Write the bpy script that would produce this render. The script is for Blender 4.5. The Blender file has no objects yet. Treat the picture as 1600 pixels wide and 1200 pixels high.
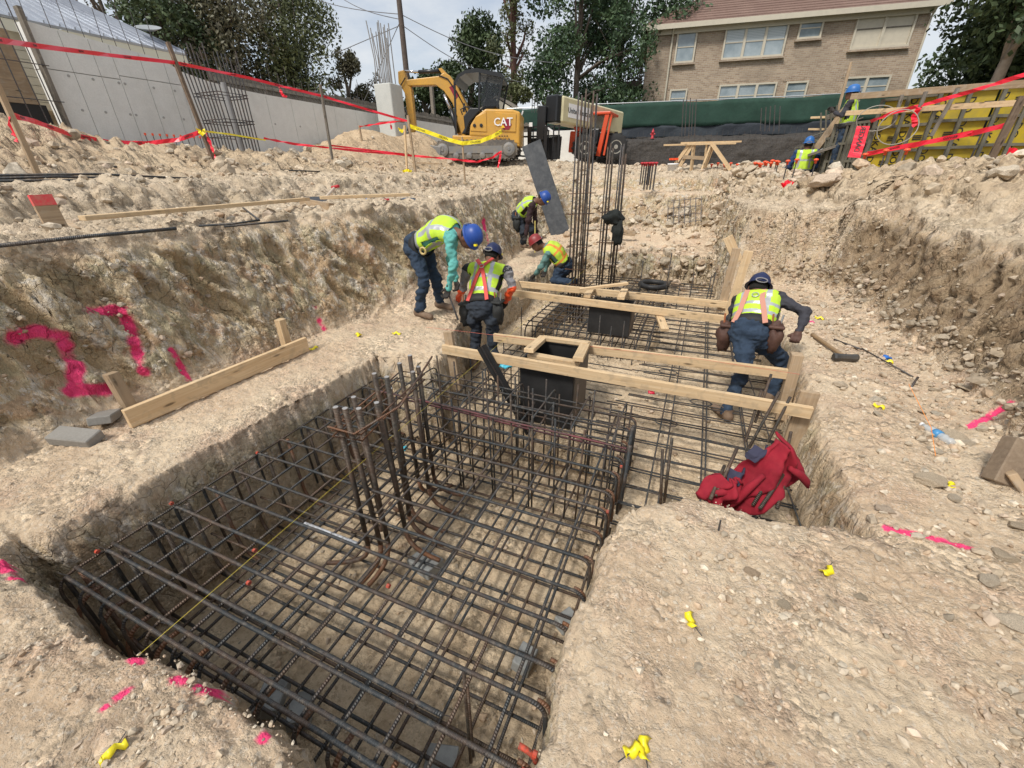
import bpy, bmesh, math, random
import numpy as np
from mathutils import Vector, Matrix
random.seed(7); RNG = np.random.default_rng(11)
scene = bpy.context.scene
col = scene.collection
# ------------------------------------------------------------------ camera
PXF = 650.0; PITCH = math.radians(27.3); ROLL = math.radians(0.7); YAW = math.radians(23.3); CAMH = 1.6
_f = np.array([-math.sin(YAW)*math.cos(PITCH), math.cos(YAW)*math.cos(PITCH), -math.sin(PITCH)])
_r0 = np.array([math.cos(YAW), math.sin(YAW), 0.0]); _u0 = np.cross(_r0, _f)
_r = math.cos(ROLL)*_r0 - math.sin(ROLL)*_u0; _u = np.cross(_r, _f)
cam_data = bpy.data.cameras.new('camera'); cam = bpy.data.objects.new('camera', cam_data); col.objects.link(cam)
cam.matrix_world = Matrix(((_r[0], _u[0], -_f[0], 0), (_r[1], _u[1], -_f[1], 0), (_r[2], _u[2], -_f[2], CAMH), (0, 0, 0, 1)))
cam_data.sensor_width = 36; cam_data.lens = 36*PXF/1600; cam_data.clip_start = 0.05; cam_data.clip_end = 900
scene.camera = cam
scene.render.resolution_x = 1024; scene.render.resolution_y = 768
def aty(px, py, y):
    d = _f+_r*((px-800)/PXF)+_u*((600-py)/PXF); t = y/d[1]
    return Vector((d[0]*t, y, CAMH+d[2]*t))
def atx(px, py, x):
    d = _f+_r*((px-800)/PXF)+_u*((600-py)/PXF); t = x/d[0]
    return Vector((x, d[1]*t, CAMH+d[2]*t))
def atz(px, py, z):
    d = _f+_r*((px-800)/PXF)+_u*((600-py)/PXF); t = (z-CAMH)/d[2]
    return Vector((d[0]*t, d[1]*t, z))
# ------------------------------------------------------------------ sky and sun
SUN_EL = math.radians(52); SUN_ROT = math.radians(200)
world = bpy.data.worlds.new('World'); scene.world = world; world.use_nodes = True
wt = world.node_tree; wt.nodes.clear()
def wn(t, **k):
    n = wt.nodes.new(t)
    for a, b in k.items(): setattr(n, a, b)
    return n
sky = wn('ShaderNodeTexSky', sky_type='NISHITA', sun_disc=False, sun_elevation=SUN_EL, sun_rotation=SUN_ROT)
sky.air_density = 1.0; sky.dust_density = 2.0; sky.ozone_density = 1.0
geo = wn('ShaderNodeTexCoord'); mp = wn('ShaderNodeMapping'); mp.inputs['Scale'].default_value = (1, 1, 2.6)
n1 = wn('ShaderNodeTexNoise'); n1.inputs['Scale'].default_value = 2.3; n1.inputs['Detail'].default_value = 7; n1.inputs['Roughness'].default_value = .6
rp = wn('ShaderNodeValToRGB'); rp.color_ramp.elements[0].position = .40; rp.color_ramp.elements[1].position = .62
bg1 = wn('ShaderNodeBackground'); bg1.inputs['Strength'].default_value = 0.12
bg2 = wn('ShaderNodeBackground'); bg2.inputs['Color'].default_value = (.94, .97, 1.0, 1); bg2.inputs['Strength'].default_value = 0.73
mx = wn('ShaderNodeMixShader'); wo = wn('ShaderNodeOutputWorld')
L = wt.links.new
L(geo.outputs['Generated'], mp.inputs[0]); L(mp.outputs[0], n1.inputs['Vector']); L(n1.outputs['Fac'], rp.inputs[0])
mr = wn('ShaderNodeMapRange'); mr.inputs['To Min'].default_value = .45; mr.inputs['To Max'].default_value = 1.0
L(rp.outputs['Color'], mr.inputs['Value']); L(sky.outputs[0], bg1.inputs['Color'])
L(mr.outputs[0], mx.inputs[0]); L(bg1.outputs[0], mx.inputs[1]); L(bg2.outputs[0], mx.inputs[2]); L(mx.outputs[0], wo.inputs[0])
sd = bpy.data.lights.new('sun', 'SUN'); sd.energy = 2.7; sd.angle = math.radians(12); sd.color = (1, .95, .87)
so = bpy.data.objects.new('sun', sd); col.objects.link(so)
sdir = Vector((math.sin(SUN_ROT)*math.cos(SUN_EL), math.cos(SUN_ROT)*math.cos(SUN_EL), math.sin(SUN_EL)))
so.rotation_euler = sdir.to_track_quat('Z', 'Y').to_euler()
vs = scene.view_settings; vs.view_transform = 'Standard'; vs.look = 'None'; vs.gamma = 1; vs.use_curve_mapping = False; vs.exposure = 0.26
# ------------------------------------------------------------------ helpers
MATS = {}
def mat(name, color, rough=.8, metal=0, noise=None, bump=None, spec=.5, extra=None, alpha=1, coord='Object', obj_var=0):
    """noise=(scale, (r,g,b), amount[, detail]); bump=(scale, strength, distance)"""
    if name in MATS: return MATS[name]
    m = bpy.data.materials.new(name); m.use_nodes = True; nt = m.node_tree; N = nt.nodes; K = nt.links.new
    b = N['Principled BSDF']; b.inputs['Base Color'].default_value = (*color, 1); b.inputs['Roughness'].default_value = rough
    b.inputs['Metallic'].default_value = metal; b.inputs['Specular IOR Level'].default_value = spec
    tc = N.new('ShaderNodeTexCoord'); src = tc.outputs[coord]
    last = None
    if noise:
        for q in (noise if isinstance(noise, list) else [noise]):
            sc, c2, am = q[:3]
            tn = N.new('ShaderNodeTexNoise'); tn.inputs['Scale'].default_value = sc; tn.inputs['Detail'].default_value = q[3] if len(q) > 3 else 6
            tn.inputs['Roughness'].default_value = .62
            K(src, tn.inputs['Vector'])
            r = N.new('ShaderNodeMapRange'); r.inputs['From Min'].default_value = .42; r.inputs['From Max'].default_value = .66; r.inputs['To Max'].default_value = am
            K(tn.outputs['Fac'], r.inputs['Value'])
            mi = N.new('ShaderNodeMix'); mi.data_type = 'RGBA'
            mi.inputs[6].default_value = (*color, 1); mi.inputs[7].default_value = (*c2, 1)
            if last: K(last, mi.inputs[6])
            K(r.outputs[0], mi.inputs[0]); last = mi.outputs[2]
    if obj_var:
        oi = N.new('ShaderNodeObjectInfo'); r = N.new('ShaderNodeMapRange'); r.inputs['To Min'].default_value = 1-obj_var; r.inputs['To Max'].default_value = 1+obj_var
        K(oi.outputs['Random'], r.inputs['Value']); h = N.new('ShaderNodeHueSaturation'); K(r.outputs[0], h.inputs['Value'])
        if last: K(last, h.inputs['Color'])
        else: h.inputs['Color'].default_value = (*color, 1)
        last = h.outputs[0]
    if last: K(last, b.inputs['Base Color'])
    if bump:
        tn = N.new('ShaderNodeTexNoise'); tn.inputs['Scale'].default_value = bump[0]; tn.inputs['Detail'].default_value = 6
        K(src, tn.inputs['Vector']); bp = N.new('ShaderNodeBump'); bp.inputs['Strength'].default_value = bump[1]; bp.inputs['Distance'].default_value = bump[2]
        K(tn.outputs['Fac'], bp.inputs['Height']); K(bp.outputs[0], b.inputs['Normal'])
    if alpha < 1: b.inputs['Alpha'].default_value = alpha
    MATS[name] = m
    return m

def wood(name, c1, c2, c3, rough=.75, dirt=(.3, .24, .17), dirt_amt=.4, var=.1):
    m = bpy.data.materials.new(name); m.use_nodes = True; nt = m.node_tree; N = nt.nodes; K = nt.links.new; b = N['Principled BSDF']; b.inputs['Roughness'].default_value = rough; b.inputs['Specular IOR Level'].default_value = .25
    tc = N.new('ShaderNodeTexCoord'); mp_ = N.new('ShaderNodeMapping'); mp_.inputs['Scale'].default_value = (1.6, 42, 1); K(tc.outputs['UV'], mp_.inputs[0])
    def nz(vec, sc, det, lo, hi, amt):
        n = N.new('ShaderNodeTexNoise'); n.inputs['Scale'].default_value = sc; n.inputs['Detail'].default_value = det; n.inputs['Distortion'].default_value = .6; K(vec, n.inputs['Vector']); r = N.new('ShaderNodeMapRange'); r.inputs['From Min'].default_value = lo; r.inputs['From Max'].default_value = hi; r.inputs['To Max'].default_value = amt; K(n.outputs['Fac'], r.inputs['Value']); return r.outputs[0], n
    def mx_(f, a, c):
        q = N.new('ShaderNodeMix'); q.data_type = 'RGBA'; K(f, q.inputs[0])
        if isinstance(a, tuple): q.inputs[6].default_value = (*a, 1)
        else: K(a, q.inputs[6])
        q.inputs[7].default_value = (*c, 1); return q.outputs[2]
    g, gn = nz(mp_.outputs[0], 1.2, 6, .38, .62, 1); c = mx_(g, c1, c2)
    g2, _ = nz(tc.outputs['Object'], 5, 5, .45, .65, .6); c = mx_(g2, c, c3)
    mk = N.new('ShaderNodeMapping'); mk.inputs['Scale'].default_value = (3.3, 13, 1); K(tc.outputs['UV'], mk.inputs[0]); vo = N.new('ShaderNodeTexVoronoi'); vo.inputs['Scale'].default_value = 1; K(mk.outputs[0], vo.inputs['Vector']); r = N.new('ShaderNodeMapRange'); r.inputs['From Min'].default_value = .17; r.inputs['From Max'].default_value = .08; K(vo.outputs['Distance'], r.inputs['Value']); c = mx_(r.outputs[0], c, tuple(q*.33 for q in c2))
    g3, _ = nz(tc.outputs['Object'], 14, 7, .52, .66, dirt_amt); c = mx_(g3, c, dirt)
    oi = N.new('ShaderNodeObjectInfo'); rr = N.new('ShaderNodeMapRange'); rr.inputs['To Min'].default_value = 1-var; rr.inputs['To Max'].default_value = 1+var; K(oi.outputs['Random'], rr.inputs['Value']); h = N.new('ShaderNodeHueSaturation'); K(rr.outputs[0], h.inputs['Value']); K(c, h.inputs['Color']); K(h.outputs[0], b.inputs['Base Color'])
    bp = N.new('ShaderNodeBump'); bp.inputs['Distance'].default_value = .003; K(gn.outputs['Fac'], bp.inputs['Height']); K(bp.outputs[0], b.inputs['Normal']); MATS[name] = m; return m
def rot_to(d):
    return Vector(d).normalized().to_track_quat('Z', 'Y').to_matrix()
class MB:
    """mesh collector"""
    def __init__(s): s.v = []; s.f = []; s.uv = []; s.mi = []; s.cur = 0
    def face(s, idx, uvs=None):
        s.f.append(idx); s.mi.append(s.cur); s.uv.append(uvs if uvs else [(0, 0)]*len(idx))
    def box(s, c, size, R=None, bev=0):
        c = Vector(c); hx, hy, hz = [q/2 for q in size]; o = len(s.v)
        if bev <= 0:
            P = [(a*hx, b*hy, d*hz) for d in (-1, 1) for b in (-1, 1) for a in (-1, 1)]
            F = [(0, 2, 3, 1), (4, 5, 7, 6), (0, 1, 5, 4), (2, 6, 7, 3), (0, 4, 6, 2), (1, 3, 7, 5)]
        else:
            bm = bmesh.new(); bmesh.ops.create_cube(bm, size=1)
            for v in bm.verts: v.co = Vector((v.co.x*2*hx, v.co.y*2*hy, v.co.z*2*hz))
            bmesh.ops.bevel(bm, geom=bm.edges[:], offset=bev, segments=1, affect='EDGES', clamp_overlap=True)
            bm.verts.index_update(); P = [tuple(v.co) for v in bm.verts]; F = [tuple(v.index for v in f.verts) for f in bm.faces]; bm.free()
        so = random.random()*7
        for p in P:
            p = Vector(p)
            if R is not None: p = R @ p
            s.v.append(tuple(c+p))
        for f in F: s.face([o+i for i in f], [(P[i][1]+so, P[i][0]+P[i][2]*1.02+so) for i in f])
        return s
    def beam(s, a, b, w, h, up=(0, 0, 1), bev=0):
        a = Vector(a); b = Vector(b); d = b-a; y = d.normalized(); x = y.cross(Vector(up))
        if x.length < 1e-4: x = y.cross(Vector((1, 0, 0)))
        x.normalize(); z = x.cross(y); R = Matrix((x, y, z)).transposed()
        return s.box((a+b)/2, (w, d.length, h), R, bev)
    def tube(s, pts, r, n=8, caps=True, closed=False):
        pts = [Vector(p) for p in pts]; m = len(pts); rr = r if isinstance(r, (list, tuple)) else [r]*m
        o = len(s.v); prev = None; ln = 0; L_ = []
        for i, p in enumerate(pts):
            if closed: t = pts[(i+1) % m]-pts[i-1]
            else: t = pts[min(i+1, m-1)]-pts[max(i-1, 0)]
            t = t.normalized() if t.length > 1e-9 else Vector((0, 0, 1))
            if prev is None:
                a = t.cross(Vector((0, 0, 1)));
                if a.length < .1: a = t.cross(Vector((1, 0, 0)))
                a.normalize()
            else:
                a = prev-t*prev.dot(t)
                if a.length < 1e-5: a = t.orthogonal()
                a.normalize()
            prev = a; b = t.cross(a)
            if i: ln += (p-pts[i-1]).length
            L_.append(ln)
            for k in range(n):
                q = 2*math.pi*k/n
                s.v.append(tuple(p+(a*math.cos(q)+b*math.sin(q))*rr[i]))
        for i in range(m if closed else m-1):
            j = (i+1) % m
            for k in range(n):
                k2 = (k+1) % n; l0 = L_[i]; l1 = L_[j] if j else ln+.01
                s.face([o+i*n+k, o+i*n+k2, o+j*n+k2, o+j*n+k], [(k/n, l0), ((k+1)/n, l0), ((k+1)/n, l1), (k/n, l1)])
        if caps and not closed:
            s.face([o+k for k in range(n)][::-1]); s.face([o+(m-1)*n+k for k in range(n)])
        return s
    def prism(s, poly, h, M=None):
        """poly: list of (x,y) in local plane, extruded along +z by h"""
        o = len(s.v); n = len(poly)
        for z in (0, h):
            for p in poly:
                q = Vector((p[0], p[1], z)); s.v.append(tuple(M @ q if M is not None else q))
        s.face([o+i for i in range(n)][::-1]); s.face([o+n+i for i in range(n)])
        for i in range(n): j = (i+1) % n; s.face([o+i, o+j, o+n+j, o+n+i])
        return s
    def lathe(s, prof, n=16, M=None):
        o = len(s.v); m = len(prof)
        for (r, z) in prof:
            for k in range(n):
                q = 2*math.pi*k/n; p = Vector((r*math.cos(q), r*math.sin(q), z)); s.v.append(tuple(M @ p if M is not None else p))
        for i in range(m-1):
            for k in range(n):
                k2 = (k+1) % n; s.face([o+i*n+k, o+i*n+k2, o+(i+1)*n+k2, o+(i+1)*n+k])
        s.face([o+k for k in range(n)][::-1]); s.face([o+(m-1)*n+k for k in range(n)])
        return s
    def ribbon(s, pts, w, up=(0, 0, 1), wob=0):
        pts = [Vector(p) for p in pts]; o = len(s.v)
        for i, p in enumerate(pts):
            t = (pts[min(i+1, len(pts)-1)]-pts[max(i-1, 0)]).normalized()
            u = Vector(up); u = (u-t*u.dot(t)).normalized(); sd_ = t.cross(u)
            a = wob*math.sin(i*1.7)+wob*.6*math.sin(i*.9+1)
            u = u*math.cos(a)+sd_*math.sin(a)
            s.v.append(tuple(p-u*w/2)); s.v.append(tuple(p+u*w/2))
        ln = 0
        for i in range(len(pts)-1):
            l2 = ln+(pts[i+1]-pts[i]).length
            s.face([o+2*i, o+2*i+2, o+2*i+3, o+2*i+1], [(0, ln), (0, l2), (1, l2), (1, ln)]); ln = l2
        return s
    def mesh(s, name, mats, smooth=False):
        me = bpy.data.meshes.new(name); me.from_pydata(s.v, [], s.f)
        for m in (mats if isinstance(mats, (list, tuple)) else [mats]): me.materials.append(m)
        if any(s.mi): me.polygons.foreach_set('material_index', s.mi)
        uv = me.uv_layers.new(name='UVMap'); flat = [c for f in s.uv for q in f for c in q]
        uv.data.foreach_set('uv', flat)
        if smooth: me.polygons.foreach_set('use_smooth', [True]*len(me.polygons))
        me.update(); return me
    def build(s, name, mats, parent=None, smooth=False, **k):
        o = bpy.data.objects.new(name, s.mesh(name, mats, smooth)); col.objects.link(o)
        if parent: o.parent = parent
        tag(o, **k); return o
def tag(o, label=None, cat=None, group=None, kind=None):
    if label: o['label'] = label
    if cat: o['category'] = cat
    if group: o['group'] = group
    if kind: o['kind'] = kind
    return o
def empty(name, loc=(0, 0, 0), rz=0, **k):
    o = bpy.data.objects.new(name, None); col.objects.link(o); o.location = loc; o.rotation_euler = (0, 0, rz); o.empty_display_size = .1
    return tag(o, **k)
def copy_tree(o, parent=None):
    c = o.copy(); col.objects.link(c)
    if parent: c.parent = parent
    for ch in list(o.children): copy_tree(ch, c)
    return c
def inst(name, me, parent=None, M=None, **k):
    o = bpy.data.objects.new(name, me); col.objects.link(o)
    if parent: o.parent = parent
    if M is not None: o.matrix_basis = M
    return tag(o, **k)
def np_mesh(name, V, Fq, mats, smooth=True, mi=None):
    me = bpy.data.meshes.new(name); V = np.asarray(V, np.float32); Fq = np.asarray(Fq, np.int32); k = Fq.shape[1]
    me.vertices.add(len(V)); me.vertices.foreach_set('co', V.ravel())
    me.loops.add(Fq.size); me.loops.foreach_set('vertex_index', Fq.ravel())
    me.polygons.add(len(Fq)); me.polygons.foreach_set('loop_start', np.arange(0, Fq.size, k, dtype=np.int32))
    try: me.polygons.foreach_set('loop_total', np.full(len(Fq), k, np.int32))
    except Exception: pass
    for m in (mats if isinstance(mats, (list, tuple)) else [mats]): me.materials.append(m)
    if mi is not None: me.polygons.foreach_set('material_index', np.asarray(mi, np.int32))
    me.polygons.foreach_set('use_smooth', np.full(len(Fq), smooth)); me.update(calc_edges=True); me.validate()
    return me
def add_col(me, name, A):
    A = np.asarray(A, np.float32)
    at = me.attributes.new(name, 'FLOAT_COLOR', 'POINT'); at.data.foreach_set('color', A.ravel())
# ---- vectorised noise
_perm = RNG.permutation(4096).astype(np.int32); _gr = RNG.normal(size=(4096, 3)); _gr /= np.linalg.norm(_gr, axis=1)[:, None]; _gr = _gr.astype(np.float32)
def _h(i, j, k): return _perm[(_perm[(_perm[i & 4095]+j) & 4095]+k) & 4095]
def perlin(P):
    P = np.asarray(P, np.float32); I = np.floor(P).astype(np.int32); Fr = P-I; U = Fr*Fr*Fr*(Fr*(Fr*6-15)+10); out = 0
    for a in (0, 1):
        for b in (0, 1):
            for c in (0, 1):
                g = _gr[_h(I[:, 0]+a, I[:, 1]+b, I[:, 2]+c)]
                d = g[:, 0]*(Fr[:, 0]-a)+g[:, 1]*(Fr[:, 1]-b)+g[:, 2]*(Fr[:, 2]-c)
                w = (U[:, 0] if a else 1-U[:, 0])*(U[:, 1] if b else 1-U[:, 1])*(U[:, 2] if c else 1-U[:, 2])
                out = out+d*w
    return out*1.5
def fbm(P, sc, o=4, g=.5):
    P = np.asarray(P, np.float32)*sc; s = 0; a = 1
    for i in range(o): s = s+a*perlin(P+17.3*i); P = P*2.03; a *= g
    return s
def worley(P, sc):
    """returns F1, F2, cell id noise"""
    P = np.asarray(P, np.float32)*sc; I = np.floor(P).astype(np.int32); n = len(P)
    f1 = np.full(n, 9., np.float32); f2 = np.full(n, 9., np.float32); idn = np.zeros(n, np.int32)
    for a in (-1, 0, 1):
        for b in (-1, 0, 1):
            for c in (-1, 0, 1):
                J = _h(I[:, 0]+a, I[:, 1]+b, I[:, 2]+c); q = _gr[J]*.45+.5
                d = (I[:, 0]+a+q[:, 0]-P[:, 0])**2+(I[:, 1]+b+q[:, 1]-P[:, 1])**2+(I[:, 2]+c+q[:, 2]-P[:, 2])**2
                m = d < f1; f2 = np.where(m, f1, np.minimum(f2, d)); idn = np.where(m, J, idn); f1 = np.where(m, d, f1)
    return np.sqrt(f1), np.sqrt(f2), idn/4096.
def sstep(a, b, x):
    t = np.clip((x-a)/(b-a), 0, 1); return t*t*(3-2*t)
def poly_sdf(X, Y, poly):
    """negative inside"""
    d = np.full(X.shape, 1e9); ins = np.zeros(X.shape, bool); n = len(poly)
    for i in range(n):
        ax, ay = poly[i]; bx, by = poly[(i+1) % n]; ex, ey = bx-ax, by-ay; wx, wy = X-ax, Y-ay
        t = np.clip((wx*ex+wy*ey)/(ex*ex+ey*ey+1e-12), 0, 1)
        d = np.minimum(d, (wx-t*ex)**2+(wy-t*ey)**2)
        c = ((ay <= Y) & (by > Y)) | ((by <= Y) & (ay > Y))
        xs = ax+(Y-ay)*ex/(ey if abs(ey) > 1e-12 else 1e-12); ins ^= c & (X < xs)
    d = np.sqrt(d); return np.where(ins, -d, d)
# ------------------------------------------------------------------ ground
P_PIT = [(-3.0, .42), (-2.9, .31), (-1.95, .22), (-1.39, .31), (-.86, .28), (-.62, -.2), (-.5, -.8), (-.25, -.8), (-.17, .2), (-.15, .59), (-.17, .98), (-.13, 1.57), (.0, 1.85), (.27, 1.97), (.7, 1.97), (1.08, 2.05),
         (1.05, 2.95), (1.08, 3.77), (1.13, 4.69), (1.02, 6), (.86, 7.2), (.62, 7.6), (.5, 9.3), (-2.3, 9.2), (-2.5, 8.2), (-2.65, 7), (-2.62, 5), (-2.45, 4), (-2.2, 3.4), (-2.14, 3.12), (-2.3, 3.02), (-2.74, 2.97), (-2.76, 1.6), (-2.83, .5)]
P_C1 = [(-2.8, .2), (-2.8, 3.05), (-2.2, 3.16), (-.17, 3.1), (-.2, -.9), (-.7, -.9)]
P_C2 = [(-2.1, 4.9), (-2.2, 8.7), (-.4, 8.9), (-.2, 5.2)]
P_LEDGE = [(-3.72, -6), (-3.7, 3.2), (-3.45, 3.9), (-3.15, 4.7), (-3.2, 6), (-3.3, 7.5), (-3.55, 9.0), (-3.2, 12.5), (.3, 12.5), (.42, 9.5), (.55, 7.55), (.8, 7.45), (1.75, 7.38), (1.98, 6.6), (2.0, 5.42), (2.15, 4.2), (1.9, 2.6), (1.95, -6)]
def H_base(X, Y):
    P = np.stack([X, Y, X*0], -1).reshape(-1, 3)
    n1 = fbm(P, .55, 4).reshape(X.shape); n2 = fbm(P+5, 3.0, 4).reshape(X.shape); n3 = fbm(P+9, 14., 3).reshape(X.shape)
    # upper tier
    up = 1.17 + .04*n1 + .33*sstep(5.7, 6.3, -X+.15*n2)*sstep(14, 9, Y) + (.55-.17*sstep(3.2, 4.6, Y))*sstep(6.8, 9.2, -X)*sstep(16, 10, Y)
    far = 1.62+.28*sstep(2, 7, -X)+.25*sstep(8, 9.6, -X)
    rt = 1.0+.02*n2
    ramp_ = .24+.10*np.clip(X-2.6, 0, 3)
    upR = rt+(ramp_+.10*n1)*sstep(0, 1.5, Y-(8.6-2.25*(X-1.2))+.3*n2)
    upR = np.where(X > 2.6, np.maximum(upR, rt+(ramp_+.10*n1)*sstep(5.5, 7.0, Y+.2*n2)), upR)
    up = up+(upR-up)*sstep(-.4, .5, X)
    up = up+(far-up)*sstep(10.6, 16, Y)
    # mounds: rubble by the wall on the left, sandy mound in front of the wall, rubble heap on the right
    up += .20*np.exp(-((X+9.3)/1.1)**2-((Y-3.2)/2.0)**2)
    up += .95*np.exp(-((X+9.6)/1.5)**2-((Y-11.6)/1.5)**2)+.75*np.exp(-((X+8.9)/.9)**2-((Y-13.4)/.9)**2)
    up += .10*np.exp(-((X-2.1)/1.3)**2-((Y-8.6)/1.2)**2)+.34*np.exp(-((X-4.4)/1.6)**2-((Y-7.6)/1.3)**2)+.25*np.exp(-((X-.8)/.5)**2-((Y-11.7)/.9)**2)
    up -= .5*np.exp(-((X+4.35)/.45)**2-((Y-10.9)/.7)**2)
    # ledge cut
    dl = poly_sdf(X, Y, P_LEDGE)+.05*n2+.012*n3
    blk = sstep(6.9, 7.3, Y)*sstep(2.6, 2.2, X)*sstep(-1, 0, X)
    w0 = .58-.24*sstep(0, 1, X)
    w = w0+(.12-w0)*blk
    t = np.clip(dl/w, 0, 1); t = t*t*(3-2*t)*.22+t*.78
    led = .0+.015*n1+.06*sstep(.3, 0, -dl)*sstep(1.2, 1.6, X)
    end = .05+.25*sstep(9.6, 10.9, Y)+.75*sstep(10.9, 11.7, Y+.12*n2)
    led = np.where(Y > 9.0, end, led)
    led += .25*np.exp(-((X+3.3)/.5)**2-((Y-4.9)/.7)**2)  # slumped dirt behind the left worker
    H = led+(up-led)*t
    # main pit
    dp = poly_sdf(X, Y, P_PIT)+.034*n2+.020*n3
    dp = dp+.02
    tp = np.clip(-dp/.10, 0, 1); tp = .35*tp*tp*(3-2*tp)+.65*tp
    H -= .03*sstep(.10, 0, dp)*(dp > 0)+.03*(dp <= 0)
    fl = -.6+.015*n2
    d1 = poly_sdf(X, Y, P_C1)+.015*n2; d2 = poly_sdf(X, Y, P_C2)+.02*n2
    fl = fl-.37*sstep(0, .07, -d1)-.35*sstep(0, .08, -d2)
    fl = fl+.35*sstep(.35, 0, -dp)*sstep(6.2, 7.6, Y)*(X < -1.5)
    H = H+(fl-H)*tp
    return H, dl, dp, d1, t, tp
def warp_axis(knots):
    out = []
    for (a, b, n) in knots: out.append(np.linspace(a, b, n, endpoint=False))
    return np.concatenate(out+[np.array([knots[-1][1]])])
YS = warp_axis([(-6, -.9, 20), (-.9, .0, 50), (.0, .5, 60), (.5, 1.85, 120), (1.85, 2.2, 30), (2.2, 2.92, 56), (2.92, 3.24, 44), (3.24, 5, 95), (5, 7.3, 95), (7.3, 7.66, 44), (7.66, 9.1, 45), (9.1, 9.5, 26), (9.5, 10.8, 34), (10.8, 11.9, 44), (11.9, 16, 70), (16, 30, 80), (30, 110, 24)])
iy = lambda ys, vs: np.interp(YS, ys, vs)
pL = iy([0, 2.95, 3.1, 3.4, 4, 5, 7, 8.2, 9.3], [-2.8, -2.76, -2.2, -2.2, -2.45, -2.62, -2.65, -2.5, -2.35])
pR = iy([2, 3.77, 4.7, 6, 7.2, 7.6, 9.5], [1.07, 1.08, 1.13, 1.02, .86, .62, .5])
fR = iy([2.6, 4.2, 5.4, 6.6, 7.3, 7.55, 9.5], [1.9, 2.15, 2.0, 1.98, 1.8, 1.1, 1.0])
fL = iy([3.2, 3.9, 4.7, 7.5, 9], [-3.7, -3.45, -3.15, -3.3, -3.55])
one = np.ones_like(YS)
AN = [(-110*one, 20), (-30*one, 30), (-11*one, 40), (-6.6*one, 34), (-5.5*one, 60), (fL-.75, 90), (fL+.08, 75), (pL-.06, 34), (pL+.14, 150), (-.28*one, 38), (-.08*one, 80), (pR-.15, 34), (pR+.08, 62), (fR-.05, 62), (fR+.7, 60), (5*one, 30), (12*one, 24), (35*one, 14), (110*one, 0)]
cols_ = []
for i in range(len(AN)-1):
    a, n = AN[i]; b = AN[i+1][0]
    for k in range(n): cols_.append(a+(b-a)*k/n)
cols_.append(AN[-1][0])
GX = np.stack(cols_, 1); GY = np.repeat(YS[:, None], GX.shape[1], 1)
GH, DL, DP, D1, TB, TP = H_base(GX, GY)
ny, nx = GX.shape
def grid_normals(X, Y, Z):
    P = np.stack([X, Y, Z], -1); du = np.gradient(P, axis=1); dv = np.gradient(P, axis=0); n = np.cross(du, dv)
    n /= np.linalg.norm(n, axis=-1, keepdims=True)+1e-12; return n
NRM = grid_normals(GX, GY, GH)
P3 = np.stack([GX, GY, GH], -1).reshape(-1, 3); NR = NRM.reshape(-1, 3)
near = (P3[:, 1] < 16) & (np.abs(P3[:, 0]) < 14)
bank = (sstep(.02, .2, TB)*sstep(1., .82, TB)).reshape(-1)
steep = (sstep(.86, .62, np.abs(NRM[..., 2]))).reshape(-1)*(P3[:, 1] > 8.8)*(P3[:, 1] < 15)*(P3[:, 0] > -6)
pitw = (sstep(.02, .2, TP)*sstep(1., .9, TP)).reshape(-1)
px_, py_, pz_ = P3.T
rub = np.clip(sstep(6.9, 7.6, -px_)*sstep(16, 12, py_)+sstep(.06, .34, pz_-1.02)*sstep(.3, 1.0, px_)*sstep(14, 11, py_), 0, 1)
terr = sstep(.95, 1.0, TB).reshape(-1)
sand = np.exp(-((px_+9.4)/1.9)**2-((py_-12.2)/2.2)**2)
D = np.zeros(len(P3)); idx = np.where(near)[0]; Q = P3[idx]
a1 = fbm(Q, 1.7, 3); a2 = fbm(Q+3, 9, 4, .55); a3 = fbm(Q+8, 42, 3, .6)
f1, f2, cid = worley(Q+.05*np.stack([a1, a2, a1], -1), 5.5); g1, g2, gid = worley(Q+.02*np.stack([a2, a1, a2], -1), 14)
clod = np.clip(1-f1*1.15, 0, 1)*(.4+cid); clod2 = np.clip(1-g1*1.1, 0, 1)*(.3+gid); crack = sstep(.10, 0, f2-f1); crack2 = sstep(.12, 0, g2-g1)
# slanting bucket marks on the banks
S = np.where((Q[:, 0] < 0)[:, None], np.stack([(Q[:, 1]*.9+Q[:, 2]*.75)*5.5, Q[:, 2]*.8-Q[:, 1]*.5, Q[:, 0]*1.2], -1), np.stack([(Q[:, 1]-Q[:, 2]*.2)*6.5, Q[:, 2]*1.0, Q[:, 0]*1.2], -1)); st = fbm(S, 1, 3)
gouge = np.zeros(len(Q)); grs = random.Random(5)
for k in range(46):
    gy = grs.uniform(.3, 6.4); gz0 = grs.uniform(.55, 1.0) if k % 3 else grs.uniform(.25, .6); ln_ = grs.uniform(.16, .36); wd = grs.uniform(.04, .085); an = grs.uniform(-1.3, -.85)
    dy = Q[:, 1]-gy; dz = (Q[:, 2]-gz0)*1.25; u_ = dy*math.cos(an)+dz*math.sin(an); v_ = -dy*math.sin(an)+dz*math.cos(an)
    gouge = np.maximum(gouge, np.clip(1.25-np.sqrt((u_/ln_)**2+(v_/wd)**2), 0, 1)*(Q[:, 0] < -3))
for k in range(26):
    gy = grs.uniform(2.6, 7.0); gz0 = grs.uniform(.35, .9); ln_ = grs.uniform(.2, .4); wd = grs.uniform(.03, .07); an = grs.uniform(1.2, 1.75)
    dy = Q[:, 1]-gy; dz = (Q[:, 2]-gz0)*1.1; u_ = dy*math.cos(an)+dz*math.sin(an); v_ = -dy*math.sin(an)+dz*math.cos(an)
    gouge = np.maximum(gouge, np.clip(1.25-np.sqrt((u_/ln_)**2+(v_/wd)**2), 0, 1)*(Q[:, 0] > 1.4)*.8)
gouge = sstep(0, .5, gouge)
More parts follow.
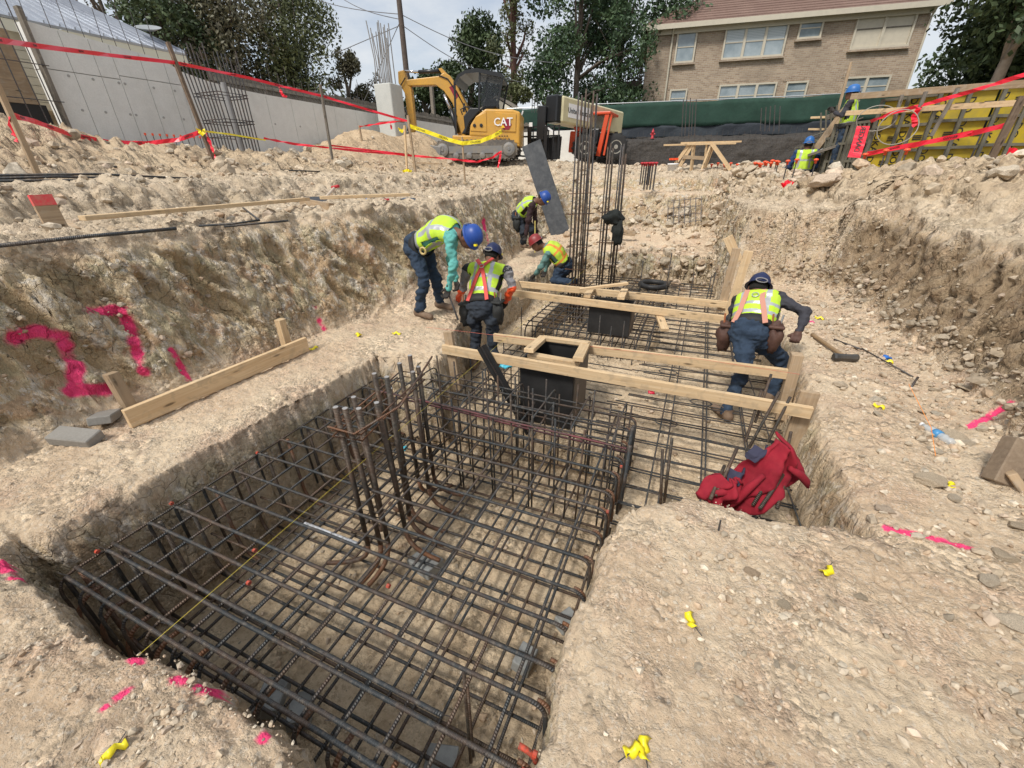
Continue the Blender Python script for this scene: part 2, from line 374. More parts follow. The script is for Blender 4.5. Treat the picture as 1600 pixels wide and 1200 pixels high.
bil = np.abs(fbm(Q+21, 3.1, 3)); bil2 = np.abs(fbm(Q+31, 8.5, 3))
bank = np.maximum(bank, steep*.9); B_ = bank[idx]; PW = pitw[idx]; R_ = rub[idx]; T_ = terr[idx]*(1-R_)
rough = np.clip(B_+PW*.7, 0, 1); flat = np.clip(1-B_-PW-R_-T_, 0, 1); SN = np.clip(sand[idx], 0, 1)
soft = 1-.75*SN
LB = (Q[:, 0] < -3)*1.0; BLK = ((Q[:, 0] > .2)*(Q[:, 0] < 1.8)*(Q[:, 1] > 7.2)*(Q[:, 1] < 7.8))*1.0
D[idx] = (flat*(.014*a2+.006*a3+.007*clod2-.004*crack2*sstep(-.2, .5, a1)-.010*bil2)
  + B_*(1-.75*BLK)*((1-.7*gouge)*((.04*a1+.034*st+.024*a2+.012*clod-.018*crack*sstep(-.1, .4, a1)+.010*clod2-.008*crack2+.009*a3+.045*bil)*LB+(1-LB)*(.04*a1+.034*st+.036*a2+.028*clod-.022*crack+.016*clod2-.010*crack2+.010*a3+.08*bil-.02))-.055*gouge)
  + PW*(.010*a1+.016*a2+.006*a3+.02*bil)
  + R_*soft*(.05*a1+.12*clod**.7+.06*clod2+.05*a2+.012*a3-.04*crack+.05*bil)
  + T_*(.02*a1+.045*a2+.04*clod2*sstep(-.1, .4, a1)+.010*a3+.05*bil))
P3 = P3+NR*D[:, None]
GP = P3.reshape(ny, nx, 3)
ii = np.arange(ny*nx).reshape(ny, nx)
quads = np.stack([ii[:-1, :-1], ii[:-1, 1:], ii[1:, 1:], ii[1:, :-1]], -1).reshape(-1, 4)
def dist_poly3(P, pts):
    d = np.full(len(P), 1e9)
    for a, b in zip(pts[:-1], pts[1:]):
        a = np.array(a); b = np.array(b); e = b-a; t = np.clip(((P-a)@e)/(e@e+1e-9), 0, 1); d = np.minimum(d, np.linalg.norm(P-a-t[:, None]*e, axis=1))
    return d
# fast lookup of the finished ground: nearest vertex of the grid
def ground_pt(x, y):
    j = int(np.clip(np.searchsorted(YS, y), 1, ny-1)); j = j if abs(YS[j]-y) < abs(YS[j-1]-y) else j-1
    i = int(np.clip(np.searchsorted(GX[j], x), 1, nx-1)); i = i if abs(GX[j, i]-x) < abs(GX[j, i-1]-x) else i-1
    return Vector(GP[j, i])
def gz(x, y): return float(ground_pt(x, y).z)
def hit(px, py, t0=.4, t1=45.):
    """where the line of sight of the photograph meets the ground"""
    d = _f+_r*((px-800)/PXF)+_u*((600-py)/PXF); n = 700
    for t in t0*(t1/t0)**(np.arange(n)/n):
        p = d*t+np.array([0, 0, CAMH])
        if p[2] < gz(p[0], p[1]): return Vector(p)
    return Vector(d*t1)+Vector((0, 0, CAMH))
STROKES = [  # sprayed pink marks, (pixels of the photograph, width in metres)
 ([(22, 528), (60, 515), (98, 528), (120, 575), (112, 610), (170, 608)], .056), ([(132, 487), (192, 484), (205, 520), (225, 580)], .052), ([(268, 549), (292, 594)], .036), ([(490, 483), (505, 514)], .04),
 ([(1385, 825), (1405, 832), (1440, 838), (1530, 862)], .018), ([(1515, 668), (1550, 650), (1580, 632)], .03), ([(2, 880), (12, 892)], .03), ([(20, 902), (30, 903)], .02),
 ([(205, 1028), (218, 1036)], .02), ([(278, 1062), (288, 1065)], .025), ([(312, 1075), (340, 1082)], .02), ([(165, 1105), (215, 1070)], .014), ([(415, 1152), (414, 1154)], .02), ([(755, 345), (760, 385)], .06), ([(1015, 255), (1012, 262)], .02)]
paint = np.zeros(len(P3))
for pts, wd in STROKES:
    W = []
    for a, b in zip(pts[:-1], pts[1:]):
        for k in range(9): W.append(tuple(hit(a[0]+(b[0]-a[0])*k/9, a[1]+(b[1]-a[1])*k/9)))
    W.append(tuple(hit(*pts[-1]))); c = np.mean(W, 0)
    m = np.where(np.linalg.norm(P3-c, axis=1) < 1.6)[0]
    d = dist_poly3(P3[m], W)+.008*perlin(P3[m]*22)
    paint[m] = np.maximum(paint[m], 1-np.clip(d/wd, 0, 1))
C = np.zeros((len(P3), 4)); C[:, 0] = paint; blkz = ((P3[:, 0] > .62)*(P3[:, 0] < 1.95)*(P3[:, 1] > 7.2)*(P3[:, 1] < 7.75)); C[:, 1] = np.clip(bank+pitw*.8, 0, 1)*(1-.62*blkz); C[:, 2] = np.clip(TP.reshape(-1), 0, 1)*(P3[:, 2] < -.3); C[:, 3] = np.clip(rub, 0, 1)
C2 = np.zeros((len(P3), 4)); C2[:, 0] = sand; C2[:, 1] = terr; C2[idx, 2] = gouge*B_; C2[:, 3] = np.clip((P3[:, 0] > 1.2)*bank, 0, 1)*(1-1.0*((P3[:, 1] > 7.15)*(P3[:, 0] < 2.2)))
def soil_material():
    m = bpy.data.materials.new('soil'); m.use_nodes = True; nt = m.node_tree; N = nt.nodes; K = nt.links.new; b = N['Principled BSDF']
    b.inputs['Roughness'].default_value = .95; b.inputs['Specular IOR Level'].default_value = .15
    at = N.new('ShaderNodeAttribute'); at.attribute_name = 'zone'; se = N.new('ShaderNodeSeparateColor'); K(at.outputs['Color'], se.inputs[0])
    at2 = N.new('ShaderNodeAttribute'); at2.attribute_name = 'zone2'; se2 = N.new('ShaderNodeSeparateColor'); K(at2.outputs['Color'], se2.inputs[0])
    tc = N.new('ShaderNodeTexCoord'); src = tc.outputs['Object']
    def noise(sc, det=6, rough=.6, dist=0, vec=None, lo=.4, hi=.62):
        n = N.new('ShaderNodeTexNoise'); n.inputs['Scale'].default_value = sc; n.inputs['Detail'].default_value = det; n.inputs['Roughness'].default_value = rough; n.inputs['Distortion'].default_value = dist
        K(vec or src, n.inputs['Vector']); r = N.new('ShaderNodeMapRange'); r.interpolation_type = 'SMOOTHSTEP'; r.inputs['From Min'].default_value = lo; r.inputs['From Max'].default_value = hi
        K(n.outputs['Fac'], r.inputs['Value']); return r.outputs[0]
    def math_(op, a, bb):
        n = N.new('ShaderNodeMath'); n.operation = op
        for i, q in enumerate((a, bb)):
            if isinstance(q, (int, float)): n.inputs[i].default_value = q
            elif q is not None: K(q, n.inputs[i])
        return n.outputs[0]
    def mix(f, a, bb):
        n = N.new('ShaderNodeMix'); n.data_type = 'RGBA'
        for i, q in ((0, f), (6, a), (7, bb)):
            if isinstance(q, (int, float)): n.inputs[i].default_value = q
            elif isinstance(q, tuple): n.inputs[i].default_value = (*q, 1)
            else: K(q, n.inputs[i])
        return n.outputs[2]
    CH = []
    flatc = mix(noise(1.3, 5), (.68, .545, .385), (.585, .44, .30))
    flatc = mix(math_('MULTIPLY', noise(3.1, 6, .65, lo=.48, hi=.66), .6), flatc, (.56, .39, .275))
    flatc = mix(math_('MULTIPLY', noise(26, 5, .7, lo=.45, hi=.7), .55), flatc, (.40, .32, .235))
    flatc = mix(math_('MULTIPLY', noise(60, 4, .7, lo=.52, hi=.66), .6), flatc, (.70, .63, .53))
    mpn = N.new('ShaderNodeMapping'); mpn.inputs['Rotation'].default_value = (.7, 0, 0); mpn.inputs['Scale'].default_value = (1, 1.9, .55); K(src, mpn.inputs[0])
    sv = mpn.outputs[0]
    bankc = mix(noise(2.2, 6, .6, .4, sv), (.66, .535, .355), (.54, .385, .235))
    bankc = mix(math_('MULTIPLY', noise(4.0, 6, .6, .6, sv, .47, .6), .8), bankc, (.52, .45, .29))
    bankc = mix(math_('MULTIPLY', noise(5.5, 8, .72, .3, sv, .50, .62), .85), bankc, (.74, .665, .56))
    bankc = mix(math_('MULTIPLY', noise(3.3, 5, .6, .8, None, .56, .66), .6), bankc, (.50, .30, .18))
    bankc = mix(math_('MULTIPLY', noise(13, 8, .78, .2, None, .53, .60), .8), bankc, (.76, .70, .61))
    bankc = mix(math_('MULTIPLY', noise(9, 8, .75, .5, sv, .55, .61), .5), bankc, (.26, .19, .12))
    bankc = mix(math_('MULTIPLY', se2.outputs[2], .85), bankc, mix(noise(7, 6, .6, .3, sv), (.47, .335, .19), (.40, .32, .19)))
    bankc = mix(math_('MULTIPLY', at2.outputs['Alpha'], .85), bankc, mix(noise(6, 7, .7, .3, None), (.43, .32, .21), (.25, .175, .11)))
    c = mix(se.outputs[1], flatc, bankc)
    terrc = mix(noise(3.5, 7, .65), (.61, .51, .38), (.44, .36, .255))
    terrc = mix(math_('MULTIPLY', noise(9, 8, .75, lo=.52, hi=.6), .7), terrc, (.27, .215, .16))
    c = mix(math_('MULTIPLY', math_('MULTIPLY', se2.outputs[1], .75), math_('SUBTRACT', 1, se.outputs[1])), c, terrc)
    rubc = mix(noise(2.6, 7, .7), (.60, .475, .325), (.44, .33, .215))
    rubc = mix(math_('MULTIPLY', noise(7, 8, .75, lo=.52, hi=.6), .7), rubc, (.24, .18, .13))
    c = mix(math_('MULTIPLY', at.outputs['Alpha'], .85), c, rubc)
    c = mix(math_('MULTIPLY', se2.outputs[0], .9), c, mix(noise(5, 6, .7), (.57, .43, .28), (.46, .33, .205)))
    pitc = mix(noise(5, 6, .7), (.68, .545, .38), (.56, .43, .285))
    pitc = mix(math_('MULTIPLY', noise(30, 5, .7, lo=.5, hi=.66), .7), pitc, (.38, .28, .18))
    c = mix(se.outputs[2], c, pitc)
    def cells(sc, lo, hi, mlo, mhi, msc):
        v = N.new('ShaderNodeTexVoronoi'); v.inputs['Scale'].default_value = sc; K(src, v.inputs['Vector']); sp = N.new('ShaderNodeSeparateColor'); K(v.outputs['Color'], sp.inputs[0]); r = N.new('ShaderNodeMapRange'); r.inputs['To Min'].default_value = lo; r.inputs['To Max'].default_value = hi; K(sp.outputs[0], r.inputs['Value'])
        mk = noise(msc, 4, .6, lo=mlo, hi=mhi); return r.outputs[0], v.outputs['Distance'], mk
    for (sc, lo, hi, mlo, mhi, msc) in ((95, .80, 1.16, .42, .58, 3), (38, .68, 1.25, .50, .60, 2.3), (16, .74, 1.2, .55, .62, 1.6)):
        cv, cd, mk = cells(sc, lo, hi, mlo, mhi, msc); f = math_('ADD', 1, math_('MULTIPLY', math_('SUBTRACT', cv, 1), mk)); cc = N.new('ShaderNodeCombineColor'); [K(f, cc.inputs[q]) for q in range(3)]
        mm = N.new('ShaderNodeMix'); mm.data_type = 'RGBA'; mm.blend_type = 'MULTIPLY'; mm.inputs[0].default_value = 1; K(c, mm.inputs[6]); K(cc.outputs[0], mm.inputs[7]); c = mm.outputs[2]; CH.append(math_('MULTIPLY', math_('MULTIPLY', math_('SUBTRACT', 1, cd), mk), .55/sc))
    pk = math_('MULTIPLY', math_('MULTIPLY', se.outputs[0], 3.2), noise(28, 6, .75, lo=.22, hi=.50)); pk2 = N.new('ShaderNodeClamp'); K(pk, pk2.inputs[0])
    c = mix(pk2.outputs[0], c, (1.0, .085, .235)); K(c, b.inputs['Base Color'])
    # relief
    n1 = N.new('ShaderNodeTexNoise'); n1.inputs['Scale'].default_value = 45; n1.inputs['Detail'].default_value = 8; n1.inputs['Roughness'].default_value = .7; K(src, n1.inputs['Vector'])
    n2 = N.new('ShaderNodeTexNoise'); n2.inputs['Scale'].default_value = 11; n2.inputs['Detail'].default_value = 6; n2.inputs['Roughness'].default_value = .65; K(sv, n2.inputs['Vector'])
    dv = N.new('ShaderNodeMixRGB') if False else None
    ns = N.new('ShaderNodeTexNoise'); ns.inputs['Scale'].default_value = 4; K(src, ns.inputs['Vector'])
    va = N.new('ShaderNodeVectorMath'); va.operation = 'SCALE'; K(ns.outputs['Color'], va.inputs[0]); va.inputs['Scale'].default_value = .8
    vb = N.new('ShaderNodeVectorMath'); vb.operation = 'ADD'; K(va.outputs[0], vb.inputs[0]); K(src, vb.inputs[1])
    vo = N.new('ShaderNodeTexVoronoi'); vo.feature = 'DISTANCE_TO_EDGE'; vo.inputs['Scale'].default_value = 3.6; K(vb.outputs[0], vo.inputs['Vector'])
    cr = N.new('ShaderNodeMapRange'); cr.inputs['From Max'].default_value = .02; K(vo.outputs['Distance'], cr.inputs['Value'])
    crm = noise(1.7, 3, .5, lo=.46, hi=.58)
    crk = math_('SUBTRACT', 1, math_('MULTIPLY', math_('MULTIPLY', math_('SUBTRACT', 1, cr.outputs[0]), crm), math_('ADD', .15, se.outputs[1])))
    hgt = math_('ADD', math_('MULTIPLY', n1.outputs['Fac'], .018), math_('ADD', math_('MULTIPLY', n2.outputs['Fac'], math_('ADD', .012, math_('MULTIPLY', se.outputs[1], .07))), math_('MULTIPLY', crk, .02)))
    for q in CH: hgt = math_('ADD', hgt, q)
    bp = N.new('ShaderNodeBump'); bp.inputs['Strength'].default_value = 1.0; bp.inputs['Distance'].default_value = 1.0; K(hgt, bp.inputs['Height']); K(bp.outputs[0], b.inputs['Normal'])
    return m
SOIL = soil_material()
gme = np_mesh('ground', P3, quads, SOIL, smooth=True); add_col(gme, 'zone', C); add_col(gme, 'zone2', C2)
inst('ground', gme, kind='structure')
# ------------------------------------------------------------------ far setting: concrete walls, dark cut, fence, houses, pole, trees
M_CONC = mat('pale_concrete', (.70, .70, .67), .85, noise=[(1.2, (.60, .60, .57), .8), (6, (.76, .76, .73), .6), (40, (.55, .55, .52), .35)], bump=(30, .3, .01))
M_CONC2 = mat('column_concrete', (.52, .53, .50), .85, noise=[(1.5, (.43, .44, .41), .8), (30, (.6, .6, .57), .4)], bump=(30, .3, .01))
M_JOINT = mat('dark_joint', (.36, .36, .34), .9)
M_WOODG = wood('grey_weathered_wood', (.22, .20, .17), (.14, .12, .10), (.17, .15, .12), dirt=(.3, .26, .2), dirt_amt=.5, var=.2)
M_PINE = wood('pine', (.66, .50, .31), (.56, .39, .22), (.60, .44, .26), dirt_amt=.35)
M_PINED = wood('dirty_pine', (.46, .34, .22), (.34, .245, .155), (.30, .22, .14), dirt=(.42, .34, .25), dirt_amt=.7, var=.14)
M_BAR = mat('dark_steel_bar', (.07, .072, .075), .55, .5, noise=[(8, (.14, .075, .045), .55), (60, (.16, .16, .16), .4)])
M_RED = mat('red_tape', (.80, .02, .045), .35, bump=(20, .3, .01)); M_YEL = mat('yellow_tape', (.86, .72, .02), .35, bump=(20, .3, .01))
M_BLK = mat('black_print', (.015, .015, .015), .5)
M_ORCAP = mat('orange_red_plastic', (.85, .10, .03), .4)
TXT = {}
def text_obj(name, s, size, M, parent=None, m=M_BLK, ex=.0005, **k):
    key = (s, size, m.name, ex)
    if key not in TXT:
        cu = bpy.data.curves.new(name, 'FONT'); cu.body = s; cu.size = size; cu.extrude = ex; cu.align_x = 'CENTER'; cu.align_y = 'CENTER'; cu.resolution_u = 2; cu.offset = size*.012
        o = bpy.data.objects.new(name, cu); col.objects.link(o); dg = bpy.context.evaluated_depsgraph_get(); me = bpy.data.meshes.new_from_object(o.evaluated_get(dg)); bpy.data.objects.remove(o)
        me.materials.clear(); me.materials.append(m); TXT[key] = me
    return inst(name, TXT[key], parent, M, **k)
def frame(o, x, y):  # matrix with origin o, x axis, y axis
    x = Vector(x).normalized(); y = Vector(y); z = x.cross(y).normalized(); y = z.cross(x)
    return Matrix(((x[0], y[0], z[0], o[0]), (x[1], y[1], z[1], o[1]), (x[2], y[2], z[2], o[2]), (0, 0, 0, 1)))
# --- concrete retaining wall on the left
cw = empty('concrete_wall', (-10.5, 5, 1.5), label='long pale concrete retaining wall with form joints on the left side of the site', cat='wall')
cw_off = Vector((10.5, -5, -1.5))
prof = [(4.85, 3.80), (7.05, 3.62), (7.1, 3.44), (8.6, 3.32), (13.2, 3.28), (19.6, 3.28), (19.7, 3.05)]
def panel(y0, y1, z0, z1, z0b=None, z1b=None):
    b = MB(); x = -10.5; th = .3; P = [(x, y0, z0), (x, y1, z0), (x, y1, z1b or z1), (x, y0, z1)]
    Q = [(x-th, p[1], p[2]) for p in P]; g = .006
    for p in P+Q: b.v.append(tuple(Vector(p)+cw_off))
    for f in [(0, 1, 2, 3), (7, 6, 5, 4), (0, 4, 5, 1), (3, 2, 6, 7), (0, 3, 7, 4), (1, 5, 6, 2)]: b.face(list(f))
    return b
def topz(y): return float(np.interp(y, [p[0] for p in prof], [p[1] for p in prof]))
ys_ = [4.85, 5.25, 5.65, 5.95, 6.42, 6.85, 7.08, 7.7, 8.4, 9.1, 9.85, 10.6, 11.4, 12.3, 13.2, 14.2, 15.3, 16.5, 18, 19.6]
for i in range(len(ys_)-1):
    a, b_ = ys_[i]+.004, ys_[i+1]-.004
    zs = 3.18+(.06 if a > 5.9 else 0)
    if a < 7:
        panel(a, b_, 1.2, zs-.006).build('panel', M_CONC, cw); panel(a, b_, zs+.006, topz(a), None, topz(b_)).build('panel', M_CONC, cw)
    else: panel(a, b_, 1.2, topz(a), None, topz(b_)).build('panel', M_CONC, cw)
mbj = MB(); mbj.box((-10.66+10.5, 6.0-5, 2.4-1.5), (.26, 2.2, 2.2)); mbj.box((-10.66+10.5, 13.2-5, 2.2-1.5), (.26, 12.2, 1.9)); mbj.build('joint_backing', M_JOINT, cw)
th_ = MB()
for y in (5.15, 5.5, 5.9, 6.0, 6.5, 6.9):
    for z in (2.62, 3.12): th_.tube([(0.0, y-5, z-1.5), (.006, y-5, z-1.5)], .022, 8)
for k_, y in enumerate((7.6, 8.3, 9.2, 10, 11)): th_.tube([(0.0, y-5, 1.2), (.006, y-5, 1.2)], .022, 8)
th_.build('tie_holes', M_JOINT, cw, kind='stuff')
# board closing the wall end + plywood lagging to its left
b = MB(); b.beam((-10.42, 4.80, 1.9), (-10.42, 4.80, 3.95), .12, .05, (0, 1, 0)); b.build('form_board', M_WOODG, label='grey timber board standing against the near end of the concrete wall', cat='board')
pw = empty('plywood_lagging', (-10.6, 3.6, 2.8), label='tan plywood sheeting behind upright bars at the far left', cat='sheeting')
for k in range(4):
    MB().box((0, -1.6+k*.75, .35), (.03, .735, 1.0)).build('sheet', M_PINED, pw)
MB().box((-.02, -.5, -.6), (.05, 3.2, .9)).build('lagging_base', mat('black_membrane', (.03, .028, .026), .8), pw)
def bars_thing(lines, r, name, label, cat, group=None, m=None, rings=None, n=6):
    base = Vector(lines[0][0]); t = empty(name, base, label=label, cat=cat, group=group)
    for l in lines: MB().tube([Vector(p)-base for p in l], r, n).build('bar', m or M_BAR, t)
    for q in (rings or []): MB().tube([Vector(p)-base for p in q], r*.7, 5, closed=True).build('tie', m or M_BAR, t)
    return t
ln = []
for k in range(16):
    y = 1.9+k*.185+random.uniform(-.04, .04); ln.append([(-10.35, y, 1.8), (-10.38, y+random.uniform(-.05, .05), 4.6+random.uniform(-.2, .5))])
t_ = bars_thing(ln, .009, 'wall_reinforcement', 'row of upright rusty bars in front of the plywood at the far left', 'rebar')
for z in (2.2, 2.7, 3.2): MB().tube([(0, -.1, z-1.8), (0, 3.0, z-1.8)], .007, 5).build('cross_bar', M_BAR, t_)
ln = []
for k in range(34): y = 5.0+k*.24+random.uniform(-.03, .03); ln.append([(-10.68, y, topz(y)-.1), (-10.68+random.uniform(-.03, .03), y+random.uniform(-.03, .03), topz(y)+.55+random.uniform(-.1, .2))])
bars_thing(ln, .006, 'starter_bars', 'thin starter bars sticking up along the top of the concrete wall', 'rebar')
# short capped bars at the wall foot
for k in range(11):
    y = 5.75+k*.13; z = 2.0
    t = empty('capped_bar', (-10.0, y, z), label='short upright bar with red cap in the row at the foot of the concrete wall', cat='rebar', group='capped bars at the foot of the concrete wall')
    MB().tube([(0, 0, -.2), (0, 0, .26)], .007, 5).build('bar', M_BAR, t); MB().tube([(0, 0, .25), (0, 0, .29)], .02, 6).build('cap', M_ORCAP, t)
# column cage at the wall
ln = []; rg = []
cx, cy = -9.35, 7.05
for k in range(16):
    q = [(-.3+.12*min(k % 8, 5), 0)][0]; 
    sx = -.32+.64*((k % 8)/7); sy = -.3 if k < 8 else .3
    ln.append([(cx+sx, cy+sy, 1.7), (cx+sx*1.02, cy+sy, 2.4), (cx+sx*1.15, cy+sy*1.1-.05, 3.55+random.uniform(-.12, .25))])
for z in (2.25, 2.5, 2.55, 2.95, 3.0): rg.append([(cx-.34, cy-.32, z), (cx+.34, cy-.32, z), (cx+.34, cy+.32, z), (cx-.34, cy+.32, z)])
bars_thing(ln, .013, 'column_cage', 'cage of tall upright bars with ties in front of the concrete wall', 'rebar', rings=rg)
for sx in (0, .16): pass
t = empty('grey_pipe', (-9.5, 7.3, 2.0), label='thick grey pipe standing inside the bar cage by the concrete wall', cat='pipe'); MB().tube([(0, 0, -.3), (-.03, 0, 1.25)], .05, 12).build('barrel', mat('grey_pipe_m', (.3, .3, .3), .5), t)
# concrete column with bars
t = empty('concrete_column', (-9.75, 13.1, 2.0), .0, label='square concrete column with long bars sprouting from its top', cat='column')
MB().box((0, 0, .45), (.62, .62, 1.06), bev=.02).build('shaft', M_CONC2, t, ); MB().box((0, 0, 1.49), (.62, .62, 1.0), bev=.02).build('shaft', M_CONC2, t)
for k in range(14):
    a, b_ = (-.24+.16*(k % 4), -.24+.16*((k//4) % 4)); MB().tube([(a, b_, 1.9), (a+random.uniform(-.04, .04), b_, 2.6), (a*1.25+random.uniform(-.06, .06), b_+random.uniform(-.05, .05), 3.25+random.uniform(-.1, .3))], .015, 6).build('bar', mat('galv_bar', (.28, .27, .26), .5, .3), t)
# block wall crossing behind the excavator
t = empty('cross_wall', (-10.2, 19.8, 1.5), 0, label='pale grey wall of wide panels crossing behind the excavator', cat='wall')
for k in range(5): MB().box((.55+k*1.0, 0, .75), (.985, .25, 1.55)).build('panel', M_CONC, t)
# --- house on the left with metal roof
M_SID = mat('cream_siding', (.66, .62, .50), .7, noise=(3, (.58, .55, .45), .5)); M_METAL = mat('grey_metal_roof', (.42, .45, .50), .38, .6, noise=[(1.2, (.30, .32, .37), .8), (8, (.5, .52, .55), .4)])
t = empty('siding_house', (-11.6, 5, 3), label='cream lap-sided house with long grey metal roof above the left wall', cat='house')
MB().box((-2.4, 1.2, .32), (4.4, 3.3, 1.25)).build('wall', M_SID, t)
for k in range(9):
    MB().box((-.18, 1.2, -.25+k*.13), (.03, 3.34, .12), Matrix.Rotation(.12, 3, 'Y')).build('siding_board', M_SID, t)
b = MB(); e0 = Vector((.15, -.1, .98)); e1 = Vector((.15, 3.05, .98)); r0_ = Vector((-1.9, .1, 1.95)); r1_ = Vector((-1.9, 2.2, 1.95))
def slab(P, th):
    b = MB(); n = (Vector(P[1])-Vector(P[0])).cross(Vector(P[3])-Vector(P[0])).normalized()*th
    for p in P: b.v.append(tuple(p))
    for p in P: b.v.append(tuple(Vector(p)+n))
    b.face([3, 2, 1, 0]); b.face([4, 5, 6, 7])
    for i in range(4): j = (i+1) % 4; b.face([i, j, 4+j, 4+i])
    return b
rf = slab([e0, e1, r1_, r0_], .04).build('roof', M_METAL, t)
b = MB()
for k in range(15):
    f = k/14; b.beam(e0.lerp(e1, f)+Vector((0, 0, .06)), r0_.lerp(r1_, f)+Vector((0, 0, .06)), .02, .05)
b.build('roof_seams', M_METAL, rf, kind='stuff')
slab([e1, e1+Vector((-3.8, 1.0, .0)), r1_+Vector((-1.5, 0, 0)), r1_], .04).build('roof', M_METAL, t)
slab([r0_, r1_, r1_+Vector((-2.1, 0, -1)), r0_+Vector((-2.1, 0, -1))], .04).build('roof', M_METAL, t)
MB().beam(e0+Vector((-.03, 0, -.09)), e1+Vector((-.03, 0, -.09)), .04, .17).build('fascia', mat('cream_trim', (.7, .66, .52), .6), t)
# upper gable wall
MB().box((-3.2, -.6, 1.9), (.2, 3.2, 2.2)).build('gable_wall', M_SID, t)
for k in range(15): MB().box((-3.08, -.6, .95+k*.14), (.03, 3.2, .13), Matrix.Rotation(.12, 3, 'Y')).build('siding_board', M_SID, t)
# dish
p = atx(233, 47, -11.9); t = empty('satellite_dish', p, label='grey satellite dish on the end of the metal roof', cat='satellite dish')
MB().lathe([(0.001, 0), (.12, .012), (.24, .05), (.25, .05), (.12, -.005), (0.001, -.02)], 18, Vector((.25, -.25, .93)).to_track_quat('Z', 'Y').to_matrix().to_4x4()).build('reflector', mat('dish_grey', (.28, .30, .31), .5), t, smooth=True); MB().tube([(0, 0, 0), (-.02, .02, -.35)], .02, 6).build('mast', M_BAR, t)
# --- wooden board fences behind the wall
def board_fence(a, b_, h, w, label, m, zt=None):
    a = Vector(a); b_ = Vector(b_); L_ = (b_-a).length; n = int(L_/w); t = empty('board_fence', a, label=label, cat='fence'); d = (b_-a)/n; nn = Vector((-d.y, d.x, 0)).normalized()
    ang = math.atan2(d.y, d.x); R = Matrix.Rotation(ang, 3, 'Z'); me = MB().box((0, 0, h/2), (w*.93, .02, h), R).mesh('picket', m)
    for i in range(n): inst('board', me, t, Matrix.Translation(d*(i+.5)+Vector((0, 0, random.uniform(-.04, .04)))+nn*random.uniform(-.006, .006)))
    for z in (h*.25, h*.8): MB().beam(nn*-.04+Vector((0, 0, z)), nn*-.04+(b_-a)+Vector((0, 0, z)), .03, .08).build('rail', m, t)
    return t
board_fence((-11.3, 8.3, 3.0), (-11.0, 19.9, 2.9), .75, .14, 'weathered grey board fence running along the top of the left concrete wall', M_WOODG)
board_fence((-11.0, 20.6, 2.9), (-7.9, 20.9, 2.9), .55, .14, 'grey board fence stub behind the cross wall beside the excavator', M_WOODG)
# --- shed and orange roof
t = empty('shed', (-10.3, 24, 2.9), .1, label='small cream lap-sided shed gable behind the excavator arm', cat='shed')
MB().prism([(-1.1, 0), (1.1, 0), (1.1, 1.15), (0, 1.75), (-1.1, 1.15)], 2.0, Matrix.Rotation(math.pi/2, 4, 'X')).build('wall', M_SID, t)
for k in range(11):
    z = .08+k*.14; hw = 1.12 if z < 1.15 else max(.1, 1.12*(1.75-z)/.6); MB().box((0, .02, z), (hw*2, .02, .125), Matrix.Rotation(-.1, 3, 'X')).build('siding_board', M_SID, t)
for s in (-1, 1): MB().beam((s*1.3, -.95, 1.12), (0, -.95, 1.84), 2.2, .06, (0, 0, 1)).build('roof', M_WOODG, t)
t = empty('low_house', (-8, 27, 2.5), .06, label='low house with orange-brown metal roof behind the orange machine', cat='house')
MB().box((1.2, 1.2, .7), (6.0, 2.2, 1.7)).build('wall', M_SID, t)
M_ORR = mat('orange_brown_roof', (.42, .23, .14), .6, noise=(4, (.55, .36, .25), .6))
slab([Vector((-2, -.1, 1.45)), Vector((4.4, -.1, 1.45)), Vector((4.2, 1.6, 2.15)), Vector((-1.8, 1.6, 2.15))], .05).build('roof', M_ORR, t)
# --- dark cut in clay under the green fence
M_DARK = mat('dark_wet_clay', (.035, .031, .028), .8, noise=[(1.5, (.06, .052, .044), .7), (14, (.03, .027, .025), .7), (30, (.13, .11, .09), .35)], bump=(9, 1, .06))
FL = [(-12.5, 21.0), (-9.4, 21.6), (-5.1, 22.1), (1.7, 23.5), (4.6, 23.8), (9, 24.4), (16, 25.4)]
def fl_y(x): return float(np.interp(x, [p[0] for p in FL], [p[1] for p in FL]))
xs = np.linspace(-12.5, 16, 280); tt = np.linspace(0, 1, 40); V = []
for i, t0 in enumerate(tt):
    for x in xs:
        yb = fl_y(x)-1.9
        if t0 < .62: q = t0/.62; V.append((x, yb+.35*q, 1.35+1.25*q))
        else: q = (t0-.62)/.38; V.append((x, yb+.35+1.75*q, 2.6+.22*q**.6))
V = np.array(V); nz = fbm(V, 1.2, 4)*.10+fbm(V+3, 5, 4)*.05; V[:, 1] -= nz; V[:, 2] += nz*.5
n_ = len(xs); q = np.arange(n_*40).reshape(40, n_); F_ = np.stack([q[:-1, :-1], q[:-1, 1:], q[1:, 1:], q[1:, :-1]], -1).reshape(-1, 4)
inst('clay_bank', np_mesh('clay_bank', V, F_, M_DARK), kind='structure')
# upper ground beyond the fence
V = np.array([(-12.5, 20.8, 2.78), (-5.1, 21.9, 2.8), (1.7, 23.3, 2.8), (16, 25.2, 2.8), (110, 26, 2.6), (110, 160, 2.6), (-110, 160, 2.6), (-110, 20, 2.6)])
me = bpy.data.meshes.new('upper_ground'); me.from_pydata([tuple(v) for v in V], [], [tuple(range(8))]); me.materials.append(mat('grass_ground', (.07, .085, .035), .95, noise=(3, (.12, .10, .05), .7))); inst('upper_ground', me, kind='structure')
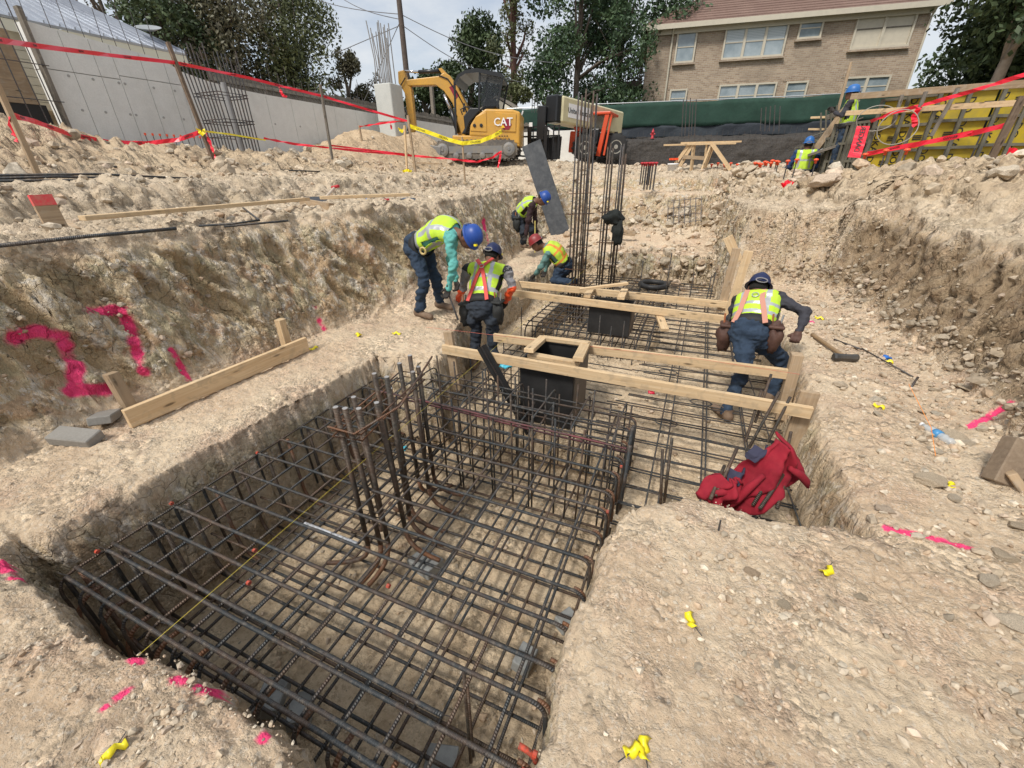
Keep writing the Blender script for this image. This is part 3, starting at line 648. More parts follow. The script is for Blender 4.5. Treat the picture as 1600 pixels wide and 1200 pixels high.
# mesh wires on the dark cut
t = empty('wire_mesh', (-4.8, 20, 1.5), label='thin welded wire mat standing in front of the dark clay cut', cat='wire mesh')
b = MB()
for k in range(62): x = -4.6+k*.2; y = fl_y(x)-2.15; b.tube([(x+4.8, y-20, -.1), (x+4.8, y-20+.1, 1.3+random.uniform(0, .15))], .006, 4, caps=False)
for z in (.15, .4, .65, .9, 1.15):
    b.tube([(x+4.8, fl_y(x)-2.17-20+.03, z) for x in (-4.6, -1, 2, 5, 7.6)], .006, 4, caps=False)
b.build('wires', M_BAR, t, kind='stuff')
# --- green mesh fence
M_GREEN = mat('green_fence_fabric', (.012, .044, .030), .85, noise=[(.7, (.020, .062, .044), .8), (4, (.008, .032, .022), .6), (40, (.03, .07, .05), .3)], bump=(3, .5, .05))
M_NAVY = mat('dark_fence_fabric', (.022, .028, .038), .8, noise=(1.2, (.04, .05, .06), .7), bump=(2, .8, .1))
M_GALV = mat('galvanised', (.45, .47, .48), .4, .7)
t = empty('screen_fence', (-9.4, 21.6, 2.8), label='long green fabric screened site fence with a dark lower strip', cat='fence')
def fence_sheet(z0, z1, m, nm, off):
    V = []; xs = np.linspace(-9.4, 15, 300); zz = np.linspace(0, 1, 7)
    for q in zz:
        for x in xs: V.append((x+9.4, fl_y(x)-21.6+off+.02*math.sin(x*2.1+q*2)+.012*math.sin(x*5.3-q*3), z0+(z1-z0)*q+ (.03*math.sin(x*1.7) if q in (0, 1) else 0)))
    n_ = 300; q = np.arange(n_*7).reshape(7, n_); F_ = np.stack([q[:-1, :-1], q[:-1, 1:], q[1:, 1:], q[1:, :-1]], -1).reshape(-1, 4)
    me = np_mesh(nm, V, F_, m); o = inst(nm, me, t); md = o.modifiers.new('s', 'SOLIDIFY'); md.thickness = .004; return o
fence_sheet(.42, 1.33, M_GREEN, 'green_screen', 0); fence_sheet(-.02, .44, M_NAVY, 'lower_screen', .02)
for k in range(10):
    x = -9.3+k*2.6; MB().tube([(x+9.4, fl_y(x)-21.6+.09, -.3), (x+9.4, fl_y(x)-21.6+.09, 1.4)], .03, 8).build('post', M_GALV, t)
MB().tube([(x+9.4, fl_y(x)-21.6+.05, 1.36) for x, y in FL[1:]], .022, 6).build('top_rail', M_GALV, t)
# hydrant and weeds on the ledge
p = aty(1019, 217, 21.4)
t = empty('fire_hydrant', p, label='red fire hydrant on the dark ledge below the green fence', cat='hydrant')
t.scale = (.62, .62, .62); MB().lathe([(.13, 0), (.13, .05), (.09, .06), (.09, .36), (.11, .37), (.11, .40), (.085, .42), (.07, .5), (.03, .55), (.03, .6), (.001, .61)], 12).build('barrel', mat('hydrant_red', (.45, .02, .03), .5), t, smooth=True)
for s in (-1, 1): MB().tube([(s*.08, 0, .28), (s*.16, 0, .28)], .045, 8).build('outlet', MATS['hydrant_red'], t)
# --- brick house
HA = Vector((-4.77, 32.41, 0)); HU = Vector((.99, .1407, 0)).normalized(); HN = Vector((HU.y, -HU.x, 0))
def fac(px, py):
    d = Vector(_f+_r*((px-800)/PXF)+_u*((600-py)/PXF)); o = Vector((0, 0, CAMH)); tt = (HA-o).dot(HN)/d.dot(HN); p = o+d*tt; return ((p-HA).dot(HU), p.z-2.8)
ang = math.atan2(HU.y, HU.x)
hs = empty('brick_house', (HA.x, HA.y, 2.8), ang, label='two-storey tan brick house with brown shingle hip roof beyond the green fence', cat='house')
def brick_mat():
    m = bpy.data.materials.new('tan_brick'); m.use_nodes = True; nt = m.node_tree; N = nt.nodes; K = nt.links.new; b = N['Principled BSDF']; b.inputs['Roughness'].default_value = .9
    tc = N.new('ShaderNodeTexCoord'); sp = N.new('ShaderNodeSeparateXYZ'); cb = N.new('ShaderNodeCombineXYZ'); K(tc.outputs['Object'], sp.inputs[0]); ad = N.new('ShaderNodeMath'); K(sp.outputs[0], ad.inputs[0]); K(sp.outputs[1], ad.inputs[1]); K(ad.outputs[0], cb.inputs[0]); K(sp.outputs[2], cb.inputs[1])
    br = N.new('ShaderNodeTexBrick'); K(cb.outputs[0], br.inputs['Vector']); br.inputs['Scale'].default_value = 1; br.inputs['Brick Width'].default_value = .26; br.inputs['Row Height'].default_value = .088; br.inputs['Mortar Size'].default_value = .010
    br.inputs['Color1'].default_value = (.44, .34, .245, 1); br.inputs['Color2'].default_value = (.29, .205, .145, 1); br.inputs['Mortar'].default_value = (.50, .44, .36, 1); br.inputs['Bias'].default_value = -.1
    n = N.new('ShaderNodeTexNoise'); n.inputs['Scale'].default_value = .5; n.inputs['Detail'].default_value = 5; K(tc.outputs['Object'], n.inputs['Vector']); r = N.new('ShaderNodeMapRange'); r.inputs['From Min'].default_value = .45; r.inputs['From Max'].default_value = .75; r.inputs['To Max'].default_value = .5; K(n.outputs['Fac'], r.inputs['Value'])
    mi = N.new('ShaderNodeMix'); mi.data_type = 'RGBA'; K(r.outputs[0], mi.inputs[0]); K(br.outputs['Color'], mi.inputs[6]); mi.inputs[7].default_value = (.16, .13, .10, 1); K(mi.outputs[2], b.inputs['Base Color'])
    bp = N.new('ShaderNodeBump'); bp.inputs['Distance'].default_value = .01; bp.invert = True; K(br.outputs['Fac'], bp.inputs['Height']); K(bp.outputs[0], b.inputs['Normal']); return m
M_BRICK = brick_mat(); M_TRIM = mat('beige_trim', (.55, .50, .40), .6, noise=(5, (.46, .42, .34), .5)); M_GLASS = mat('window_glass', (.20, .25, .28), .08, spec=.9, noise=(.8, (.38, .44, .47), .8)); M_BLIND = mat('white_blind', (.5, .55, .57), .7)
EZ = fac(1015, 45)[1]; HL = fac(1462, 2)[0]
MB().box((HL/2, 4.5, EZ/2), (HL, 9, EZ)).build('wall', M_BRICK, hs)
M_SHING = mat('brown_shingle', (.20, .125, .10), .9, noise=[(.8, (.27, .18, .145), .7), (22, (.12, .08, .065), .7)], bump=(12, .8, .02))
ov = .5; e = [Vector((-ov, -ov, EZ)), Vector((HL+ov, -ov, EZ)), Vector((HL+ov, 9.5, EZ)), Vector((-ov, 9.5, EZ))]; ra = Vector((4.4, 4.5, EZ+2.9)); rb = Vector((HL-4.4, 4.5, EZ+2.9))
b = MB()
for p in e+[ra, rb]: b.v.append(tuple(p))
for f in ((0, 1, 5, 4), (1, 2, 5), (2, 3, 4, 5), (3, 0, 4)): b.face(list(f))
b.face([3, 2, 1, 0]); roof = b.build('roof', M_SHING, hs)
# shingle courses: thin raised strips along the visible slope
mb = MB()
for k in range(1, 16):
    f = k/16; a_ = e[0].lerp(ra, f); b_ = e[1].lerp(rb, f); mb.beam(a_+Vector((0, 0, .01)), b_+Vector((0, 0, .01)), .05, .03)
mb.build('shingle_courses', M_SHING, roof, kind='stuff')
MB().box((HL/2, -ov-.03, EZ-.08), (HL+2*ov+.1, .06, .24)).build('gutter', M_TRIM, hs); MB().box((HL/2, -.12, EZ-.22), (HL+.2, .1, .32)).build('frieze_board', M_TRIM, hs)
MB().box((HL/2, -ov/2-.02, EZ-.05), (HL+2*ov, ov, .03)).build('soffit', M_TRIM, hs)
def window(x0, x1, z0, z1, n=1, blinds=False, boarded=False):
    cx_ = (x0+x1)/2; w = x1-x0; t_ = .09; f = MB()
    f.box((cx_, -.05, z1-t_/2), (w, .12, t_)); f.box((cx_, -.07, z0+t_/2), (w, .18, t_)); 
    for i in range(n+1): x = x0+t_/2+(w-t_)*i/n; f.box((x, -.052, (z0+z1)/2), (t_*(1.5 if 0 < i < n else 1), .12, z1-z0-2*t_-.002))
    fo = f.build('window', M_TRIM, hs); MB().box((cx_, -.09, z0-.05), (w+.15, .2, .09)).build('sill', M_BRICK, fo)
    pw_ = (w-t_)/n
    for i in range(n):
        xa = x0+t_/2+pw_*i+t_*.6; xb = x0+t_/2+pw_*(i+1)-t_*.6; zm = (z0+z1)/2
        MB().box(((xa+xb)/2, -.025, (z0+z1)/2), (xb-xa, .02, z1-z0-2*t_)).build('pane', M_TRIM if boarded else M_GLASS, fo)
        MB().box(((xa+xb)/2, -.045, zm), (xb-xa, .03, .05)).build('sash_bar', M_TRIM if not boarded else M_WOODG, fo)
        if blinds and not boarded:
            for k in range(9):
                z = zm+.06+(z1-zm-.15)*k/9; MB().box(((xa+xb)/2, -.034, z), (xb-xa-.04, .004, (z1-zm)/14)).build('slat', M_BLIND, fo)
def win_px(a, b_, n=1, **k):
    x0, z1 = fac(*a); x1, z0 = fac(*b_); window(x0, x1, z0, z1, n, **k)
win_px((1059, 49), (1083, 98)); win_px((1135, 41), (1222, 88), 3, blinds=True); win_px((1252, 28), (1281, 60)); win_px((1344, 14), (1417, 73), 2, boarded=True)
win_px((1047, 140), (1070, 168)); win_px((1124, 133), (1206, 166), 3); win_px((1229, 128), (1256, 156)); win_px((1320, 121), (1382, 150), 2)
for pa, pb in (((1044, 136), (1072, 140)), ((1120, 127), (1208, 133)), ((1225, 122), (1258, 127)), ((1316, 114), (1385, 120))):
    x0, z0 = fac(*pa); x1, z1 = fac(*pb); zz = fac((pa[0]+pb[0])/2, pb[1])[1]
    n = max(4, int((x1-x0)/.09))
    for i in range(n): MB().box((x0+(x1-x0)*(i+.5)/n, -.012, zz+.13), ((x1-x0)/n-.015, .03, .24)).build('brick', M_BRICK, hs)
for px, dx in ((1053, 0), (1462, 0)):
    x, z = fac(px, 42 if px < 1100 else 4); MB().tube([(x, -.35, EZ-.15), (x, -.08, EZ-.5), (x, -.08, .2)], .055, 8).build('downpipe', M_TRIM, hs)
# balcony on the left
M_DKWOOD = mat('dark_brown_wood', (.075, .055, .045), .85)
bx, bz = fac(972, 133); w = -bx
t2 = hs
MB().box((bx/2-.1, 1.2, bz-.05), (w, 3.4, .3)).build('balcony_deck', M_DKWOOD, hs)
MB().beam((bx-.1, -.45, bz+1.05), (-.1, -.45, bz+1.05), .1, .1).build('handrail', M_DKWOOD, hs)
for k in range(11): x = bx-.05+k*(w-.1)/10; MB().box((x, -.45, bz+.55), (.05, .05, 1.0)).build('baluster', M_DKWOOD, hs)
MB().box((bx-.05, -.4, bz/2), (.14, .14, bz)).build('post', M_DKWOOD, hs)
# --- utility pole and wires
pt = aty(622, -120, 22.0); pb_ = aty(642, 180, 22.0)
t = empty('utility_pole', (pb_.x, 22, 2.0), label='tall dark wooden utility pole with wires behind the excavator', cat='utility pole')
MB().tube([(0, 0, 0), (0, 0, 9.5)], [.16, .11], 12).build('pole', mat('pole_wood', (.085, .065, .055), .9, noise=(8, (.14, .11, .09), .6)), t)
MB().box((.2, -.2, 1.9), (.12, .12, .9)).build('conduit_box', M_GALV, t)
top = Vector((pb_.x, 22, 2.0)); za = aty(625, 18, 22).z
for i, (e1, sg) in enumerate((((535, -8), .5), ((560, -15), .6), ((700, 62), .4), ((720, 50), .4), ((560, 150), .5), ((470, 78), .5))):
    a_ = Vector((pb_.x, 22, za-.1-.2*(i % 3))); bb_ = aty(e1[0]+(e1[0]-625)*1.5, e1[1]+(e1[1]-18)*1.5, 26); pts = [a_.lerp(bb_, k/14)-Vector((0, 0, sg*math.sin(math.pi*k/14))) for k in range(15)]
    b = MB(); b.tube([p-a_ for p in pts], .018, 5); o = b.build('overhead_wire', mat('wire_grey', (.16, .16, .17), .6), label='overhead wire from the utility pole '+('toward the upper left, highest', 'toward the upper left, lower of two', 'sloping down right, lower one', 'sloping down right, upper one', 'dropping left toward the oak', 'running left above the column bars')[i], cat='wire', group='overhead wires from the utility pole'); o.location = a_
# wooden post with insulator
t = empty('grey_post', aty(678, 185, 19.5)-Vector((0, 0, 1.0)), label='short grey timber post standing in front of the shed', cat='post'); MB().box((0, 0, 1.0), (.14, .14, 2.6)).build('post', M_WOODG, t)
# --- trees
def leaf_mat(name, c1, c2):
    m = mat(name, c1, .6, noise=(1.1, c2, 1.0)); b = m.node_tree.nodes['Principled BSDF']; b.inputs['Subsurface Weight'].default_value = 0; b.inputs['Transmission Weight'].default_value = 0
    return m
M_LEAF = [leaf_mat('leaf_dark', (.035, .06, .022), (.075, .11, .04)), leaf_mat('leaf_mid', (.04, .08, .035), (.085, .135, .055)), leaf_mat('leaf_brown', (.085, .075, .045), (.12, .12, .06)), leaf_mat('leaf_olive', (.07, .085, .03), (.115, .125, .045))]
M_BARK = mat('bark', (.10, .08, .065), .95, noise=(6, (.17, .14, .11), .7), bump=(12, .6, .03)); M_BARKP = mat('pale_bark', (.30, .25, .20), .9, noise=(4, (.2, .16, .13), .7), bump=(10, .5, .03)); M_BARKR = mat('red_bark', (.10, .05, .04), .95)
def leaves(centers, radii, n, size, droop=.0, fill=.75):
    w = np.array(radii)**2; ci = RNG.choice(len(centers), n, p=w/w.sum()); Cc = np.array(centers)[ci]; Rr = np.array(radii)[ci]
    d = RNG.normal(size=(n, 3)); d /= np.linalg.norm(d, axis=1)[:, None]; rr = Rr*(fill+(1.12-fill)*RNG.random(n))**1.0*RNG.random(n)**.25
    P = Cc+d*rr[:, None]*np.array([1, 1, .75]); P[:, 2] -= droop*RNG.random(n)**2*Rr
    keep = fbm(P, .95, 3) > -.24; P = P[keep]; n = len(P)
    a = RNG.normal(size=(n, 3)); a /= np.linalg.norm(a, axis=1)[:, None]; b = np.cross(a, RNG.normal(size=(n, 3))); b /= np.linalg.norm(b, axis=1)[:, None]; s = (size*(.5+RNG.random(n)))[:, None]
    V = np.stack([P-a*s, P+b*s*.5, P+a*s, P-b*s*.5], 1).reshape(-1, 3); return V, np.arange(4*n).reshape(-1, 4)
def tree(base, H, R0_, n=9000, m=0, label='', crown_lo=.35, size=.16, lobes=16, bark=None, sparse=False, group=None, droop=.0, squash=1.0, lean=0, name='tree', seed=0, trunk_r=.22, limbs=9):
    R = R0_*(1.0 if sparse or R0_ < 2.3 else 1.28); n = int(n*(1 if R0_ < 2.3 else 1.0)); size *= .74; n = int(n*1.55)
    rs = random.Random(seed); base = Vector(base); t = empty(name, base, label=label, cat='tree' if name != 'shrub' else 'shrub', group=group)
    C_ = []; Rd = []; tips = []
    for i in range(lobes):
        q = rs.uniform(0, 6.28); f = (i+.5)/lobes; z = H*(crown_lo+(1-crown_lo)*f*.92); prof = math.sin(math.pi*min(1, .12+f*.85))**.6; r = R*prof*rs.uniform(.35, .95)*.75
        C_.append((r*math.cos(q)+lean*f, r*math.sin(q), z)); Rd.append(R*rs.uniform(.26, .44)*squash*(.7 if sparse else 1)); tips.append(C_[-1])
    V, F_ = leaves(C_, Rd, n, size, droop)
    inst('crown', np_mesh('crown', V, F_, M_LEAF[m], smooth=False), t)
    b = MB(); b.tube([(0, 0, -.6), (rs.uniform(-.1, .1), 0, H*.3), (lean*.4, rs.uniform(-.2, .2), H*.6), (lean*.8, 0, H*.9)], [trunk_r, trunk_r*.75, trunk_r*.45, .04], 9)
    for i in range(limbs):
        p = tips[(i*5+2) % len(tips)]; z0 = min(p[2]*.75, H*rs.uniform(.25, .6)); st_ = Vector((lean*.5*z0/H, 0, z0)); en = Vector(p); md = st_.lerp(en, .5)+Vector((rs.uniform(-.3, .3), rs.uniform(-.3, .3), .25))
        b.tube([st_, md, en], [trunk_r*.45, trunk_r*.28, .02], 6)
        for k in range(3): e2 = en.lerp(md, .4)+Vector((rs.uniform(-1, 1), rs.uniform(-1, 1), rs.uniform(-.2, 1)))*R*.35; b.tube([md.lerp(en, .4), e2], [trunk_r*.14, .01], 4, caps=False)
    b.build('trunk', bark or M_BARK, t, smooth=True); return t
def gp(px, y, z=2.8): p = aty(px, 170, y); return (p.x, y, z)
tree(gp(215, 17, 3), 9, 3.0, 2600, 2, 'mostly bare tree with thin dark branches behind the metal roof', .3, .07, 18, sparse=True, seed=1, limbs=18)
tree(gp(290, 19, 3), 9.4, 3.6, 19000, 0, 'dark dense oak tree just right of the metal roof', .05, .13, 22, seed=2, limbs=14)
tree(gp(385, 21, 3), 9.5, 3.6, 19000, 2, 'brownish drooping tree between two dark oaks on the left', .02, .13, 24, seed=3, droop=1.2, limbs=14)
tree(gp(470, 24, 3), 9.6, 3.7, 19000, 3, 'olive tree with ragged right edge against the sky', .02, .13, 22, seed=4, droop=.8, limbs=14)
tree(gp(545, 25, 3), 5.2, 2.0, 7000, 2, 'low brown tree left of the utility pole', .05, .12, 12, seed=5)
tree(gp(598, 27, 3), 4.4, 1.5, 1800, 2, 'small leafless reddish tree beside the column bars', .2, .07, 12, sparse=True, seed=6, bark=M_BARKR, limbs=16)
tree(gp(665, 29, 3), 4.6, 2.2, 8000, 0, 'low dark green tree right of the utility pole', .0, .14, 12, seed=7)
tree(gp(738, 31, 3), 7.4, 2.7, 15000, 0, 'round dark green tree behind the excavator canopy', .05, .15, 18, seed=8, squash=1.1)
tree(gp(803, 27, 3), 11.5, 1.9, 3800, 3, 'tall slender tree with reddish trunk and sparse hanging foliage', .22, .10, 22, sparse=True, seed=9, bark=M_BARKR, droop=1.5, trunk_r=.24, limbs=12)
tree(gp(800, 25, 2.8), 3.0, 1.5, 6000, 3, 'yellow-green bush at the foot of the slender tree', .0, .11, 10, seed=10, limbs=4)
tree(gp(900, 30, 3), 11.5, 3.2, 24000, 1, 'large dark green oak, left of the pair beside the brick house', .02, .14, 30, seed=11, limbs=16)
tree(gp(965, 34, 3), 13, 4.0, 22000, 1, 'large green oak crowding the corner of the brick house', .02, .15, 30, seed=12, limbs=16)
tree(gp(1535, 23, 2.8), 7.5, 2.9, 13000, 0, 'spreading tree with pale twisted trunk right of the brick house', .35, .14, 20, seed=13, bark=M_BARKP, trunk_r=.2, limbs=22)
tree(gp(1565, 27, 2.8), 8.5, 3.7, 22000, 0, 'dark leafy tree filling the far right corner', .0, .15, 18, seed=14)
tree(gp(1690, 22, 2.8), 8, 3.6, 9000, 0, 'dark tree standing beyond the right edge of the fence', .0, .16, 18, seed=15)
M_STAKED = wood('dark_stake_wood', (.17, .12, .085), (.11, .08, .055), (.14, .10, .07), dirt=(.26, .2, .15), dirt_amt=.4)
for i, px in enumerate((250, 330, 420, 510)):
    tree(gp(px, 15.5+i*2.2, 3.0), 2.2, 1.5, 5200, (0, 3, 3, 2)[i], ('dark shrub at the end of the metal roof', 'bright olive shrub under the dark oak', 'olive shrub behind the board fence', 'brownish shrub near the fence end')[i], .0, .10, 9, seed=20+i, name='shrub', limbs=3, trunk_r=.06)
tree(gp(715, 23, 2.8), 1.6, 1.3, 4000, 3, 'low bush between the shed and the excavator cab', .0, .1, 8, seed=30, name='shrub', limbs=3, trunk_r=.05)
# ------------------------------------------------------------------ reinforcement
def rebar_mat(name, base, rust, amt, white=None):
    m = bpy.data.materials.new(name); m.use_nodes = True; nt = m.node_tree; N = nt.nodes; K = nt.links.new; b = N['Principled BSDF']
    b.inputs['Metallic'].default_value = .25; b.inputs['Roughness'].default_value = .52; b.inputs['Specular IOR Level'].default_value = .6
    tc = N.new('ShaderNodeTexCoord'); uv = N.new('ShaderNodeSeparateXYZ'); K(tc.outputs['UV'], uv.inputs[0])
    n = N.new('ShaderNodeTexNoise'); n.inputs['Scale'].default_value = 5; n.inputs['Detail'].default_value = 7; n.inputs['Roughness'].default_value = .7; K(tc.outputs['Object'], n.inputs['Vector'])
    r = N.new('ShaderNodeMapRange'); r.inputs['From Min'].default_value = .5-.14*amt; r.inputs['From Max'].default_value = .72-.12*amt; r.inputs['To Max'].default_value = min(1, .6+amt*.4); K(n.outputs['Fac'], r.inputs['Value'])
    mi = N.new('ShaderNodeMix'); mi.data_type = 'RGBA'; mi.inputs[6].default_value = (*base, 1); mi.inputs[7].default_value = (*rust, 1); K(r.outputs[0], mi.inputs[0])
    n2 = N.new('ShaderNodeTexNoise'); n2.inputs['Scale'].default_value = 38; n2.inputs['Detail'].default_value = 4; K(tc.outputs['Object'], n2.inputs['Vector']); r2 = N.new('ShaderNodeMapRange'); r2.inputs['From Min'].default_value = .52; r2.inputs['From Max'].default_value = .7; r2.inputs['To Max'].default_value = .5; K(n2.outputs['Fac'], r2.inputs['Value'])
    m2 = N.new('ShaderNodeMix'); m2.data_type = 'RGBA'; K(r2.outputs[0], m2.inputs[0]); K(mi.outputs[2], m2.inputs[6]); m2.inputs[7].default_value = (.22, .19, .155, 1); K(m2.outputs[2], b.inputs['Base Color'])
    # rolled ribs along the bar: UV v is the length in metres
    a = N.new('ShaderNodeMath'); a.operation = 'MULTIPLY'; K(uv.outputs[1], a.inputs[0]); a.inputs[1].default_value = 2*math.pi/.0105
    a2 = N.new('ShaderNodeMath'); a2.operation = 'MULTIPLY'; K(uv.outputs[0], a2.inputs[0]); a2.inputs[1].default_value = 2*math.pi
    a3 = N.new('ShaderNodeMath'); a3.operation = 'ADD'; K(a.outputs[0], a3.inputs[0]); K(a2.outputs[0], a3.inputs[1])
    s_ = N.new('ShaderNodeMath'); s_.operation = 'SINE'; K(a3.outputs[0], s_.inputs[0]); pw2 = N.new('ShaderNodeMath'); pw2.operation = 'MULTIPLY'; K(s_.outputs[0], pw2.inputs[0]); pw2.inputs[1].default_value = .0012
    bp = N.new('ShaderNodeBump'); bp.inputs['Strength'].default_value = 1; bp.inputs['Distance'].default_value = 1; K(pw2.outputs[0], bp.inputs['Height']); K(bp.outputs[0], b.inputs['Normal']); return m
M_RB = rebar_mat('ribbed_bar', (.042, .048, .052), (.12, .07, .042), .45); M_RBR = rebar_mat('rusty_ribbed_bar', (.085, .062, .05), (.21, .095, .045), 1.0); M_RBP = rebar_mat('pink_marked_bar', (.08, .05, .05), (.30, .07, .08), .5)
M_RBM = rebar_mat('brown_dowel_bar', (.055, .048, .040), (.14, .08, .048), .6)
M_WHITE = mat('white_paint_mark', (.42, .43, .45), .6, noise=(60, (.1, .1, .1), 1))
M_DAB = mat('orange_paint_dab', (.55, .07, .035), .7, noise=(60, (.12, .07, .05), .9))
def arc(p0, p1, p2, n=5):
    """rounded corner"""
    p0, p1, p2 = map(Vector, (p0, p1, p2)); return [(p0*(1-t)**2+p1*2*t*(1-t)+p2*t*t) for t in [i/n for i in range(n+1)]]
def jit(v, a): return v+random.uniform(-a, a)
def sag(a, b, n=5, amp=.006):
    a, b = Vector(a), Vector(b); return [a.lerp(b, i/n)+Vector((0, 0, random.uniform(-amp, amp)*(0 < i < n))) for i in range(n+1)]
cg = empty('rebar_cage', (-2.68, .42, -.9), label='large near rebar cage of crossed ribbed bars filling the front pit', cat='rebar cage'); CO = Vector((2.68, -.42, .9))
def bar(pts, r, m=M_RB, n=8, parent=cg, off=CO, name='bar'):
    return MB().tube([Vector(p)+off for p in pts], r, n).build(name, m, parent, smooth=True)
XL, XR = -2.68, -.215; ZT = -.20; ZB = -.86
# top cross bars with down-turned ends
ytop = [.425, .465, .60, .645, .80, .96, 1.13, 1.32, 1.52, 1.71, 1.90, 2.07, 2.26, 2.45, 2.64, 2.83, 3.0]
for i, y in enumerate(ytop):
    y = jit(y, .008); xr = XR-.0+jit(0, .012); xl = XL+jit(0, .01); zt = ZT+jit(0, .005); r = .0098 if i < 7 else .0086
    tail = []
    left = arc((xl, y, zt-.07), (xl, y, zt), (xl+.06, y, zt), 4); rt = arc((xr-.07, y, zt), (xr, y, zt), (xr, y+.0, zt-.08), 5)
    mid = sag(left[-1], rt[0], 7, .004)[1:-1]
    lower_l = [(xl+.02, y, ZB+.08)] if i % 2 == 0 else [(xl, y, zt-.30)]
    lower_r = [(xr, y, ZB+.05)]
    if i in (1, 3): bar([(xl+.01, y, zt)]+[tuple(p) for p in mid]+[(xr-.35, y, zt)], r, M_RB)
    else: bar(lower_l+left+mid+rt+lower_r, r, M_RB)
# rusty bends on the right-hand corners and the left-hand feet
for i, y in enumerate(ytop):
    if i in (1, 3): continue
    MB().tube([p+CO for p in arc((XR-.05, y+.022, ZT-.004), (XR+.006, y+.022, ZT-.004), (XR+.006, y+.022, ZT-.07), 5)]+[Vector((XR+.006, y+.022, ZT-.25))+CO], .009, 7).build('bend', M_RBR, cg, smooth=True)
for i, y in enumerate(ytop[::1]):
    if i in (1, 3): continue
    x = XL+.045; a = arc((x, y+.05, ZB+.16), (x, y+.05, ZB+.02), (x+.17, y+.05, ZB+.02), 6)
    bar([(x-.015, y+.05, ZT-.03), (x, y+.05, ZB+.2)]+a, .0125, M_RBM if i % 3 else M_RBR)
# long top bars
k = 0; x = XL
while x < XR+.02:
    xx = jit(x, .008); z = ZT-.022; y0 = .40; y1 = 3.05
    front = arc((xx, y0-.02, z-.10), (xx, y0-.02, z), (xx, y0+.07, z), 4)
    bar([(xx, y0-.02, ZB+.1)]+front+sag((xx, y0+.1, z), (xx, y1, z), 8, .004), .0078, M_RB if k % 4 else M_RBM)
    x += .178; k += 1
# rusty front bends (U bars)
for k in range(11):
    xx = XL+.10+k*.21; a = arc((xx, .50, -.33), (xx, .37, -.30), (xx, .36, -.45), 6); bar(a+[(xx, .36, ZB+.05)], .0115, M_RBR)
# bottom mat
y = .38
while y < 3.15: bar(sag((XL+.02, jit(y, .008), ZB), (XR-.02, jit(y, .008), ZB), 5, .004), .0098, M_RB if random.random() < .7 else M_RBM); y += .155
x = XL+.05
while x < XR: bar(sag((jit(x, .008), .36, ZB+.02), (jit(x, .01), 3.15, ZB+.02), 5, .004), .0092, M_RB if random.random() < .7 else M_RBM); x += .155
# mid height bars
for y in (.75, 1.05, 1.42): bar(sag((XL+.05, y, -.52), (XL+1.2, y, -.5), 3), .0085, M_RBM)
# white marked length and spare bars lying on the top mat
bar([(-1.80, 1.145, ZT+.004), (-1.42, 1.145, ZT+.004)], .0104, M_WHITE, name='white_marked_bar')
bar([(-.585, .82, -.22), (-.56, .76, -.86)], .0085, M_RBM); bar([(-.56, .80, -.24), (-.50, .70, -.6)], .006, M_RBM)
for p in ((XL, .57, ZT), (XL, .95, ZT+.01), (XL+.02, 1.52, ZT), (-1.9, .9, -.2), (-1.75, .75, -.2), (XR, .66, ZT), (XR-.02, .6, ZT), (-1.1, 1.0, ZT), (XR, 1.9, ZT), (XR, 2.35, ZT)):
    MB().tube([Vector(p)+CO+Vector((-.007, 0, .002)), Vector(p)+CO+Vector((.008, 0, .002))], .0112, 7).build('paint_dab', M_DAB, cg)
bar(arc((XR-.06, .66, ZT+.004), (XR-.0, .66, ZT+.004), (XR+.004, .66, ZT-.05), 5), .0108, M_DAB, name='orange_bend')
# wire ties at crossings
tie = MB(); 
for y in ytop:
    for k in range(13):
        if random.random() < .55: x = XL+k*.193; tie.tube([(x-.016, y-.012, ZT+.012), (x+.016, y+.012, ZT-.03)], .0018, 3, caps=False)
for v in range(len(tie.v)): tie.v[v] = tuple(Vector(tie.v[v])+CO)
tie.build('wire_ties', M_BAR, cg, kind='stuff')
# column dowels in the near cage
dw = empty('column_dowels', (-1.7, 1.8, -.9), label='cluster of thick ribbed upright dowels with hooked feet rising from the near cage', cat='rebar'); DO = Vector((1.7, -1.8, .9))
DP_ = [(-1.73, 1.48, .41, (-.3, -.12)), (-1.67, 1.49, .41, (-.05, -.25)), (-1.61, 1.53, .40, (-.02, -.22)), (-1.585, 1.65, .38, (.26, 0)), (-1.79, 1.68, .36, (-.2, .1)), (-1.69, 1.90, .33, (.28, .02)), (-1.62, 1.81, .47, (.28, 0)), (-1.80, 1.90, .42, (-.2, .1)), (-1.79, 2.15, .39, (.1, .2)), (-1.73, 2.20, .44, (.1, .2)), (-1.70, 2.24, .34, (.25, .05)), (-1.66, 2.12, .36, (.25, 0))]
for x, y, z, (hx, hy) in DP_:
    xb, yb = x+jit(.02, .02), y+jit(0, .02); a = arc((xb, yb, -.66), (xb, yb, -.85), (xb+hx, yb+hy, -.845), 6)
    MB().tube([Vector(p)+DO for p in [(x, y, z), ((x+xb)/2, (y+yb)/2, -.1)]+a[:1]], .0165, 10).build('dowel', M_RBM, dw, smooth=True)
    MB().tube([p+DO for p in a], .0165, 9).build('hooked_foot', M_RBR, dw, smooth=True)
    MB().tube([Vector((x, y, z))+DO, Vector((x, y, z+.003))+DO], .0155, 10).build('cut_end', mat('cut_steel', (.5, .48, .46), .4, .6), dw)
for z in (.27, .23): 
    P = [(-1.76, 1.44, z), (-1.57, 1.47, z), (-1.60, 1.80, z+.02), (-1.64, 2.22, z+.03), (-1.83, 2.20, z+.03), (-1.80, 1.7, z)]; MB().tube([Vector(p)+DO for p in P], .006, 6, closed=True).build('tie_hoop', M_RBR, dw, smooth=True)
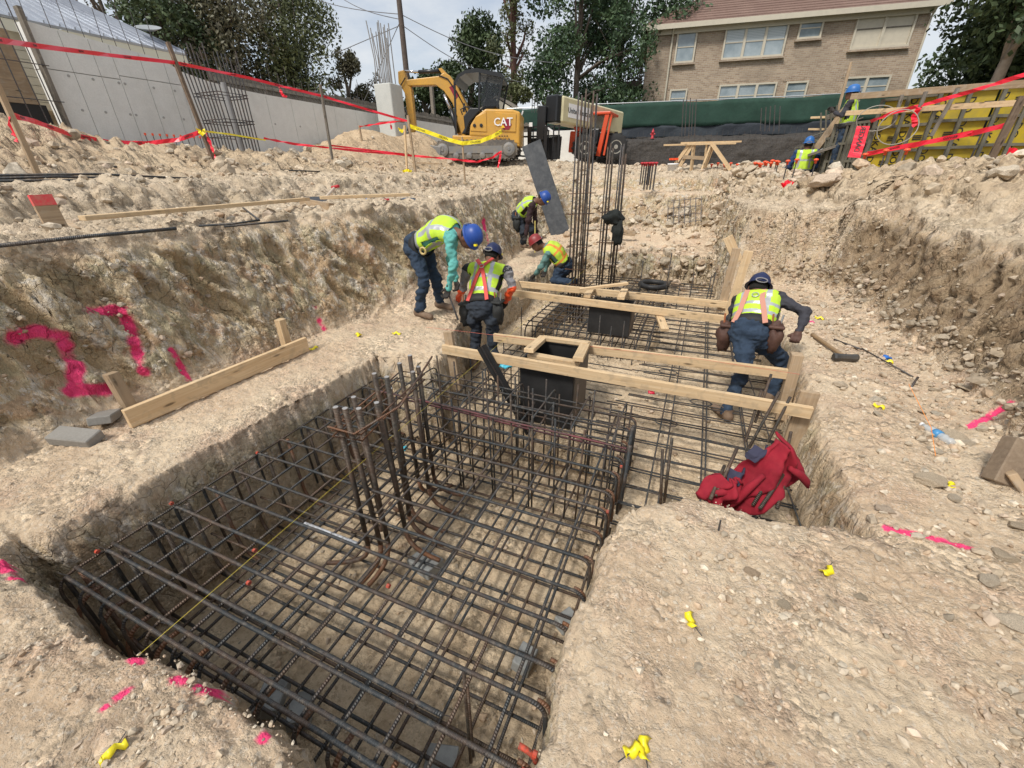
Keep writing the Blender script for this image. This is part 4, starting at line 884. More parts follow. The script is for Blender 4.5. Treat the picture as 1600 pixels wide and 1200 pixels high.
MB().tube([Vector(p)+DO for p in [(-1.77, 1.43, .30), (-1.60, 1.45, .28), (-1.50, 1.75, .32), (-1.60, 2.28, .42)]], .007, 6).build('loose_tie', M_RBR, dw, smooth=True)
for z in (-.3, -.34, -.55): MB().tube([Vector(p)+DO for p in [(-1.80, 1.43, z), (-1.55, 1.45, z), (-1.58, 2.25, z), (-1.84, 2.23, z)]], .006, 6, closed=True).build('tie_hoop', M_RBM, dw, smooth=True)
# wall of upright stirrups at the back of the near cage
sb = empty('stirrup_frame', (-2.2, 2.5, -.9), label='frame of thin upright stirrup bars at the back of the near cage', cat='rebar'); SO = Vector((2.2, -2.5, .9))
for row, (y, z0, sp) in enumerate(((2.42, .12, .155), (2.72, .02, .17), (3.02, -.08, .16))):
    x = -2.15+row*.05
    while x < -.2:
        MB().tube([Vector(p)+SO for p in [(x, y, ZB), (jit(x, .02), jit(y, .02), z0+random.uniform(-.16, .14))]], .0075, 6).build('upright', M_RB if random.random() < .6 else M_RBM, sb, smooth=True); x += sp*random.uniform(.8, 1.2)
for y, z, m in ((2.40, -.05, M_RBP), (2.46, -.12, M_RBP), (2.55, -.28, M_RB), (2.70, -.10, M_RB), (2.75, -.3, M_RBM), (3.04, -.15, M_RB), (3.0, -.35, M_RB), (2.62, -.45, M_RB), (3.05, -.5, M_RBM)):
    MB().tube([Vector(p)+SO for p in sag((-2.2+jit(0, .1), y, z), (-.2, y, z-.03), 5, .008)], .0078, 6).build('cross_bar', m, sb, smooth=True)
for k in range(7):
    x = -2.1+k*.3; P = arc((x, 2.4, -.18), (x, 2.4, -.04), (x, 2.5, -.04), 3)+arc((x, 2.95, -.06), (x, 3.05, -.06), (x, 3.05, -.16), 3)
    MB().tube([Vector(p)+SO for p in [(x, 2.4, ZB)]+P+[(x, 3.05, ZB)]], .007, 6).build('stirrup', M_RB, sb, smooth=True)
for (x, y) in ((-.21, 2.62), (-.205, 2.66), (-.19, 2.4)): MB().tube([Vector(p)+SO for p in [(x, y, ZB), (x+.01, y, -.05)]], .013, 7).build('upright', M_RB, sb, smooth=True)
# slab mat on the right-hand floor
sm = empty('slab_mat', (.4, 5, -.6), label='light flat rebar mat covering the pale pit floor right of the cages', cat='rebar mat'); MO = Vector((-.4, -5, .6))
y = 2.12
while y < 9.1:
    xr = float(np.interp(y, [2, 4.7, 6, 7.3, 9.1], [1.05, 1.12, .98, .8, .45])); x0 = -.35 if (y < 3.1 or 4.5 < y) else -.5
    for dy in (0, .035): MB().tube([Vector(p)+MO for p in sag((x0+jit(0, .12), jit(y+dy, .012), -.505), (xr-.03+jit(0, .06), jit(y+dy, .015), -.50), 4, .01)], .0068, 6).build('bar', M_RB, sm, smooth=True)
    y += .205
for x in (-.02, .06, .33, .36, .68, .71, .98): MB().tube([Vector(p)+MO for p in sag((x, 1.98, -.49), (min(x, .62), 7.2, -.49), 8, .008)], .0068, 6).build('bar', M_RB, sm, smooth=True)
for (x, y) in ((.02, 3.45), (.30, 3.95), (-.05, 4.55), (.4, 5.0), (.3, 5.9)): 
    P = [Vector((x+.10*math.cos(q)*(1 if abs(math.cos(q)) > .5 else 1), y+.055*math.sin(q), -.44)) for q in [i*math.pi/5 for i in range(10)]]; MB().tube([p+MO for p in P], .006, 5, closed=True).build('hoop', M_RB, sm, smooth=True)
# mat behind the left ledge corner, around the standing worker
lm = empty('left_mat', (-1.9, 4.0, -.6), label='small rebar mat on the pit floor round the black box form', cat='rebar mat'); LO = Vector((1.9, -4, .6))
for k in range(7): y = 3.3+k*.22; MB().tube([Vector(p)+LO for p in sag((-2.1, y, -.50), (-.45, y, -.52), 4, .012)], .007, 6).build('bar', M_RB, lm, smooth=True)
for k in range(7): x = -2.05+k*.13; MB().tube([Vector(p)+LO for p in sag((x, 3.2, -.48), (x, 4.9, -.5), 4, .012)], .007, 6).build('bar', M_RB, lm, smooth=True)
for k in range(9): x = -1.95+k*.09; y = 3.45+(k % 3)*.22; MB().tube([Vector(p)+LO for p in [(x, y, -.9), (x, y, -.0+jit(0, .12))]], .0065, 6).build('upright', M_RB, lm, smooth=True)
# upright lap bars near the jacket and on the near edge
jb = empty('leaning_lap_bars', (.6, 2.4, -.6), label='group of short dark bars leaning up around the red jacket', cat='rebar')
def pz(px, py, y): return aty(px, py, y)
for a, b_, ya, yb in (((1152, 700), (1118, 775), 2.45, 2.15), ((1236, 675), (1222, 740), 2.9, 2.6), ((1239, 708), (1214, 795), 2.5, 2.2), ((1225, 740), (1187, 795), 2.35, 2.15), ((1220, 718), (1176, 790), 2.4, 2.2), ((1050, 685), (1037, 790), 2.55, 2.5), ((1035, 702), (1032, 795), 2.5, 2.4), ((1132, 728), (1110, 780), 2.4, 2.1), ((1218, 612), (1170, 700), 3.1, 2.9), ((1190, 610), (1165, 690), 3.3, 3.0), ((1205, 585), (1180, 660), 3.5, 3.2), ((1235, 620), (1200, 690), 3.2, 3.0)):
    p = pz(*a, ya); q = pz(*b_, yb); MB().tube([p-Vector((.6, 2.4, -.6)), q-Vector((.6, 2.4, -.6))], .0105, 7).build('bar', M_RBM, jb, smooth=True)
# second cage further back
c2 = empty('far_rebar_cage', (-1.2, 6.6, -.9), label='second dense rebar cage in the deeper pit beyond the board frames', cat='rebar cage'); O2 = Vector((1.2, -6.6, .9))
x = -2.05
while x < -.22:
    f = arc((x, 5.25, -.5), (x, 5.25, -.40), (x, 5.40, -.37), 4); MB().tube([Vector(p)+O2 for p in [(x, 5.25, -.92)]+f+[(x, 8.7, -.37)]], .0095, 6).build('bar', M_RB, c2, smooth=True); x += .155
y = 5.3
while y < 8.8: MB().tube([Vector(p)+O2 for p in sag((-2.1, y, -.385), (-.2, y, -.385), 4, .008)], .0085, 6).build('bar', M_RB, c2, smooth=True); y += .2
for z in (-.6, -.86):
    y = 5.35
    while y < 8.8: MB().tube([Vector(p)+O2 for p in [(-2.1, y, z), (-.22, y, z)]], .008, 5).build('bar', M_RBM, c2, smooth=True); y += .3
    x = -2.0
    while x < -.25: MB().tube([Vector(p)+O2 for p in [(x, 5.3, z+.015), (x, 8.7, z+.015)]], .008, 5).build('bar', M_RBM, c2, smooth=True); x += .2
for k in range(12): x = -2.0+k*.15; MB().tube([Vector(p)+O2 for p in [(x, 4.95+.1*(k % 2), -.92), (x, 5.0, -.1+jit(0, .08))]], .0065, 5).build('upright', M_RB, c2, smooth=True)
for i, (px, py) in enumerate(((1062, 448), (1085, 425), (1112, 430), (1118, 426), (1005, 408), (1050, 395))): p = aty(px, py, 7.6); MB().tube([p+O2, Vector((p.x, p.y, -.6))+O2], .010, 6).build('upright', M_RB, c2, smooth=True)
# tall column bars
def column_bars(label, bundles, y, ztop, nb, r, rings, name='column_bars', lean=.0, zb=-.85):
    c = aty(*bundles[0], y); t = empty(name, (c.x, y, zb), label=label, cat='rebar'); off = -Vector((c.x, y, zb)); pts = []
    for i, (px, py) in enumerate(bundles):
        p = aty(px, py, y)
        for k in range(nb):
            dx, dy = (-.016+.03*(k % 2)), (-.08+.1*k); x0 = p.x+dx; y0 = y+dy+(.0 if i % 2 else .12); zt = p.z-random.uniform(0, .12)
            MB().tube([Vector((x0, y0, zt))+off, Vector((x0+jit(0, .015), y0, (zt+zb)/2))+off, Vector((x0+lean, y0, zb))+off], r, 7).build('bar', M_RBM if random.random() < .5 else M_BAR, t, smooth=True)
        pts.append(p.x)
    xa, xb = min(pts)-.05, max(pts)+.05
    for z in rings: MB().tube([Vector(q)+off for q in [(xa, y-.12, z), (xb, y-.14, z+.02), (xb, y+.24, z), (xa, y+.24, z-.01)]], .007, 5, closed=True).build('tie_hoop', M_RBR, t)
    return t
column_bars('tall column of bundled upright bars, the taller pair in front', [(905, 142), (914, 138), (921, 150), (932, 137)], 7.0, 2.5, 3, .0125, (1.25, .95, .45, .1, -.15))
column_bars('shorter group of upright bars with a dark cloth tied on, right of the tallest', [(951, 226), (958, 221), (972, 222), (978, 230)], 8.0, 1.9, 3, .0115, (.9, .4, 0))
# black cloth hanging on it
def blob(name, c, r, m, parent=None, seed=0, amp=.25, flat=1, n=2, **k):
    bm = bmesh.new(); bmesh.ops.create_icosphere(bm, subdivisions=n, radius=1); V = np.array([v.co[:] for v in bm.verts]); nz = fbm(V+seed*7.7, 1.3, 3); V = V*(1+amp*nz)[:, None]*np.array(r if hasattr(r, '__len__') else (r, r, r*flat))
    me = bpy.data.meshes.new(name)
    for v, q in zip(bm.verts, V): v.co = q
    bm.to_mesh(me); bm.free(); me.materials.append(m); me.polygons.foreach_set('use_smooth', [True]*len(me.polygons)); return inst(name, me, parent, Matrix.Translation(Vector(c)), **k)
t = empty('black_cloth', aty(962, 345, 7.85), label='black jacket tied round the shorter group of upright bars', cat='cloth')
M_BCL = mat('black_cloth_m', (.018, .022, .02), .9, bump=(9, .8, .03)); blob('bundle', (-.03, -.06, .05), (.17, .14, .13), M_BCL, t, 3, .5, n=3); blob('hanging_sleeve', (.08, -.1, -.17), (.10, .07, .2), M_BCL, t, 4, .5, n=3)
# ------------------------------------------------------------------ black box forms and board frames
M_VOID = mat('black_form_plastic', (.012, .012, .013), .6, noise=(5, (.03, .03, .03), .6)); M_PLYG = mat('grey_ply', (.16, .13, .10), .85, noise=(6, (.09, .07, .055), .7))
def void_box(x0, x1, y0, y1, zt, zb, label):
    t = empty('box_form', ((x0+x1)/2, (y0+y1)/2, zb), label=label, cat='form'); w, d, h = x1-x0, y1-y0, zt-zb
    MB().box((0, -d/2, h/2), (w, .02, h)).build('side', M_VOID, t); MB().box((0, d/2, h/2), (w, .02, h)).build('side', M_VOID, t); MB().box((-w/2, 0, h/2), (.02, d-.03, h)).build('side', M_VOID, t); MB().box((w/2, 0, h/2), (.02, d-.03, h)).build('side', M_PLYG, t); MB().box((0, 0, .01), (w-.03, d-.03, .02)).build('base', M_VOID, t); return t
void_box(-1.31, -.80, 3.24, 3.76, .04, -.58, 'black open box form hanging below the nearer square of boards')
void_box(-1.15, -.62, 5.28, 5.66, .02, -.36, 'black box form below the farther square of boards')
# crossing timbers
def board(a, b_, w, h, label, m=M_PINE, name='board', up=(0, 0, 1), cat='board', bev=.002, **k):
    a = Vector(a); b_ = Vector(b_); c = (a+b_)/2; o = MB().beam(a-c, b_-c, w, h, up, bev).build(name, m, label=label, cat=cat, **k); o.location = c; return o
def zy(px, py, y): return aty(px, py, y)
A0, A1 = zy(692, 545, 3.17), zy(1268, 645, 3.17); board(A0, A1, .038, .089, 'nearest long pine board crossing the pit in front of the black box')
B0, B1 = zy(772, 527, 3.86), zy(1236, 585, 3.86); board(B0, B1, .038, .089, 'long pine board crossing the pit just behind the black box')
C0, C1 = zy(797, 457, 5.22), zy(1146, 501, 5.22); board(C0, C1, .038, .089, 'long pine board crossing in front of the farther square opening')
D0, D1 = zy(802, 443, 5.72), zy(1152, 478, 5.72); board(D0, D1, .038, .089, 'farthest long pine board crossing the pit behind the farther opening')
def cross(px0, py0, y0, px1, py1, y1, label): board(zy(px0, py0, y0), zy(px1, py1, y1), .089, .038, label)
cross(826, 548, 3.20, 850, 527, 3.84, 'short flat board forming the left side of the nearer square frame'); cross(903, 562, 3.20, 916, 535, 3.84, 'short flat board forming the right side of the nearer square frame')
board(zy(826, 554, 3.28), zy(905, 568, 3.28), .07, .036, 'short flat board lining the front of the nearer square frame'); board(zy(848, 528, 3.75), zy(920, 537, 3.75), .07, .036, 'short flat board lining the back of the nearer square frame')
cross(917, 463, 5.24, 925, 450, 5.70, 'short board forming the left side of the farther frame'); cross(970, 466, 5.24, 976, 453, 5.70, 'short board forming the right side of the farther frame')
board(zy(905, 462, 5.2)+Vector((0, 0, .08)), zy(980, 450, 5.5)+Vector((0, 0, .06)), .06, .03, 'thin pale batten lying slanting across the farther board frame')
board(zy(1029, 473, 5.4)-Vector((0, 0, .1)), zy(1041, 503, 4.9)-Vector((0, 0, .1)), .09, .038, 'short pale offcut lying on the rebar right of the farther frame', name='offcut')
# nails heads on the near board
def stake(px0, py0, px1, py1, y, label, w=.09, d=.038, m=M_PINED, y1=None, name='stake'):
    a = zy(px0, py0, y); b_ = zy(px1, py1, y1 or y); b_ = b_+(b_-a).normalized()*.12; return board(b_, a, w, d, label, m, name, up=(0, -1, .1), cat='stake')
stake(700, 518, 712, 592, 3.21, 'upright stake under the left end of the nearest board'); stake(1266, 612, 1238, 690, 3.25, 'broad tilted stake at the right end of the nearest crossing board', .12, .04)
stake(1246, 553, 1224, 635, 3.88, 'thick stake at the right end of the board behind the black box', .085, .085); stake(1151, 388, 1130, 470, 5.75, 'tall slanting stake, left of the pair beside the farthest boards', m=M_PINED); stake(1170, 392, 1140, 487, 5.25, 'tall slanting pine stake, right of the pair beside the farther boards', m=M_PINE)
stake(1137, 370, 1148, 396, 6.4, 'short wide pale board leaning on the pit wall behind the pair of stakes', .12, .03, M_PINE); stake(806, 440, 812, 455, 5.5, 'small stake at the left end of the farther boards')
# left ledge: board, stakes, pavers
board(Vector((-3.44, 1.21, .085)), Vector((-3.39, 2.74, .085)), .040, .14, 'long pine board on edge along the left ledge below the pink number')
stake(172, 583, 205, 640, 1.36, 'rough grey-brown round stake leaning beside the near end of the ledge board', .085, .07); stake(437, 499, 446, 532, 2.62, 'short pale wood stake at the far end of the ledge board', .07, .07, M_PINE)
M_PAV = mat('grey_paver_m', (.25, .235, .21), .9, noise=[(4, (.19, .18, .16), .7), (60, (.33, .31, .28), .4)], bump=(50, .3, .004))
def paver(px, py, z, size, rz, ry, label, m=M_PAV):
    p = atz(px, py, z); t = MB().box((0, 0, 0), size, bev=.006).build('concrete_block', m, label=label, cat='block'); t.location = p; t.rotation_euler = (ry, .1, rz); return t
paver(167, 650, .05, (.13, .30, .06), .9, -.25, 'grey concrete block lying tilted at the near end of the ledge board'); paver(118, 683, .05, (.28, .12, .07), .35, .2, 'grey concrete block, nearest the camera on the left ledge')
for px, py, s, l in ((425, 1090, .16, 'pale concrete block standing under the front corner of the cage'), (470, 1110, .14, 'grey concrete spacer block under the front bars'), (690, 1190, .14, 'grey spacer block at the bottom edge of the picture'), (820, 1030, .13, 'grey wedge-shaped spacer block between bars near the right pit wall'), (885, 970, .12, 'grey spacer block beside the right pit wall'), (665, 880, .2, 'grey spacer block at the feet of the dowels'), (205, 985, .14, 'grey spacer block in the left front corner of the pit'), (400, 850, .1, 'small grey block under the left rows of bars'), (560, 690, .1, 'small grey block at the back left of the cage')):
    paver(px, py, -.93, (s*1.1, s*.8, .08), random.uniform(0, 3), .1, l, mat('light_block', (.30, .31, .30), .9, noise=(30, (.2, .2, .2), .6)))
# terrace: red-topped stake, long boards, rods
p = atz(92, 362, 1.18); t = empty('marked_stake', p, label='wide flat wooden stake with its top sprayed red on the left terrace', cat='stake'); R = Matrix.Rotation(-.12, 3, 'Y')
MB().box((0, 0, .05), (.03, .14, .30), R).build('shaft', M_PINED, t); MB().box((-.018, 0, .24), (.031, .141, .08), R).build('painted_top', mat('pink_paint', (.75, .07, .08), .7, noise=(18, (.5, .3, .2), .6)), t)
L0 = atz(128, 341, 1.30); L1 = atz(480, 311, 1.30); board(L0, L1, .09, .035, 'long pale pine board lying along the left terrace', bev=.002); board(atz(500, 309, 1.32), atz(640, 304, 1.32), .09, .035, 'pine board continuing beyond the shovel on the left terrace')
board(atz(470, 315, 1.25), atz(524, 325, 1.2), .035, .09, 'short dirty board under the shovel on the left terrace', M_PINED); board(atz(100, 345, 1.2), atz(116, 358, 1.18), .08, .02, 'thin wedge of wood beside the red-topped stake', M_PINED)
def rod(pts, r, label, m=None, group=None):
    pts = [Vector(p) for p in pts]; o = MB().tube([p-pts[0] for p in pts], r, 7).build('steel_rod', m or M_BAR, label=label, cat='rod', group=group, smooth=True); o.location = pts[0]; return o
def gpts(pl, dz=.02, zc=None):
    out = []
    for q in pl: h = hit(*q); out.append(h+Vector((0, 0, dz)))
    return out
rod([atz(-20, 386, 1.21), atz(130, 370, 1.22), atz(275, 357, 1.21)], .013, 'long dark rod lying on the edge of the left terrace', M_RB)
rod([atz(310, 353, 1.22), atz(360, 350, 1.22), atz(405, 344, 1.24), atz(380, 325, 1.3)], .009, 'bent dark rod on the terrace under the long board', M_RB); rod([atz(350, 354, 1.2), atz(450, 345, 1.2)], .009, 'thin straight rod at the terrace edge', M_RB)
for i, (a, b_, c) in enumerate((((-10, 274), (150, 272), (300, 279)), ((-10, 279), (90, 276), (270, 281)), ((-10, 283), (60, 282), (300, 281)))): rod([atx(*a, -6.75+.05*i), atx(*b_, -6.8+.05*i), atx(*c, -6.9+.05*i)], .014, ('upper dark rod of the three lying along the second bank', 'middle dark rod of the three lying along the second bank', 'lowest dark rod of the three lying along the second bank')[i], M_RB)
rod([atx(155, 260, -7.6), atx(340, 262, -7.7), atx(500, 268, -7.2)], .012, 'long dark rod lying in front of the leaning brown stake', M_RB)
# string lines
def string(pts, label, m, r=.0011): 
    pts = [Vector(p) for p in pts]; o = MB().tube([p-pts[0] for p in pts], r, 4).build('string_line', m, label=label, cat='string'); o.location = pts[0]
string([atz(216, 1024, .03), aty(925, 412, 7.4)], 'taut yellow string line running the length of the pit', mat('yellow_string', (.75, .6, .08), .6))
string([aty(665, 511, 3.75), aty(1100, 562, 3.75), aty(1250, 585, 3.65)], 'thin reddish string line across the pit behind the first boards', mat('red_string', (.5, .12, .08), .7), .0018)
string([aty(1420, 600, 3.6), aty(1455, 668, 3.1), aty(1462, 712, 2.8)], 'orange string trailing over the right ledge', mat('orange_string', (.9, .3, .05), .6), .002)
# slotted black channel leaning into the pit
p0 = zy(752, 541, 3.12); p1 = atz(842, 700, -.8); t = empty('slotted_channel', p1, label='black slotted steel channel leaning from the first board into the pit', cat='channel'); d = (p0-p1); sd_ = d.normalized().cross(Vector((0, -1, .3))).normalized()*.03
MB().beam(-sd_, d-sd_, .014, .04).build('flange', M_VOID, t); MB().beam(sd_, d+sd_, .014, .04).build('flange', M_VOID, t); MB().beam((0, .018, 0), d+Vector((0, .018, 0)), .06, .005).build('web', M_BAR, t)
# leaning dark board
a = zy(830, 224, 10.6); b_ = hit(876, 366); M_SLATE = mat('dark_slate_board', (.030, .034, .040), .6, noise=[(2.5, (.06, .065, .07), .8), (7, (.16, .16, .16), .3)], bump=(20, .3, .01)); board(b_, a, .46, .05, 'wide dark grey plank propped from the pit up to the excavator level', M_SLATE, 'ramp_plank', up=(0, -1, 1))
# mesh panel leaning on far bank
t = empty('mesh_panel', zy(1043, 352, 11.0), label='small welded bar panel leaning against the far pit bank', cat='mesh panel'); q0 = zy(1043, 352, 11.0); 
for k in range(7): f = k/6; a = zy(1043+52*f, 352-6*f, 11.0)-q0; c = zy(1044+52*f, 312-5*f, 11.25)-q0; MB().tube([a, c], .009, 5).build('bar', M_BAR, t)
for k in range(4): f = k/3; a = zy(1043+1*f, 350-36*f, 11.0+.22*f)-q0; c = zy(1094, 344-34*f, 11.0+.22*f)-q0; MB().tube([a, c], .007, 5).build('cross_bar', M_BAR, t)
# tyre-like ring
p = zy(1022, 437, 8.1); p.z = -.33; o = MB().tube([(.23*math.cos(i*math.pi/10), .23*math.sin(i*math.pi/10), 0) for i in range(20)], .05, 8, closed=True).build('black_hose_coil', M_VOID, label='coil of black hose lying on the far rebar cage', cat='hose', smooth=True); o.location = p
# ------------------------------------------------------------------ excavator
M_CATY = mat('machine_yellow', (.62, .33, .045), .4, noise=[(3, (.48, .27, .06), .6), (20, (.35, .25, .12), .25)]); M_MBLK = mat('machine_black', (.015, .016, .018), .35); M_TRACK = mat('muddy_track', (.12, .11, .10), .9, noise=(8, (.25, .21, .16), .8), bump=(20, .5, .02)); M_CHROME = mat('chrome', (.6, .6, .62), .15, 1.0)
M_PLATE = mat('worn_steel', (.22, .22, .22), .6, .4, noise=(7, (.30, .26, .2), .7)); M_WHT = mat('white_paint', (.8, .8, .8), .5); M_CGLASS = mat('cab_glass', (.03, .035, .04), .05, alpha=.35); M_DKRED = mat('dark_red_print', (.25, .01, .03), .5)
# drawn side-on: local x runs left to right in the picture, local z up, y away from the camera
EY = 14.3; eb = aty(745, 249, EY); ex = empty('excavator', eb, .30, label='yellow compact excavator with black canopy and its arm folded to the left', cat='excavator')
S = 1/ (650/ (np.dot(np.array(eb)-np.array([0, 0, CAMH]), _f)))   # metres per photograph pixel at its depth
SZ = (aty(745, 110, EY).z-aty(745, 249, EY).z)/139; SX = (aty(810, 190, EY).x-aty(690, 190, EY).x)/120*1.02
def E(px, py): return ((px-745)*SX, (249-py)*SZ)
def prism_side(poly, y0, y1, m, name, parent=ex, bev=0):
    P = [E(*p) for p in poly]; b = MB(); M = Matrix.Rotation(math.pi/2, 4, 'X'); M.translation = (0, y1, 0); b.prism(P, y1-y0, M); o = b.build(name, m, parent)
    if bev:
        md = o.modifiers.new('b', 'BEVEL'); md.width = bev; md.segments = 2; md.limit_method = 'ANGLE'
    return o
def track(y0, y1, nm='track'):
    L0 = E(705, 0)[0]; R0 = E(795, 0)[0]; r = .26; P = []
    for i in range(9): q = math.pi/2+math.pi*i/8; P.append((L0+r*math.cos(q), r+r*math.sin(q)))
    for i in range(9): q = -math.pi/2+math.pi*i/8; P.append((R0+r*math.cos(q), r+r*math.sin(q)))
    b = MB(); M = Matrix.Rotation(math.pi/2, 4, 'X'); M.translation = (0, y1, 0); b.prism(P, y1-y0, M); tr = b.build(nm, M_TRACK, ex)
    g = MB(); n = 44; per = []
    for i in range(n):
        s = i/n*(2*(R0-L0)+2*math.pi*r)
        if s < R0-L0: p = (L0+s, 2*r+.012); a = 0
        elif s < R0-L0+math.pi*r: q = math.pi/2-(s-(R0-L0))/r; p = (R0+(r+.012)*math.cos(q), r+(r+.012)*math.sin(q)); a = q-math.pi/2
        elif s < 2*(R0-L0)+math.pi*r: p = (R0-(s-(R0-L0)-math.pi*r), -.012); a = 0
        else: q = -math.pi/2-(s-2*(R0-L0)-math.pi*r)/r; p = (L0+(r+.012)*math.cos(q), r+(r+.012)*math.sin(q)); a = q-math.pi/2
        g.box((p[0], (y0+y1)/2, p[1]), (.05, y1-y0+.004, .03), Matrix.Rotation(-a, 3, 'Y'))
    g.build('grousers', M_TRACK, tr, kind='stuff')
    w = MB(); M = Matrix.Rotation(math.pi/2, 4, 'X')
    for x in (L0, R0):
        M.translation = (x, y0-.02, r); MB().lathe([(.19, 0), (.19, .03), (.12, .05), (.05, .05), (.04, .07)], 16, M.copy()).build('sprocket', M_PLATE, tr)
    for k in range(4): M.translation = (L0+(R0-L0)*(k+1)/5, y0-.015, .1); MB().lathe([(.09, 0), (.09, .03), (.03, .04)], 12, M.copy()).build('roller', M_PLATE, tr)
    MB().box(((L0+R0)/2, y0-.005, r), (R0-L0-.4, .03, .2)).build('track_frame', M_PLATE, tr)
track(-.8, -.42); track(.42, .8)
prism_side([(722, 232), (790, 232), (790, 222), (722, 222)], -.5, .5, M_MBLK, 'undercarriage')
prism_side([(719, 224), (809, 230), (809, 214), (719, 211)], -.78, .78, M_CATY, 'deck', bev=.03)
prism_side([(768, 215), (809, 228), (810, 178), (800, 174), (765, 172), (752, 183), (744, 196), (742, 213)], -.8, .8, M_CATY, 'engine_hood', bev=.05)
prism_side([(778, 206), (804, 208), (805, 181), (778, 178)], -.83, -.79, M_CATY, 'service_door', bev=.01)
prism_side([(766, 207), (744, 205), (752, 184), (766, 177)], -.82, -.79, M_CATY, 'side_panel', bev=.01)
for px, py in ((750, 197), (759, 197)): 
    x, z = E(px, py); M = Matrix.Rotation(math.pi/2, 4, 'X'); M.translation = (x, -.81, z); MB().lathe([(.05, 0), (.05, .03), (.02, .035)], 12, M).build('filler_cap', M_MBLK, ex)
# logo: white letters on a dark red swoosh over a small yellow triangle, as on the machine
x, z = E(788, 193); MB().lathe([(.16, 0), (.16, .01)], 6, Matrix.Translation((x+.10, -.835, z-.06)) @ Matrix.Rotation(math.pi/2, 4, 'X')).build('logo_patch', M_DKRED, ex)
text_obj('lettering', 'CAT', .30, frame((x, -.852, z), (1, 0, 0), (0, 0, 1)), ex, M_WHT, .002)
b = MB(); b.prism([(-.07, 0), (.07, 0), (0, .09)], .004, Matrix.Translation((x-.01, -.86, z-.15)) @ Matrix.Rotation(math.pi/2, 4, 'X')); b.build('logo_triangle', mat('logo_yellow', (.8, .5, .03), .5), ex)
b = MB(); [b.box((x+dx, -.84, z-.37), (.05, .01, .03)) for dx in (-.12, -.04, .04, .12)]; b.build('small_print', M_MBLK, ex, kind='stuff')
# seat pillar and canopy
prism_side([(731, 209), (737, 209), (743, 192), (757, 175), (756, 170), (744, 170), (735, 182), (736, 200)], -.74, -.05, M_MBLK, 'side_console', bev=.03)
prism_side([(758, 172), (772, 172), (778, 168), (777, 156), (764, 152), (759, 160)], -.45, .3, M_MBLK, 'seat', bev=.04)
def cpost(a, b_, y, r=.035):
    p = E(*a); q = E(*b_); MB().beam((p[0], y, p[1]), (q[0], y, q[1]), r*1.6, r*1.6, (0, 1, 0)).build('canopy_post', M_MBLK, ex)
for y in (-.72, .62): cpost((724, 210), (726, 131), y); cpost((756, 175), (759, 120), y); cpost((780, 170), (788, 126), y)
b = MB(); P = [E(*q) for q in ((725, 134), (731, 122), (741, 116), (756, 114), (787, 122), (789, 129), (757, 120), (741, 121), (733, 126), (728, 136))]
M = Matrix.Rotation(math.pi/2, 4, 'X'); M.translation = (0, .72, 0); b.prism(P, 1.5, M); b.build('canopy_roof', M_MBLK, ex)
prism_side([(759, 122), (786, 127), (779, 168), (757, 168)], .60, .61, M_CGLASS, 'pane'); prism_side([(760, 122), (786, 127), (779, 168), (758, 168)], -.70, -.69, M_CGLASS, 'pane')
prism_side([(733, 175), (735, 162), (737, 162), (736, 175)], -.6, -.57, M_MBLK, 'joystick')
MB().tube([(E(734, 180)[0], -.72, E(734, 180)[1]), (E(732, 172)[0], -.74, E(732, 172)[1]), (E(738, 168)[0], -.74, E(738, 168)[1]), (E(748, 170)[0], -.72, E(748, 170)[1])], .02, 6).build('handrail', M_MBLK, ex)
# boom and arm
prism_side([(724, 215), (718, 200), (722, 180), (716, 158), (706, 140), (695, 130), (657, 130), (655, 121), (700, 117), (708, 112), (715, 117), (726, 138), (736, 160), (740, 185), (737, 208)], -.14, .14, M_CATY, 'boom', bev=.02)
prism_side([(645, 108), (653, 106), (655, 118), (661, 135), (661, 195), (657, 205), (650, 204), (652, 180), (651, 140), (644, 125)], -.12, .12, M_CATY, 'arm', bev=.02)
prism_side([(706, 117), (700, 106), (704, 105), (714, 118)], -.1, .1, M_CATY, 'cylinder_lug')
def cyl(a, b_, y, r, m): p = E(*a); q = E(*b_); return MB().tube([(p[0], y, p[1]), (q[0], y, q[1])], r, 12)
cyl((672, 109), (703, 109), 0, .055, 0).build('arm_cylinder', M_MBLK, ex, smooth=True); cyl((653, 107), (674, 109), 0, .035, 0).build('cylinder_rod', M_CHROME, ex, smooth=True)
cyl((706, 145), (715, 172), -.2, .05, 0).build('boom_cylinder', M_CHROME, ex, smooth=True); cyl((714, 168), (722, 205), -.2, .075, 0).build('boom_cylinder_barrel', M_MBLK, ex, smooth=True)
b = MB(); P = [(E(*q)[0], -.16, E(*q)[1]) for q in ((700, 116), (712, 122), (722, 140), (733, 165), (738, 190))]; b.tube(P, .02, 6); P = [(E(*q)[0], -.16, E(*q)[1]) for q in ((655, 118), (647, 130), (648, 160), (655, 185), (650, 200))]; b.tube(P, .018, 6); b.build('hoses', M_MBLK, ex)
text_obj('arm_lettering', '308', .16, frame((E(656, 178)[0], -.125, E(656, 178)[1]), (0, 0, -1), (1, 0, 0)), ex, M_WHT, .001) if False else None
prism_side([(713, 134), (719, 131), (726, 146), (721, 153)], -.145, -.141, M_DKRED, 'logo_patch')
prism_side([(645, 202), (662, 203), (664, 212), (655, 220), (646, 214)], -.2, .2, M_PLATE, 'bucket_linkage')
prism_side([(650, 214), (662, 214), (672, 232), (668, 240), (656, 239), (647, 228)], -.35, .35, M_MBLK, 'bucket', bev=.02)
for k in range(4): x, z = E(669, 236); MB().box((x, -.3+k*.2, z-.03), (.06, .06, .14)).build('tooth', M_PLATE, ex)
prism_side([(672, 245), (702, 246), (704, 229), (690, 226), (674, 229)], -.9, .9, M_PLATE, 'blade', bev=.02)
